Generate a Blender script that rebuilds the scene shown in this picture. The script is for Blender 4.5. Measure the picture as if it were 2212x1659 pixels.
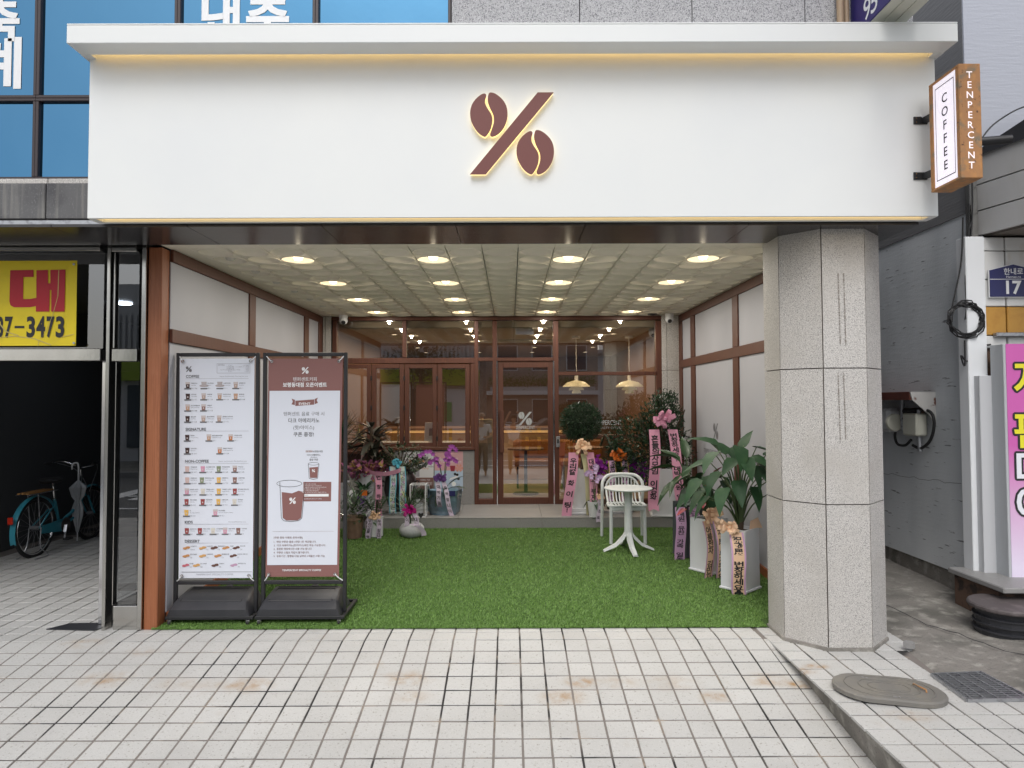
import bpy, math, random
import numpy as np
from mathutils import Vector, Matrix
random.seed(11); rng = np.random.default_rng(11)
V = Vector
for o in list(bpy.data.objects): bpy.data.objects.remove(o)
SC = bpy.context.scene; COL = SC.collection
# ------------------------------------------------------------------ camera
F_, PPX, PPY = 1475.0, 1106.0, 816.0          # focal length and principal point on a 2212 px wide frame
PIT, YAW, ROL = math.atan(50/1475), 4/1475, math.radians(.2)
fw = V((math.sin(YAW)*math.cos(PIT), math.cos(YAW)*math.cos(PIT), math.sin(PIT)))
ri = V((math.cos(YAW), -math.sin(YAW), 0)); up = ri.cross(fw)
RI = ri*math.cos(ROL) - up*math.sin(ROL); UP = up*math.cos(ROL) + ri*math.sin(ROL)
CAMP = V((0, 0, 1.8))
cam = bpy.data.cameras.new('camera'); camo = bpy.data.objects.new('camera', cam); COL.objects.link(camo)
camo.matrix_world = Matrix((RI, UP, -fw)).transposed().to_4x4(); camo.location = CAMP
cam.sensor_width = 36; cam.lens = 36*F_/2212; cam.shift_y = -13.5/2212; cam.clip_end = 600; cam.clip_start = .05
SC.camera = camo
def ray(x, y): return fw + RI*((x-PPX)/F_) + UP*((PPY-y)/F_)
def at(x, y, Y): d = ray(x, y); return CAMP + d*(Y/d.y)
def atx(x, y, X): d = ray(x, y); return CAMP + d*(X/d.x)
def atz(x, y, z): d = ray(x, y); return CAMP + d*((z-1.8)/d.z)
# ------------------------------------------------------------------ sky, sun, exposure
W = bpy.data.worlds.new('World'); SC.world = W; W.use_nodes = True
nt = W.node_tree; nt.nodes.clear()
sk = nt.nodes.new('ShaderNodeTexSky'); sk.sky_type = 'NISHITA'; sk.sun_disc = False
SUN_EL, SUN_AZ = math.radians(50), math.radians(188)      # azimuth clockwise from +Y: the sun stands behind the camera, a little to the left
sk.sun_elevation = SUN_EL; sk.sun_rotation = SUN_AZ; sk.air_density = 1.0; sk.dust_density = 3.0; sk.ozone_density = 1.0
hs = nt.nodes.new('ShaderNodeHueSaturation'); hs.inputs['Saturation'].default_value = .34
bg = nt.nodes.new('ShaderNodeBackground'); bg.inputs['Strength'].default_value = .15
ow = nt.nodes.new('ShaderNodeOutputWorld')
nt.links.new(sk.outputs[0], hs.inputs['Color']); nt.links.new(hs.outputs[0], bg.inputs[0]); nt.links.new(bg.outputs[0], ow.inputs[0])
sl = bpy.data.lights.new('sun', 'SUN'); sl.energy = .75; sl.angle = math.radians(34); sl.color = (1, .985, .965)
so = bpy.data.objects.new('sun', sl); COL.objects.link(so)
sd = V((math.sin(SUN_AZ)*math.cos(SUN_EL), math.cos(SUN_AZ)*math.cos(SUN_EL), math.sin(SUN_EL)))
so.rotation_euler = sd.to_track_quat('Z', 'Y').to_euler(); so.location = (0, -6, 20)
SC.view_settings.view_transform = 'Standard'; SC.view_settings.look = 'None'; SC.view_settings.gamma = 1
SC.view_settings.exposure = .36; SC.view_settings.use_curve_mapping = False
SC.render.engine = 'CYCLES'
cy = SC.cycles; cy.use_denoising = True; cy.max_bounces = 8; cy.diffuse_bounces = 4; cy.glossy_bounces = 4
cy.transparent_max_bounces = 16; cy.caustics_reflective = False; cy.caustics_refractive = False; cy.sample_clamp_indirect = 6
# ------------------------------------------------------------------ objects, parts, labels
WM = {}
def tag(o, label=None, cat=None, group=None, kind=None):
    if label: o['label'] = label
    if cat: o['category'] = cat
    if group: o['group'] = group
    if kind: o['kind'] = kind
    return o
def thing(name, label, cat, loc=(0, 0, 0), rz=0, group=None, kind=None):
    o = bpy.data.objects.new(name, None); COL.objects.link(o); o.empty_display_size = .1
    m = Matrix.Translation(V(loc)) @ Matrix.Rotation(rz, 4, 'Z'); o.location = loc; o.rotation_euler = (0, 0, rz)
    WM[o] = m; return tag(o, label, cat, group, kind)
def inst(name, mesh, parent=None, mw=None, local=False):
    o = bpy.data.objects.new(name, mesh); COL.objects.link(o)
    mw = mw.copy() if mw is not None else Matrix.Identity(4)
    if local: mw = WM[parent] @ mw
    if parent:
        o.parent = parent; o.matrix_parent_inverse = WM[parent].inverted()
    o.matrix_basis = mw; WM[o] = mw
    return o
class MB:
    """collects shapes and links them as one mesh object"""
    def __init__(s): s.v = []; s.f = []; s.m = []
    def add(s, vs, fs, mi=0, M=None):
        n = len(s.v)
        for p in vs: s.v.append(tuple(M @ V(p)) if M is not None else tuple(p))
        for q in fs: s.f.append(tuple(i+n for i in q)); s.m.append(mi)
        return s
    def box(s, x0, x1, y0, y1, z0, z1, b=0, mi=0, M=None):
        if x0 > x1: x0, x1 = x1, x0
        if y0 > y1: y0, y1 = y1, y0
        if z0 > z1: z0, z1 = z1, z0
        if b <= 0:
            vs = [(x0,y0,z0),(x1,y0,z0),(x1,y1,z0),(x0,y1,z0),(x0,y0,z1),(x1,y0,z1),(x1,y1,z1),(x0,y1,z1)]
            return s.add(vs, [(0,3,2,1),(4,5,6,7),(0,1,5,4),(1,2,6,5),(2,3,7,6),(3,0,4,7)], mi, M)
        b = min(b, .45*min(x1-x0, y1-y0, z1-z0)); vs = []; ix = {}
        for i, X in enumerate((x0, x1)):
            for j, Y in enumerate((y0, y1)):
                for k, Z in enumerate((z0, z1)):
                    ax, ay, az = X+b*(1-2*i), Y+b*(1-2*j), Z+b*(1-2*k)
                    ix[i,j,k] = len(vs); vs += [(X, ay, az), (ax, Y, az), (ax, ay, Z)]
        fs = []
        for a in range(3):
            o1, o2 = [t for t in range(3) if t != a]
            for e in (0, 1):
                q = []
                for p, r in ((0,0),(1,0),(1,1),(0,1)):
                    k = [0,0,0]; k[a] = e; k[o1] = p; k[o2] = r; q.append(ix[tuple(k)]+a)
                fs.append(q)
            for p in (0, 1):
                for r in (0, 1):
                    k0 = [0,0,0]; k0[o1] = p; k0[o2] = r; k1 = list(k0); k1[a] = 1
                    A, B = ix[tuple(k0)], ix[tuple(k1)]; fs.append([A+o1, A+o2, B+o2, B+o1])
        for c in ix.values(): fs.append([c, c+1, c+2])
        return s.add(vs, fs, mi, M)
    def bar(s, p, q, w, h, b=0, mi=0, upv=(0, 0, 1)):
        p, q = V(p), V(q); d = (q-p); L = d.length; d /= L; u = V(upv)
        if abs(d.dot(u)) > .98: u = V((0, 1, 0))
        r = d.cross(u).normalized(); u = r.cross(d)
        M = Matrix((r, u, d)).transposed().to_4x4(); M.translation = p
        return s.box(-w/2, w/2, -h/2, h/2, 0, L, b, mi, M)
    def tube(s, pts, r, n=8, mi=0, closed=False, caps=True):
        pts = [V(p) for p in pts]; N = len(pts); rr = r if isinstance(r, (list, tuple)) else [r]*N
        vs = []; fs = []; u = None
        for i, p in enumerate(pts):
            a = pts[(i-1) % N] if (closed or i) else p; c = pts[(i+1) % N] if (closed or i < N-1) else p
            t = (c-a); t = t.normalized() if t.length > 1e-9 else V((0,0,1))
            if u is None:
                u = t.orthogonal().normalized()
            u = (u - t*u.dot(t)); u = u.normalized() if u.length > 1e-6 else t.orthogonal().normalized()
            w = t.cross(u)
            for k in range(n):
                an = 2*math.pi*k/n; vs.append(p + (u*math.cos(an)+w*math.sin(an))*rr[i])
        for i in range(N if closed else N-1):
            j = (i+1) % N
            for k in range(n): fs.append((i*n+k, i*n+(k+1) % n, j*n+(k+1) % n, j*n+k))
        if caps and not closed: fs += [tuple(range(n-1, -1, -1)), tuple((N-1)*n+k for k in range(n))]
        return s.add(vs, fs, mi)
    def lathe(s, prof, n=20, c=(0, 0, 0), mi=0, M=None, sx=1, sy=1, a0=0, caps=True):
        vs = []; fs = []
        for r, z in prof:
            for k in range(n):
                a = a0+2*math.pi*k/n; vs.append((c[0]+r*sx*math.cos(a), c[1]+r*sy*math.sin(a), c[2]+z))
        for i in range(len(prof)-1):
            for k in range(n): fs.append((i*n+k, i*n+(k+1) % n, (i+1)*n+(k+1) % n, (i+1)*n+k))
        if caps and prof[0][0] > 1e-4: fs.append(tuple(range(n-1, -1, -1)))
        if caps and prof[-1][0] > 1e-4: fs.append(tuple((len(prof)-1)*n+k for k in range(n)))
        return s.add(vs, fs, mi, M)
    def prism(s, poly, O, u, v, w, mi=0, mside=None, caps=True):
        O, u, v, w = V(O), V(u), V(v), V(w); n = len(poly)
        A = [O+u*x+v*y for x, y in poly]; B = [p+w for p in A]
        if caps: s.add(A+B, [tuple(range(n-1, -1, -1)), tuple(range(n, 2*n))], mi)
        s.add(A+B, [(i, (i+1) % n, n+(i+1) % n, n+i) for i in range(n)], mi if mside is None else mside)
        return s
    def flat(s, poly, O, u, v, mi=0):
        O, u, v = V(O), V(u), V(v); return s.add([O+u*x+v*y for x, y in poly], [tuple(range(len(poly)))], mi)
    def rect(s, x0, x1, y0, y1, O, u, v, mi=0): return s.flat([(x0,y0),(x1,y0),(x1,y1),(x0,y1)], O, u, v, mi)
    def text(s, body, x, y, size, O, u, v, mi=0, al='C', bold=0, sx=1, w=None):
        vs, fs, (a, b, c, d) = glyphs(body, bold)
        if not vs: return s
        k = size
        if w: sx = w/((c-a)*k)
        ox = x - {'C': (a+c)/2, 'L': a, 'R': c}[al]*k*sx; O, u, v = V(O), V(u), V(v)
        return s.add([O+u*(ox+p[0]*k*sx)+v*(y+p[1]*k) for p in vs], fs, mi)
    def build(s, name, mats, parent=None, local=False, smooth=None, mw=None, kind=None, label=None, norm=True):
        if not isinstance(mats, (list, tuple)): mats = [mats]
        me = s.mesh(name, mats, smooth, norm)
        o = inst(name, me, parent, mw, local)
        if kind: o['kind'] = kind
        if label: o['label'] = label
        return o
    def mesh(s, name, mats, smooth=None, norm=True):
        if not isinstance(mats, (list, tuple)): mats = [mats]
        me = bpy.data.meshes.new(name); me.from_pydata(s.v, [], s.f)
        for m in mats: me.materials.append(m)
        if len(mats) > 1: me.polygons.foreach_set('material_index', s.m)
        if norm:
            import bmesh
            bm = bmesh.new(); bm.from_mesh(me); bmesh.ops.recalc_face_normals(bm, faces=bm.faces); bm.to_mesh(me); bm.free()
        if smooth:
            me.polygons.foreach_set('use_smooth', [True]*len(me.polygons)); me.set_sharp_from_angle(angle=math.radians(smooth))
        me.update(); return me
_fc = bpy.data.curves.new('type', 'FONT'); _fo = bpy.data.objects.new('type', _fc); _fc.resolution_u = 3; _gc = {}
def glyphs(body, bold=0):
    k = (body, bold)
    if k not in _gc:
        _fc.body = body; _fc.offset = bold; m = _fo.to_mesh()
        vs = [(p.co.x, p.co.y) for p in m.vertices]; fs = [tuple(q.vertices) for q in m.polygons]; _fo.to_mesh_clear()
        bb = (min(p[0] for p in vs), min(p[1] for p in vs), max(p[0] for p in vs), max(p[1] for p in vs)) if vs else (0,0,0,0)
        _gc[k] = (vs, fs, bb)
    return _gc[k]
def smoothpoly(P, n=4):
    out = []; N = len(P)
    for i in range(N):
        p0, p1, p2, p3 = (V(P[(i+k-1) % N]).to_2d() for k in range(4))
        for t in (j/n for j in range(n)):
            out.append(tuple(.5*((2*p1)+(p2-p0)*t+(2*p0-5*p1+4*p2-p3)*t*t+(3*p1-p0-3*p2+p3)*t**3)))
    return out
def curve(P, n=6):
    P = [V(p) for p in P]; out = []; N = len(P)
    for i in range(N-1):
        p0, p1, p2, p3 = P[max(i-1,0)], P[i], P[i+1], P[min(i+2,N-1)]
        for j in range(n):
            t = j/n; out.append(.5*((2*p1)+(p2-p0)*t+(2*p0-5*p1+4*p2-p3)*t*t+(3*p1-p0-3*p2+p3)*t**3))
    return out+[P[-1]]
# ------------------------------------------------------------------ materials
I1 = (1, 1, 1)
def mat(name, col, rough=.6, metal=0, var=(), bump=(), emit=None, es=1, rnd=0, isl=0, coat=0, spec=.5, alpha=None):
    """var: (scale, stretch xyz, colour, lo, hi) noise layers; bump: (scale, stretch, strength, distance)"""
    m = bpy.data.materials.new(name); m.use_nodes = True; t = m.node_tree; N = t.nodes; L = t.links
    b = N['Principled BSDF']; b.inputs['Roughness'].default_value = rough; b.inputs['Metallic'].default_value = metal
    b.inputs['Base Color'].default_value = (*col, 1); b.inputs['Specular IOR Level'].default_value = spec
    if coat: b.inputs['Coat Weight'].default_value = coat; b.inputs['Coat Roughness'].default_value = .1
    geo = N.new('ShaderNodeNewGeometry')
    def noise(sc, st, det=4):
        mp = N.new('ShaderNodeMapping'); mp.inputs['Scale'].default_value = st
        n = N.new('ShaderNodeTexNoise'); n.inputs['Scale'].default_value = sc; n.inputs['Detail'].default_value = det
        L.new(geo.outputs['Position'], mp.inputs[0]); L.new(mp.outputs[0], n.inputs['Vector']); return n.outputs['Fac']
    cur = None
    def mix(fac, c2, prev, mode='MIX'):
        x = N.new('ShaderNodeMix'); x.data_type = 'RGBA'; x.blend_type = mode
        if hasattr(fac, 'node'): L.new(fac, x.inputs[0])
        else: x.inputs[0].default_value = fac
        if prev is None: x.inputs[6].default_value = (*col, 1)
        else: L.new(prev, x.inputs[6])
        if hasattr(c2, 'node'): L.new(c2, x.inputs[7])
        else: x.inputs[7].default_value = (*c2, 1)
        return x.outputs[2]
    for sc, st, c2, lo, hi in var:
        r = N.new('ShaderNodeMapRange'); r.inputs[1].default_value = lo; r.inputs[2].default_value = hi
        L.new(noise(sc, st), r.inputs[0]); cur = mix(r.outputs[0], c2, cur)
    if rnd or isl:
        src = geo.outputs['Random Per Island'] if isl else N.new('ShaderNodeObjectInfo').outputs['Random']
        amt = isl or rnd; r = N.new('ShaderNodeMapRange'); r.inputs[3].default_value = 1-amt; r.inputs[4].default_value = 1+amt
        L.new(src, r.inputs[0]); c = N.new('ShaderNodeCombineColor')
        for i in range(3): L.new(r.outputs[0], c.inputs[i])
        cur = mix(1.0, c.outputs[0], cur, 'MULTIPLY')
    if cur is not None: L.new(cur, b.inputs['Base Color'])
    prev = None
    for sc, st, strn, dist in bump:
        bn = N.new('ShaderNodeBump'); bn.inputs['Strength'].default_value = strn; bn.inputs['Distance'].default_value = dist
        L.new(noise(sc, st, 5), bn.inputs['Height'])
        if prev: L.new(prev, bn.inputs['Normal'])
        prev = bn.outputs[0]
    if prev: L.new(prev, b.inputs['Normal'])
    if emit: b.inputs['Emission Color'].default_value = (*emit, 1); b.inputs['Emission Strength'].default_value = es
    m['_cur'] = 0
    return m
def glassmat(name, tint=(.9, .93, .92), refl=1.0, rough=0.0, rc=(1, 1, 1), base=.04):
    m = bpy.data.materials.new(name); m.use_nodes = True; t = m.node_tree; t.nodes.clear(); N = t.nodes; L = t.links
    tr = N.new('ShaderNodeBsdfTransparent'); tr.inputs[0].default_value = (*tint, 1)
    gl = N.new('ShaderNodeBsdfGlossy'); gl.inputs['Roughness'].default_value = rough; gl.inputs[0].default_value = (*rc, 1)
    fr = N.new('ShaderNodeFresnel'); fr.inputs[0].default_value = 1.5
    mu = N.new('ShaderNodeMath'); mu.operation = 'MULTIPLY_ADD'; mu.inputs[1].default_value = refl; mu.inputs[2].default_value = base; mu.use_clamp = True
    mx = N.new('ShaderNodeMixShader'); ou = N.new('ShaderNodeOutputMaterial')
    L.new(fr.outputs[0], mu.inputs[0]); L.new(mu.outputs[0], mx.inputs[0]); L.new(tr.outputs[0], mx.inputs[1]); L.new(gl.outputs[0], mx.inputs[2]); L.new(mx.outputs[0], ou.inputs[0])
    return m
def two(name, c0, c1, x, axis='Z', rough=.5):
    """flat print that changes from c0 to c1 between x[0] and x[1] along a world axis"""
    m = bpy.data.materials.new(name); m.use_nodes = True; t = m.node_tree; N = t.nodes; L = t.links; b = N['Principled BSDF']
    g = N.new('ShaderNodeNewGeometry'); sp = N.new('ShaderNodeSeparateXYZ'); r = N.new('ShaderNodeMapRange'); x_ = N.new('ShaderNodeMix'); x_.data_type = 'RGBA'
    L.new(g.outputs['Position'], sp.inputs[0]); L.new(sp.outputs['XYZ'.index(axis)], r.inputs[0]); r.inputs[1].default_value, r.inputs[2].default_value = x
    L.new(r.outputs[0], x_.inputs[0]); x_.inputs[6].default_value = (*c0, 1); x_.inputs[7].default_value = (*c1, 1); L.new(x_.outputs[2], b.inputs['Base Color'])
    b.inputs['Roughness'].default_value = rough
    return m
M = {}
M['white'] = mat('white_paint', (.765, .782, .77), .45, var=[(1.2, I1, (.735, .755, .755), .4, .7)])
M['tile'] = mat('pavement_tile', (.475, .472, .458), .8, var=[(2.2, I1, (.425, .42, .405), .45, .75), (70, I1, (.30, .285, .26), .60, .70), (200, I1, (.60, .59, .57), .55, .75), (5, I1, (.44, .42, .39), .64, .8)],
                bump=[(60, I1, .5, .003), (200, I1, .3, .001)], rnd=.05)
M['grout'] = mat('joint_filler', (.19, .17, .155), .9, var=[(1.5, (1, 1, 1), (.030, .028, .028), .49, .55), (5, I1, (.30, .25, .20), .58, .72)], bump=[(80, I1, .5, .003)])
M['granite'] = mat('granite', (.52, .50, .475), .75, var=[(125, (1, 1, 1.7), (.25, .24, .23), .52, .59), (160, I1, (.69, .67, .63), .55, .63), (2, I1, (.42, .395, .36), .5, .8)], bump=[(110, I1, .5, .004)], rnd=.06)
M['granite_d'] = mat('weathered_granite', (.115, .115, .118), .8, var=[(34, (1, 1, .03), (.22, .215, .20), .5, .75), (3, I1, (.055, .055, .06), .45, .75), (140, I1, (.2, .2, .2), .6, .7)], bump=[(120, I1, .3, .002)])
M['granite_u'] = mat('rough_granite', (.42, .42, .43), .8, var=[(120, I1, (.19, .19, .20), .5, .60), (170, I1, (.66, .66, .67), .55, .68)], bump=[(120, I1, .6, .005)])
M['soffit'] = mat('polished_dark_stone', (.035, .032, .033), .22, var=[(3.5, (1, 4, 1), (.075, .068, .068), .5, .8), (9, (1, 5, 1), (.02, .018, .019), .55, .8)], bump=[(6, (1, 4, 1), .08, .01)])
M['joint'] = mat('dark_joint', (.19, .165, .145), .9)
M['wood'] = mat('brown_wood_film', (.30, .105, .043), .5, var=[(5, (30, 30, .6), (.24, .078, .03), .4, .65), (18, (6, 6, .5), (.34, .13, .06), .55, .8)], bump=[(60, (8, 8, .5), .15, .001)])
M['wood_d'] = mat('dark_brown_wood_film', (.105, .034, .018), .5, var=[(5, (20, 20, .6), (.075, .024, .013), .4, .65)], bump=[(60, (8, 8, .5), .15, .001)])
M['panel'] = mat('grey_white_panel', (.43, .435, .47), .6, var=[(1.5, I1, (.40, .405, .44), .4, .7)])
M['ceil'] = mat('cream_ceiling_tile', (.80, .745, .635), .7, var=[(2, I1, (.77, .715, .605), .4, .7)], rnd=.03)
M['steel'] = mat('brushed_stainless', (.55, .54, .51), .20, 1, var=[(2.5, (1, 1, .3), (.45, .44, .42), .4, .7)], bump=[(2.2, (1, 1, .5), .10, .05)])
M['chrome'] = mat('chrome', (.75, .75, .76), .12, 1)
M['blackmetal'] = mat('black_metal', (.018, .018, .020), .45)
M['blackplastic'] = mat('black_plastic', (.030, .031, .036), .42, var=[(4, I1, (.045, .045, .05), .5, .8)], bump=[(400, I1, .15, .001)])
M['vinyl'] = mat('white_vinyl', (.66, .69, .76), .5, bump=[(2.5, I1, .10, .03)])
M['brownvinyl'] = mat('brown_vinyl', (.235, .108, .098), .5, bump=[(2.5, I1, .10, .03)])
M['ink'] = mat('black_ink', (.02, .02, .022), .6)
M['greyink'] = mat('grey_ink', (.14, .14, .15), .6)
M['paleink'] = mat('pale_grey_ink', (.36, .36, .39), .6)
M['brownink'] = mat('brown_ink', (.20, .10, .085), .6)
M['whiteink'] = mat('white_ink', (.78, .79, .80), .6)
M['logo'] = mat('logo_brown', (.165, .050, .042), .55)
M['led'] = mat('warm_led_acrylic', (.9, .8, .5), .5, emit=(1, .74, .32), es=.68)
M['ledstrip'] = mat('warm_led_strip', (.9, .8, .5), .5, emit=(1, .66, .24), es=.85)
M['lamp'] = mat('lit_downlight', (1, .95, .85), .5, emit=(1, .78, .50), es=2.6)
M['lampring'] = mat('downlight_trim', (.62, .60, .55), .4)
M['glass'] = glassmat('storefront_glass', (.80, .80, .78), 1.7, base=.19)
M['darkglass'] = glassmat('entrance_glass', (.62, .64, .65), 1.5, base=.10)
M['clearfilm'] = glassmat('clear_cellophane', (.94, .94, .95), 1.6, rough=.12, base=.03)
M['blueglass'] = mat('blue_mirror_glass', (.072, .185, .305), .03, 1.0, var=[(1.3, (1, 1, .6), (.062, .17, .29), .4, .7)], bump=[(1.1, I1, .06, .05)])
M['mullion'] = mat('dark_bronze_frame', (.035, .024, .026), .4)
M['yellow'] = mat('yellow_banner', (.72, .56, .010), .55, var=[(6, I1, (.64, .50, .012), .5, .75)])
M['red'] = mat('red_print', (.42, .010, .022), .55)
M['pot'] = mat('white_planter', (.66, .675, .70), .4, var=[(2, I1, (.68, .69, .71), .4, .75)])
M['greypot'] = mat('slate_planter', (.075, .082, .095), .5)
M['jar'] = mat('black_earthenware', (.022, .016, .017), .3)
M['stonepot'] = mat('stone_planter', (.50, .51, .52), .7, var=[(25, I1, (.40, .41, .42), .45, .7)])
M['brownpot'] = mat('kraft_planter', (.20, .125, .085), .8, var=[(12, I1, (.15, .09, .06), .45, .7)])
M['soil'] = mat('soil', (.05, .035, .025), .95, bump=[(60, I1, .8, .01)])
M['leaf'] = mat('dark_leaf', (.030, .066, .026), .42, isl=.35, coat=.12)
M['leaf2'] = mat('ficus_leaf', (.022, .050, .022), .42, isl=.4, coat=.2)
M['leafbig'] = mat('alocasia_leaf', (.020, .062, .024), .5, var=[(14, I1, (.034, .085, .03), .5, .8)], spec=.3)
M['leafmid'] = mat('aglaonema_leaf', (.024, .060, .022), .38, var=[(14, I1, (.05, .1, .035), .55, .8)], coat=.06)
M['leafpurple'] = mat('cordyline_leaf', (.034, .034, .024), .45, isl=.4, var=[(9, I1, (.075, .016, .024), .55, .7)])
M['stem'] = mat('green_stem', (.06, .095, .035), .5)
M['bark'] = mat('bark', (.085, .06, .042), .9, bump=[(40, I1, .6, .008)])
M['pink'] = mat('pink_ribbon', (.70, .32, .46), .55)
M['peach'] = mat('peach_ribbon', (.84, .57, .38), .55)
M['lilac'] = mat('lilac_ribbon', (.62, .37, .58), .55)
M['palelilac'] = mat('pale_lilac_ribbon', (.66, .56, .70), .55)
M['cream'] = mat('cream_ribbon', (.62, .60, .36), .55)
M['aqua'] = mat('aqua_ribbon', (.10, .42, .55), .35)
M['pastel'] = mat('pastel_ribbon', (.56, .66, .60), .5, var=[(18, I1, (.62, .40, .66), .55, .62), (14, I1, (.70, .70, .30), .58, .66)])
M['orange'] = mat('orange_satin', (.55, .13, .020), .3)
M['gold'] = mat('gold_edge', (.75, .55, .18), .25, .8)
M['purple'] = mat('purple_bow', (.13, .05, .22), .5)
M['magenta'] = mat('magenta_satin', (.48, .012, .22), .3)
M['sage'] = mat('sage_bow', (.34, .40, .35), .5, var=[(160, I1, (.55, .6, .55), .5, .55)])
M['mesh'] = mat('pink_wrap', (.34, .11, .22), .7, var=[(14, I1, (.36, .25, .06), .5, .62)])
M['tulle'] = mat('magenta_tulle', (.30, .03, .36), .7)
M['petal'] = mat('orchid_petal', (.32, .07, .34), .5, isl=.3)
M['petalpale'] = mat('pale_orchid_petal', (.58, .42, .66), .5, isl=.2)
M['anthurium'] = mat('red_spathe', (.36, .055, .07), .35)
M['bluepaper'] = mat('blue_wrapping_paper', (.36, .55, .70), .55, bump=[(9, I1, .7, .03)])
M['greypaper'] = mat('grey_wrapping_paper', (.42, .41, .37), .7, bump=[(14, (6, 6, .6), .6, .02)])
M['plasticwhite'] = mat('white_plastic_furniture', (.66, .69, .69), .4)
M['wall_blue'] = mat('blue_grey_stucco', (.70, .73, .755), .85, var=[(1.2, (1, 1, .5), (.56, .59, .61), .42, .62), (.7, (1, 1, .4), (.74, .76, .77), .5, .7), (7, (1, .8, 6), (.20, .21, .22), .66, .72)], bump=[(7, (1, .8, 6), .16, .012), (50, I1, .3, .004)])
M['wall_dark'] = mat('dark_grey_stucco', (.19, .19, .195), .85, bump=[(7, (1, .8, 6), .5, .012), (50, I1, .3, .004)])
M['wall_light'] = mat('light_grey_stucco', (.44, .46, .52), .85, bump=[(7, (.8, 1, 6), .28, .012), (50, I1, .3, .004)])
M['peeling'] = mat('peeling_pale_paint', (.46, .46, .46), .7, var=[(2.6, I1, (.20, .215, .235), .60, .62), (5, (1, 1, .2), (.40, .39, .37), .45, .75)], bump=[(2.6, I1, .2, .01)])
M['wtile'] = mat('white_glazed_tile', (.66, .66, .65), .3, var=[(6, (1, 1, .3), (.52, .44, .36), .64, .8)], rnd=.04)
M['otile'] = mat('ochre_glazed_tile', (.50, .26, .045), .35, var=[(12, I1, (.42, .2, .03), .5, .8)], rnd=.06)
M['rustjoint'] = mat('rusty_joint', (.14, .085, .06), .9, var=[(9, I1, (.05, .035, .03), .5, .6)])
M['rust'] = mat('rusted_steel', (.40, .20, .085), .75, .1, var=[(11, I1, (.20, .17, .12), .52, .68), (24, I1, (.48, .24, .09), .5, .7), (45, I1, (.10, .05, .03), .64, .74)], bump=[(60, I1, .3, .002)])
M['redrust'] = mat('red_oxide_paint', (.12, .032, .018), .65, var=[(9, I1, (.06, .02, .014), .5, .75), (6, I1, (.35, .3, .26), .72, .75)])
M['concrete'] = mat('alley_concrete', (.225, .21, .19), .9, var=[(2.2, I1, (.13, .125, .11), .46, .68), (9, I1, (.36, .345, .31), .52, .72), (80, I1, (.10, .095, .09), .62, .7)], bump=[(7, I1, .7, .03), (60, I1, .6, .008)])
M['manhole'] = mat('worn_plastic_lid', (.17, .162, .148), .6, var=[(5, I1, (.21, .195, .165), .45, .7)], bump=[(200, I1, .2, .001)])
M['galv'] = mat('galvanised_steel', (.42, .43, .45), .4, .8, var=[(30, I1, (.25, .25, .27), .5, .7)])
M['grass'] = mat('artificial_grass_blade', (.15, .275, .06), .5, isl=.28)
M['grassbase'] = mat('grass_backing', (.06, .12, .022), .9, var=[(120, I1, (.02, .05, .01), .45, .6)])
M['steptile'] = mat('grey_porcelain_tile', (.27, .265, .26), .45, var=[(60, I1, (.23, .225, .22), .5, .7), (4, I1, (.29, .285, .28), .5, .7)])
M['navy'] = mat('navy_enamel', (.018, .02, .10), .35)
M['purplesign'] = mat('indigo_sign_face', (.035, .028, .16), .35)
M['creamsign'] = mat('cream_sign_underside', (.55, .55, .47), .5, var=[(3, I1, (.48, .47, .4), .5, .8)])
M['blackcable'] = mat('black_cable', (.012, .012, .013), .5)
M['bike'] = mat('teal_bicycle_paint', (.045, .29, .38), .3, coat=.4)
M['rubber'] = mat('rubber', (.02, .02, .02), .7)
M['rackwood'] = mat('rack_wood', (.42, .21, .07), .5)
M['redlens'] = mat('red_reflector', (.55, .03, .012), .2)
M['amberlens'] = mat('amber_reflector', (.6, .25, .01), .2)
M['umbrella'] = mat('frosted_vinyl', (.42, .44, .46), .35)
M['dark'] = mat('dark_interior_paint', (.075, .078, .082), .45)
M['corrfloor'] = M['tile']
M['inwall'] = mat('interior_brown_panel', (.22, .12, .075), .6)
M['infloor'] = mat('interior_floor', (.30, .24, .17), .4)
M['inceil'] = mat('interior_ceiling', (.38, .29, .19), .8)
M['counter'] = mat('counter_front', (.45, .29, .15), .5)
M['glow'] = mat('amber_cove_light', (1, .7, .3), .5, emit=(1, .55, .2), es=.4)
M['orangeseat'] = mat('tan_leather', (.36, .14, .03), .5)
M['paver'] = mat('pale_concrete_paver', (.47, .46, .44), .9, var=[(1.2, I1, (.40, .39, .37), .4, .7)])
M['asphalt'] = mat('asphalt', (.10, .10, .102), .9, var=[(60, I1, (.14, .14, .14), .5, .7)])
M['limegreen'] = mat('lime_fascia', (.30, .42, .03), .5)
M['shopgrey'] = mat('shop_grey_cladding', (.55, .56, .58), .6)
M['shopwhite'] = mat('shop_white', (.78, .80, .82), .5)
M['brick'] = mat('old_wall', (.45, .38, .33), .9, var=[(3, I1, (.35, .3, .27), .4, .7)])
M['skyblue'] = mat('pale_blue_board', (.32, .48, .66), .6)
M['paper_w'] = mat('poster_paper', (.68, .69, .70), .6)
M['paper_p'] = mat('pink_poster', (.62, .36, .38), .6)
M['paper_b'] = mat('blue_poster', (.44, .56, .70), .6)
M['skin'] = mat('skin', (.45, .25, .17), .6)
M['shirt'] = mat('white_cotton', (.62, .63, .68), .8)
M['trousers'] = mat('dark_cotton', (.05, .05, .06), .8)

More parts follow.
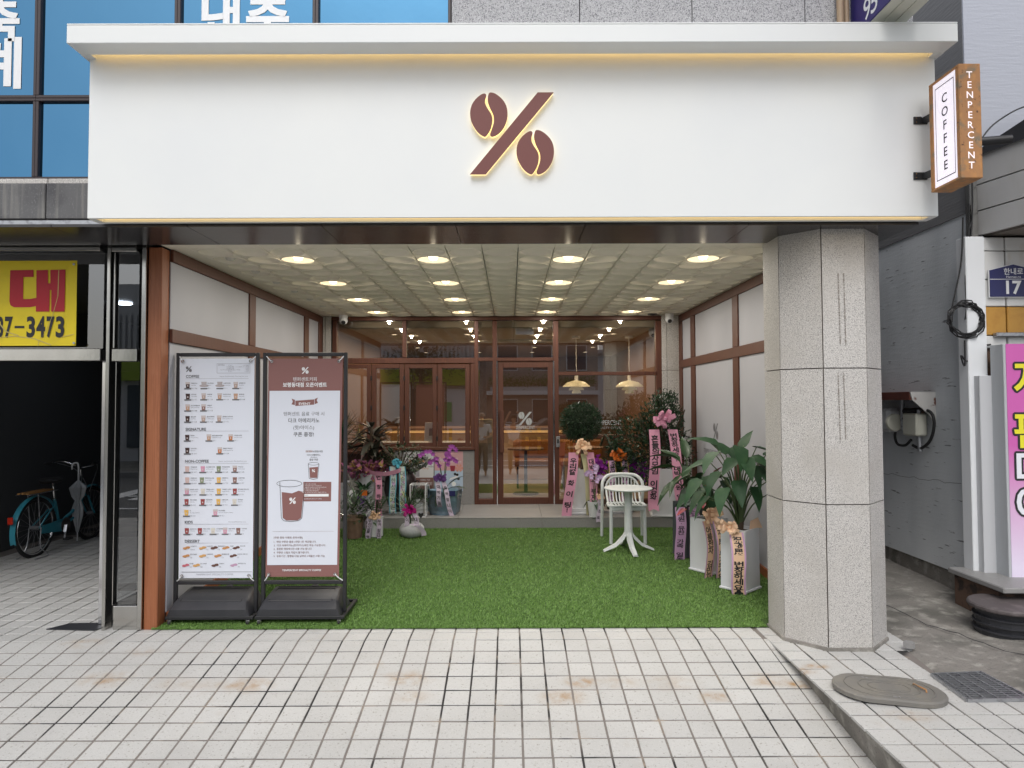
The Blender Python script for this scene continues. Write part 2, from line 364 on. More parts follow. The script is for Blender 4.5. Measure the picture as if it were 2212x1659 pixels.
def rust_spots(m, spots, col):
    """rust stains at fixed spots of the pavement: soft discs broken up by noise"""
    t = m.node_tree; N = t.nodes; L = t.links; b = N['Principled BSDF']; prev = b.inputs['Base Color'].links[0].from_socket
    g = N.new('ShaderNodeNewGeometry'); tot = None
    for x, y, r, w in spots:
        d = N.new('ShaderNodeVectorMath'); d.operation = 'MULTIPLY_ADD'; d.inputs[1].default_value = (1/r, 1/(r*.55), 0); d.inputs[2].default_value = (-x/r, -y/(r*.55), 0); L.new(g.outputs['Position'], d.inputs[0])
        l = N.new('ShaderNodeVectorMath'); l.operation = 'LENGTH'; L.new(d.outputs[0], l.inputs[0])
        k = N.new('ShaderNodeMapRange'); k.inputs[1].default_value = 0; k.inputs[2].default_value = 1; k.inputs[3].default_value = w; k.inputs[4].default_value = 0; k.interpolation_type = 'SMOOTHSTEP'; L.new(l.outputs['Value'], k.inputs[0])
        if tot is None: tot = k.outputs[0]
        else: s = N.new('ShaderNodeMath'); s.operation = 'ADD'; L.new(tot, s.inputs[0]); L.new(k.outputs[0], s.inputs[1]); tot = s.outputs[0]
    n = N.new('ShaderNodeTexNoise'); n.inputs['Scale'].default_value = 14; n.inputs['Detail'].default_value = 6; L.new(g.outputs['Position'], n.inputs['Vector'])
    r = N.new('ShaderNodeMapRange'); r.inputs[1].default_value = .32; r.inputs[2].default_value = .68; L.new(n.outputs['Fac'], r.inputs[0])
    u = N.new('ShaderNodeMath'); u.operation = 'MULTIPLY'; u.use_clamp = True; L.new(tot, u.inputs[0]); L.new(r.outputs[0], u.inputs[1])
    x = N.new('ShaderNodeMix'); x.data_type = 'RGBA'; L.new(u.outputs[0], x.inputs[0]); L.new(prev, x.inputs[6]); x.inputs[7].default_value = (*col, 1); L.new(x.outputs[2], b.inputs['Base Color'])
def gpt(x, y):
    d = ray(x, y); t = (-1.8-.15*5.218)/(d.z-.15*d.y); p = CAMP+d*t; return p if p.y < 5.218 else atz(x, y, 0)
RS_ = [(*gpt(x/1.8083, y/1.8083).to_2d(), r, w) for x, y, r, w in ((415, 2655, .26, .8), (968, 2675, .24, .9), (700, 2668, .22, .35), (820, 2675, .2, .3), (1590, 2650, .24, .9), (1610, 2720, .18, .6), (2275, 2664, .18, 1.1), (2200, 2724, .22, .9), (2420, 2664, .2, .5), (2620, 2664, .25, .4), (2990, 2655, .22, .9), (3130, 2675, .14, 1.5), (2800, 2722, .15, .9), (330, 2510, .22, .6), (560, 2545, .18, .5), (3190, 2650, .12, 1.2), (3560, 2930, .2, .6))]
rust_spots(M['tile'], RS_, (.34, .215, .105))
X3, Y3, Z3 = V((1,0,0)), V((0,1,0)), V((0,0,1))
def S(name, kind='structure'):
    o = thing(name, None, None, kind=kind); return o
# ================================================================== ground
PITCH, GY, RS = .167, 5.218, .150      # tile pitch, where the ramp starts, ramp slope
def gz(y): return 0.0 if y >= GY else -RS*(GY-y)
def sheet(name, pts, m, kind='structure', z=None, label=None):
    mb = MB(); mb.add(pts, [tuple(range(len(pts)))]); o = mb.build(name, m, norm=False); o['kind'] = kind; return o
sheet('ground', [(-300,-300,-.46),(300,-300,-.46),(300,300,-.46),(-300,300,-.46)], M['concrete'])
sheet('road', [(-60,-9.4,-.42),(60,-9.4,-.42),(60,2.62,-.42),(-60,2.62,-.42)], M['asphalt'])
sheet('near_pavement', [(-60,-2.2,-.414),(60,-2.2,-.414),(60,2.63,-.414),(-60,2.63,-.414)], M['paver'])
mk = MB()
for yy in (-3.4, -5.3): mk.box(-40, 40, yy, yy+.12, -.419, -.414)
for k in range(9): mk.box(-9.5+.8*k, -9.05+.8*k, -8.6, -4.6, -.4185, -.4145)
mk.build('road_marking', M['whiteink'])['kind'] = 'structure'
# --- the tile, four cut variants sharing material
def tilemesh(k, w=.1545, d=.1545, h=.016):
    mb = MB(); r = random.Random(k); e = lambda: r.uniform(-.0012, .0012); a = w/2; c = d/2; b = .0022
    top = [(-a+b+e(), -c+b+e(), 0), (a-b+e(), -c+b+e(), 0), (a-b+e(), c-b+e(), 0), (-a+b+e(), c-b+e(), 0)]
    mid = [(x+math.copysign(b, x), y+math.copysign(b, y), -b) for x, y, _ in top]; low = [(x, y, -h) for x, y, _ in mid]
    mb.add(top+mid+low, [(0,1,2,3)]+[(4+i, 4+(i+1) % 4, (i+1) % 4, i) for i in range(4)]+[(8+i, 8+(i+1) % 4, 4+(i+1) % 4, 4+i) for i in range(4)])
    return mb
TILES = [tilemesh(k).mesh('tile', M['tile'], norm=False) for k in range(5)]
def lay(parent, cells, keep=300):
    """cells: (x, y, z, slope); the nearest become single tiles, the rest one joined part"""
    cells = sorted(cells, key=lambda c: (c[0]**2+(c[1])**2))
    rest = MB()
    for i, (x, y, z, sl) in enumerate(cells):
        R = Matrix.Translation((x, y, z+random.uniform(-.0016, .0012))) @ Matrix.Rotation(math.atan(sl)+random.uniform(-.006, .006), 4, 'X') @ Matrix.Rotation(random.uniform(-.006, .006), 4, 'Y') @ Matrix.Rotation(random.choice((0, 1, 2, 3))*math.pi/2+random.uniform(-.006, .006), 4, 'Z')
        if i < keep: inst('tile', random.choice(TILES), parent, R)
        else:
            q = tilemesh(i); rest.add(q.v, q.f, 0, R)
    if rest.v: rest.build('tile_field', M['tile'], parent, kind='stuff', norm=False)
XG = .066
ramp = S('pavement_ramp')
pts = [(-7, GY, -.006), (2.06, GY, -.006), (2.06, 2.62, gz(2.62)-.006), (-7, 2.62, gz(2.62)-.006)]
g = MB(); g.add([(x, y, z+.002) for x, y, z in pts], [(0, 1, 2, 3)]); g.build('joint_bed', M['grout'], ramp, norm=False)
cells = []
for j in range(13):
    y = GY - PITCH*(j+.5)*math.cos(math.atan(RS))
    for i in range(-30, 12):
        x = XG + PITCH*(i+.5)
        if x > 1.93-.05 or abs(x) > .80*y+1.5 : continue
        cells.append((x, y, gz(y), RS))
lay(ramp, cells)
CUT = tilemesh(77, .125).mesh('cut_tile', M['tile'], norm=False)
for j in range(13):
    y = GY - PITCH*(j+.5)*math.cos(math.atan(RS)); inst('cut_tile', CUT, ramp, Matrix.Translation((1.968, y, gz(y)-.001)) @ Matrix.Rotation(math.atan(RS), 4, 'X'))
apron = S('pavement_apron')
g = MB(); g.add([(-7, GY, -.0065), (2.9, GY, -.0065), (2.9, 5.75, -.0065), (-2.92, 5.75, -.0065), (-2.92, 11.6, -.0065), (-7, 11.6, -.0065)], [tuple(range(6))]); g.build('joint_bed', M['grout'], apron, norm=False)
cells = [(XG+PITCH*(i+.5), GY+PITCH*(j+.5), 0, 0) for i in range(-28, 13) for j in range(2) if not (XG+PITCH*(i+.5) > 1.93) and not (j == 1 and XG+PITCH*(i+.5) > -2.9 and False)]
lay(apron, cells)
corr = S('entrance_passage_floor')
cells = [(XG+PITCH*(i+.5), GY+PITCH*(j+.5), 0, 0) for i in range(-36, -18) for j in range(2, 24) if XG+PITCH*(i+.5) < -3.02]
lay(corr, cells)
plat = S('raised_pavement')
g = MB(); g.add([(1.955, 5.5, -.0055), (2.86, 5.5, -.0055), (2.88, GY, -.006), (2.745, 4.11, -.006), (4.8, 4.11, -.006), (4.8, 2.0, -.006), (1.955, 2.0, -.006)], [tuple(range(7))])
g.build('joint_bed', M['grout'], plat, norm=False)
k = MB(); k.add([(1.955, 5.0, -.004), (1.94, 2.0, -.004), (2.075, 2.0, gz(2.0)-.1), (1.985, 5.0, gz(5.0)-.02)], [(0, 1, 2, 3)]); k.build('kerb_face', M['concrete'], plat, norm=False)
cells = []
for j in range(-18, 4):
    for i in range(0, 15):
        x = 1.93+PITCH*(i+.5); y = GY + PITCH*(j+.5)-.09
        if y > 5.55 or math.hypot(x-2.435, y-5.335) < .34 or (y > 5.0 and x > 2.86) or (y > 4.15 and x > 2.72+(y-4.1)*.15) or y < 2.2: continue
        cells.append((x, y, .0, 0))
lay(plat, cells)
# alley concrete: rough slab on the right
def concrete():
    mb = MB(); n = 46; m = 40
    xs = np.linspace(2.60, 5.0, n); ys = np.linspace(4.05, 14, m); ys = 4.05+(ys-4.05)**1.0
    for y in ys:
        for x in xs:
            z = .006+.010*math.sin(3.1*x+1.7*y)+.008*math.sin(7*x-5*y)+.03*max(0, x-3.3)+.05*max(0, min(1, (y-5.5)/2))
            if x < 2.78+(y-4.1)*.12 or y < 4.16: z = min(z, .0) - .02
            mb.v.append((x, y, z))
    for j in range(m-1):
        for i in range(n-1): mb.f.append((j*n+i, j*n+i+1, (j+1)*n+i+1, (j+1)*n+i)); mb.m.append(0)
    o = mb.build('alley_ground', M['concrete'], smooth=60, norm=False); o['kind'] = 'structure'
concrete()
cr = MB()
P = [(3.02, 6.6, .075), (3.2, 5.9, .05), (3.25, 5.5, .03), (3.38, 5.2, .03), (3.45, 4.9, .028), (3.62, 4.7, .03), (3.75, 4.5, .032), (4.0, 4.35, .035)]
P = curve(P, 5); P = [p+V((random.uniform(-.02, .02), random.uniform(-.02, .02), 0)) for p in P]
for a, b in zip(P[:-1], P[1:]): w = random.uniform(.002, .007); cr.add([a, a+V((w, w, .003)), b+V((w, w, .003)), b], [(0, 1, 2, 3)])
o = cr.build('ground_crack', M['ink'], norm=False); o['kind'] = 'structure'
# ================================================================== artificial grass in the recess
SLG = .041
def grz(y): return max(0, SLG*(y-5.485))
YST = 8.93                                       # face of the step
XL, XR = -2.80, 2.52                             # recess side walls
gb = MB(); gb.add([(-2.84, 5.47, .006), (2.14, 5.455, .006), (2.16, 5.70, grz(5.7)+.006), (2.56, 5.75, grz(5.7)+.006), (2.56, YST+.02, grz(YST)+.006), (-2.84, YST+.02, grz(YST)+.006)], [tuple(range(6))])
turf = gb.build('artificial_grass', M['grassbase'], norm=False); turf['kind'] = 'stuff'
def blades(n):
    u = rng.random(n*2); y = 5.46+(YST-5.46)*np.power(rng.random(n*2), 1.45); x = -2.84+5.38*u
    ok = ~((x > 2.02) & (y < 5.62)) & ~((x > 2.10) & (y < 5.66)); x = x[ok][:n]; y = y[ok][:n]; n = len(x)
    y = y + np.where(y < 5.5, .012*np.sin(40*x)*0+.006*rng.standard_normal(n), 0)
    z = np.maximum(0, SLG*(y-5.485))+.006
    a = rng.random(n)*2*np.pi; h = .011+.008*rng.random(n); ln = .011*rng.standard_normal(n); w = .0014+.0008*rng.random(n)
    lx = ln*np.cos(a*1.7)+.004; ly = .011*rng.standard_normal(n)
    c, s = np.cos(a)*w, np.sin(a)*w
    v = np.zeros((n, 5, 3)); v[:, 0] = np.stack([x-c, y-s, z], 1); v[:, 1] = np.stack([x+c, y+s, z], 1)
    v[:, 2] = np.stack([x+lx*.4-c*.8, y+ly*.4-s*.8, z+h*.62], 1); v[:, 3] = np.stack([x+lx*.4+c*.8, y+ly*.4+s*.8, z+h*.62], 1)
    v[:, 4] = np.stack([x+lx, y+ly, z+h], 1)
    b = (np.arange(n)*5)[:, None]; q = np.concatenate([b+0, b+1, b+3, b+2], 1); t = np.concatenate([b+2, b+3, b+4], 1)
    me = bpy.data.meshes.new('grass_blades'); me.vertices.add(n*5); me.vertices.foreach_set('co', v.ravel())
    me.loops.add(n*7); me.loops.foreach_set('vertex_index', np.concatenate([q, t], 1).ravel().astype(np.int32))
    me.polygons.add(n*2); st = np.stack([np.arange(n)*7, np.arange(n)*7+4], 1).ravel(); me.polygons.foreach_set('loop_start', st.astype(np.int32))
    me.materials.append(M['grass']); me.update(); me.validate()
    return me
o = inst('grass_blades', blades(270000), turf); o['kind'] = 'stuff'
# ================================================================== the step in front of the glazing
YG = 10.12; ZST = .285; ZC = 3.06; ZSF = 3.05     # glazing plane, step top, ceiling, soffit
st = S('entrance_step')
mb = MB(); mb.box(-2.9, 2.7, YST+.02, YG+.6, -.05, ZST-.012); mb.build('step_core', M['joint'], st)
for i in range(5):
    x0 = -2.86+1.09*i; mb = MB(); mb.box(x0, x0+1.087, YST+.004, YG+.02, ZST-.012, ZST, .002); mb.build('step_tile', M['steptile'], st)
    mb = MB(); mb.box(x0, x0+1.087, YST+.006, YST+.02, -.02, ZST-.014, .001); mb.build('riser_tile', M['steptile'], st)
# ================================================================== coffered ceiling of the recess
ceil = S('recess_ceiling')
mb = MB(); mb.box(-2.83, 2.75, 5.30, 10.2, ZC+.13, ZC+.16); mb.build('ceiling_board', M['joint'], ceil)
def domemesh(depth=.042, hole=False):
    mb = MB(); a = .1462; n = 24; R = .136
    sq = []
    for k in range(n):
        an = 2*math.pi*k/n; c, s = math.cos(an), math.sin(an); t = a/max(abs(c), abs(s)); sq.append((c*t, s*t, 0))
    rings = [[(x, y, .004) if False else (x, y, 0) for x, y, _ in sq]]
    for r, z in ((.1445, 0), (.142, -.005), (.138, -.005), (R, 0), (R*.985, depth*.12), (R*.95, depth*.30), (R*.89, depth*.52), (R*.78, depth*.76), (R*.60, depth*.93), (R*.36, depth)):
        rings.append([(r*math.cos(2*math.pi*k/n), r*math.sin(2*math.pi*k/n), z) for k in range(n)])
    vs = [(x, y, .02) for x, y, _ in sq]+[p for r_ in rings for p in r_]; fs = []
    for i in range(len(rings)):
        for k in range(n): fs.append((i*n+k, i*n+(k+1) % n, (i+1)*n+(k+1) % n, (i+1)*n+k))
    fs.append(tuple(len(rings)*n+k for k in range(n)))
    mb.add(vs, fs); return mb.mesh('ceiling_tile', M['ceil'], 40)
DOME = domemesh(); lit = set()
def flatcut(x0, x1, y0, y1):
    mb = MB(); mb.box(x0, x1, y0, y1, ZC, ZC+.02, .001); return mb
cols = [XG0 for XG0 in np.arange(-2.48, 2.5, .30)]
for x in cols:
    for yc in np.arange(5.73, 10.05, .30):
        if yc > 9.99: continue
        if x > 2.2 and yc < 5.8: continue
        inst('ceiling_tile', DOME, ceil, Matrix.Translation((x, yc, ZC+random.uniform(-.0012, .0012))))
for x in cols:                                     # cut tiles along the edges
    flatcut(x-.1485, x+.1485, 5.402, 5.5785).build('cut_tile', M['ceil'], ceil)
    flatcut(x-.1485, x+.1485, 9.7815 if False else 10.0815, 10.12).build('cut_tile', M['ceil'], ceil) if False else None
flatcut(-2.80, -2.6315, 5.402, 10.12).build('cut_tile', M['ceil'], ceil); flatcut(2.4715-.0, 2.54, 5.402, 10.12).build('cut_tile', M['ceil'], ceil)
flatcut(-2.63, 2.47, 10.0815, 10.12).build('cut_tile', M['ceil'], ceil)
# recessed lights: sixteen lit ones and a row of six unlit ones on the left
def lightmeshes():
    a = MB(); a.lathe([(.046, .022), (.050, .018), (.058, .022), (.062, .030), (.05, .085), (.046, .085)], 28, caps=False)
    b = MB(); b.lathe([(.0458, .022), (.043, .008), (.032, -.008), (.0, -.016)], 24)
    return a.mesh('trim', M['lampring'], 40), b.mesh('lens', M['lamp'], 30), b.mesh('lens', M['lampring'], 30)
LT, LL, LU = lightmeshes()
ords = ['first', 'second', 'third', 'fourth']
for r in range(4):
    for c in range(4):
        x, y = -1.88+1.2*c, 6.03+1.2*r
        t = thing('ceiling_light', 'lit warm ceiling downlight, %s from the left in the %s row from the street' % (ords[c], ords[r]), 'downlight', (x, y, ZC+.006), 0, 'downlights in the coffered ceiling')
        inst('trim', LT, t, local=True); inst('lens', LL, t, local=True)
        al = bpy.data.lights.new('downlight_beam', 'AREA'); al.shape = 'DISK'; al.size = .08; al.energy = 6; al.color = (1, .94, .86)
        ao = inst('downlight_beam', al, t, Matrix.Translation((0, 0, -.02)), local=True)
        al = bpy.data.lights.new('ceiling_rake_fill', 'POINT'); al.energy = .75; al.shadow_soft_size = .02; al.color = (1, .86, .62); inst('ceiling_rake_fill', al, t, Matrix.Translation((0, 0, -.048)), local=True)  # extra point light added below the lens to rake the ceiling relief
for r in range(6):
    t = thing('ceiling_light', 'unlit ceiling downlight beside the left wall, %s from the street' % ['first', 'second', 'third', 'fourth', 'fifth', 'sixth'][r], 'downlight', (-2.48, 6.03+.6*r, ZC+.004), 0, 'unlit downlights along the left wall')
    inst('trim', LT, t, local=True); inst('lens', LU, t, local=True)
# ================================================================== dark stone soffit between sign and ceiling
sof = S('stone_soffit')
mb = MB(); mb.box(-6.5, 2.93, 4.87, 5.40, ZSF+.022, ZSF+.2); mb.build('soffit_core', M['joint'], sof)
xs = [-6.5, -5.2, -4.2, -3.27, -2.30, -1.34, -.385, .54, 1.71, 2.93]
for a, b in zip(xs[:-1], xs[1:]):
    mb = MB(); mb.box(a+.002, b-.002, 4.838, 5.402, ZSF, ZSF+.021, .001); mb.build('soffit_panel', M['soffit'], sof)
# ================================================================== the host building: upper facade
fac = thing('office_building', 'grey granite and blue glass building above the white coffee sign', 'building', (0, 5.0, 3.1))
YF = 4.845
mb = MB(); mb.box(-7.5, 2.93, 4.98, 5.4, 3.26, 5.3); mb.box(2.74, 2.86, 5.72, 14, 0, 5.3); mb.box(-7.5, 2.93, 5.4, 14, 4.0, 5.3); mb.build('core_wall', M['granite_u'], fac)
def zat(y, Y): return at(1100, y, Y).z
z0, z1 = zat(470, YF), zat(393, YF)
px = [-40, 98, 236, 380]
xs = [-5.3, -4.5]+[at(x, 430, YF).x for x in (98, 236)]
xs = [-6.4, -5.45, -4.5, at(98, 430, YF).x, at(236, 430, YF).x, -1.6, -.6, .4, 1.4, 2.4, 2.93]
for a, b in zip(xs[:-1], xs[1:]):
    mb = MB(); mb.box(a+.004, b-.004, YF, YF+.12, z0, z1, .006); mb.build('band_panel', M['granite_d'], fac)
    mb = MB(); mb.box(a+.003, b-.003, YF+.02, YF+.12, z1+.002, z1+.04, .004); mb.build('band_coping', M['granite'], fac)
mb = MB(); mb.box(-6.5, -2.6, YF+.012, YF+.023, ZSF+.022, z0-.004, .004); mb.build('metal_trim', M['galv'], fac)
zt = 5.3; xw = at(975, 20, YF).x
bx = [xw]+[at(x, 20, YF).x for x in (1252, 1495, 1739)]+[at(1980, 20, YF).x]
zz = [z1+.05, 3.95, 4.72, 5.3]
for a, b in zip(bx[:-1], bx[1:]):
    for c, d in zip(zz[:-1], zz[1:]):
        mb = MB(); mb.box(a+.003, min(b, 2.93)-.003, YF, YF+.1, c+.003, d-.003, .003); mb.build('stone_panel', M['granite_u'], fac)
YW = YF+.09
wx = [-6.6, -5.6]+[at(x, 120, YW).x for x in (85, 386, 683, 975)]; wx = [-7.0, -5.6]+wx[2:]
wz = [z1+.045, zat(213, YW), 5.3]
for i, (a, b) in enumerate(zip(wx[:-1], wx[1:])):
    for j, (c, d) in enumerate(zip(wz[:-1], wz[1:])):
        q = MB(); w = .022
        q.box(a, b, YW-.03, YW+.03, c, c+w, .003); q.box(a, b, YW-.03, YW+.03, d-w, d-.001, .003); q.box(a, a+w, YW-.028, YW+.028, c+w, d-w, .003); q.box(b-w, b, YW-.028, YW+.028, c+w, d-w, .003)
        f = q.build('window', M['mullion'], fac)
        q = MB(); tl = random.uniform(-.001, .001); q.add([(a+w, YW+tl, c+w), (b-w, YW-tl, c+w), (b-w, YW-tl, d-w), (a+w, YW+tl, d-w)], [(0, 1, 2, 3)]); q.build('pane', M['blueglass'], f, norm=False)
# white letters stuck on the blue panes
def lettering(name, parent, items, O, u, v, m, off=None, lab=None):
    q = MB()
    for it in items: q.text(*it[:4], O, u, v, **(it[4] if len(it) > 4 else {}))
    return q.build(name, m, parent, norm=False, label=lab)
yl = YW-.004
zb = zat(58, yl); cx = at(500, 40, yl)
q = MB()
a = at(578, 30, yl); q.text('축', a.x, zb-.06, .36, (0, yl, 0), X3, Z3, bold=.03)
q.build('window_lettering', M['whiteink'], fac, norm=False); q = MB(); a = at(478, 30, yl); q.text('낸', a.x, zb-.06, .36, (0, yl, 0), X3, Z3, bold=.03)
q.build('window_lettering', M['whiteink'], fac, norm=False); q = MB(); a = at(-2, 60, yl); b = at(0, 70, yl); q.text('축', a.x, b.z-.03, .34, (0, yl, 0), X3, Z3, bold=.03)
q.build('window_lettering', M['whiteink'], fac, norm=False); q = MB(); b = at(0, 185, yl); q.text('계', a.x, b.z+.02, .40, (0, yl, 0), X3, Z3, bold=.03)
q.build('window_lettering', M['whiteink'], fac, norm=False)
q = MB(); c = at(1808, 30, YF); q.tube([(c.x, YF-.05, 3.9), (c.x, YF-.05, 5.3)], .026, 12); c2 = at(1820, 30, YF); q.tube([(c2.x+.01, YF-.035, 3.9), (c2.x+.01, YF-.035, 5.3)], .02, 10)
o = q.build('drain_pipe', mat('tan_pipe', (.36, .26, .17), .5), None, smooth=50); tag(o, 'tan drain pipe climbing the granite wall beside the indigo bank sign', 'pipe')
# ================================================================== white fascia sign
YS, YB = 4.68, 4.82
xl, xr = (at(190, 472, YS).x+at(192, 130, YS).x)/2, (at(2026, 465, YS).x+at(2020, 122, YS).x)/2
zb_, zt_ = zat(469.5, YS), zat(126, YS)
sg = thing('shop_sign', 'wide white fascia sign with a brown percent symbol of coffee beans', 'shop sign', (0, YS, zb_))
mb = MB(); mb.box(xl, xr, YS, YS+.018, zb_, zt_+.10, .003); mb.box(xl, xr, YS+.0185, YB, zb_+.05, zt_+.10); mb.build('board', M['white'], sg)
mb = MB(); mb.box(xl, xr, YB-.035, YB, zb_, zb_+.0495, .002); mb.box(xl, xl+.055, YS+.019, YB-.036, zb_, zb_+.0495); mb.box(xr-.055, xr, YS+.019, YB-.036, zb_, zb_+.0495)
mb.build('lower_rim', M['white'], sg)
mb = MB(); mb.box(xl+.06, xr-.06, YS+.02, YB-.038, zb_+.022, zb_+.048); mb.build('lower_light_strip', M['ledstrip'], sg)
ysl = atz(1100, 91.5, zt_).y; yslot = atz(1100, 117, zt_).y
xsl, xsr = at(143, 95, ysl).x, at(2070, 88, ysl).x; ztop = at(1100, 48.5, ysl).z
mb = MB(); mb.box(xsl, xsr, ysl, yslot, zt_, ztop-.012, .004); mb.build('canopy_front', M['white'], sg)
mb = MB(); mb.box(xsl, xsr, ysl, YB+.05, ztop-.0115, ztop, .003); mb.build('canopy_top', M['white'], sg)
mb = MB(); mb.box(xsl, xl+.045, yslot+.001, YB, zt_, ztop-.012); mb.build('canopy_cheek', M['white'], sg); mb = MB(); mb.box(xr-.045, xsr, yslot+.001, YB, zt_, ztop-.012); mb.build('canopy_cheek', M['white'], sg)
mb = MB(); mb.box(xl+.05, xr-.05, yslot+.004, yslot+.03, ztop-.04, ztop-.014); mb.build('upper_light_strip', mat('warm_led_strip_upper', (.9, .8, .5), .5, emit=(1, .62, .2), es=3.0), sg)
# logo: outlines traced in a 1215-unit square
LB1 = [(520,262),(545,275),(549,300),(535,350),(533,400),(548,445),(580,500),(615,555),(632,600),(638,650),(630,720),(605,800),(570,855),(540,888),(515,890),(455,855),(400,795),(350,710),(325,640),(316,570),(320,500),(340,430),(375,370),(420,320),(475,278)]
LB2 = [(610,247),(660,255),(720,290),(780,345),(825,410),(850,480),(858,560),(850,640),(825,720),(785,790),(735,845),(680,880),(635,893),(612,882),(606,855),(620,810),(645,740),(658,680),(657,610),(640,550),(605,480),(580,410),(570,350),(575,300),(590,260)]
SLH = [(1295,247),(1525,247),(540,1443),(314,1443)]
def norm_(P, dx=0, dy=0): return [((x+dx-920)/1215, (845-y-dy)/1215) for x, y in P]
LOGO = [smoothpoly(norm_(LB1), 3), smoothpoly(norm_(LB2), 3), smoothpoly(norm_(LB1, 669, 553), 3), smoothpoly(norm_(LB2, 669, 553), 3), norm_(SLH)]
def logo(mb, x, y, s, O, u, v, mi=0):
    for P in LOGO: mb.flat([(x+p[0]*s, y+p[1]*s) for p in P], O, u, v, mi)
cl = at((1750+920*.2713)/1.8083, (300+845*.2713)/1.8083, YS); sz = 1215*.2713/1.8083/1475*YS
for nme, P in zip(('bean_half',)*4+('slash',), LOGO):
    mb = MB(); pp = [(p[0]*sz, p[1]*sz) for p in P]; O = V((cl.x, YS-.042, cl.z))
    mb.prism(pp, O, X3, Z3, (0, .008, 0)); o = mb.build(nme, M['logo'], sg)
    mb = MB(); mb.prism([(x*.995, y*.995) for x, y in pp], O+V((0, .0085, 0)), X3, Z3, (0, .026, 0)); mb.build('lit_edge', M['led'], o)
# ================================================================== octagonal granite column
OC, AP = (2.435, 5.335), .385
col = thing('stone_column', 'octagonal grey granite column at the right front of the recess', 'column', (OC[0], OC[1], 0))
zj = [-.02, at(1840, 1090, OC[1]-AP).z, at(1840, 795, OC[1]-AP).z, 3.06]
sd_ = AP*2*math.tan(math.pi/8)
mb = MB(); mb.lathe([(AP/math.cos(math.pi/8)-.022, -.03), (AP/math.cos(math.pi/8)-.022, 3.07)], 8, (OC[0], OC[1], 0), a0=math.pi/8); mb.build('joint_core', M['joint'], col)
for k in range(8):
    R = Matrix.Translation((OC[0], OC[1], 0)) @ Matrix.Rotation(k*math.pi/4, 4, 'Z')
    for c, d in zip(zj[:-1], zj[1:]):
        mb = MB(); w = sd_/2-.004
        mb.add([(-w, -AP, c+.004), (w, -AP, c+.004), (w, -AP, d-.004), (-w, -AP, d-.004), (-w+.012, -AP+.03, c+.004), (w-.012, -AP+.03, c+.004), (w-.012, -AP+.03, d-.004), (-w+.012, -AP+.03, d-.004)], [(0,1,2,3),(4,7,6,5),(0,4,5,1),(1,5,6,2),(2,6,7,3),(3,7,4,0)], 0, R)
        mb.build('stone_panel', M['granite'], col)
mb = MB(); mb.lathe([(AP/math.cos(math.pi/8)+.018, -.03), (AP/math.cos(math.pi/8)+.010, .02), (AP/math.cos(math.pi/8)-.01, .03)], 8, (OC[0], OC[1], 0), a0=math.pi/8); mb.build('mortar_skirting', M['concrete'], col)
q = MB()                                           # old strips of glue where a sign was removed
for ya, yb in ((590, 745), (805, 950)):
    a, b = at(1817, ya, OC[1]-AP-.004), at(1822, yb, OC[1]-AP-.004)
    for dx in (-.022, .018):
        for t in range(26):
            p = a.lerp(b, t/26); r = a.lerp(b, (t+random.uniform(.6, 1.1))/26); w = random.uniform(.004, .010)
            q.add([p+V((dx-w/2, 0, 0)), p+V((dx+w/2, 0, 0)), r+V((dx+w/2, 0, 0)), r+V((dx-w/2, 0, 0))], [(0, 1, 2, 3)])
q.build('glue_trace', mat('old_glue', (.26, .235, .21), .9), col, norm=False)
# small granite piers beside the glazing
for lab, xa, xb, y0 in (('narrow granite pier left of the glazing, half hidden by the wall', 697, 716, YG-.04), ('slim granite pier between the glazing and the right wall', 1428.5, 1467, YG-.06)):
    xa, xb = at(xa, 700, y0).x, at(xb, 700, y0).x
    t = thing('stone_pier', lab, 'pier', ((xa+xb)/2, y0, ZST)); zj2 = at(1447, 800, y0).z; xm = xa+.3*(xb-xa)
    mb = MB(); mb.box(xa+.003, xb-.003, y0+.012, y0+.2, ZST-.01, ZC+.01); mb.build('joint_core', M['joint'], t)
    for c, d in ((ZST, zj2), (zj2, ZC)):
        for e, f in ((xa, xm), (xm, xb)):
            mb = MB(); mb.box(e+.003, f-.003, y0, y0+.02, c+.003, d-.003, .002); mb.build('stone_panel', M['granite'], t)
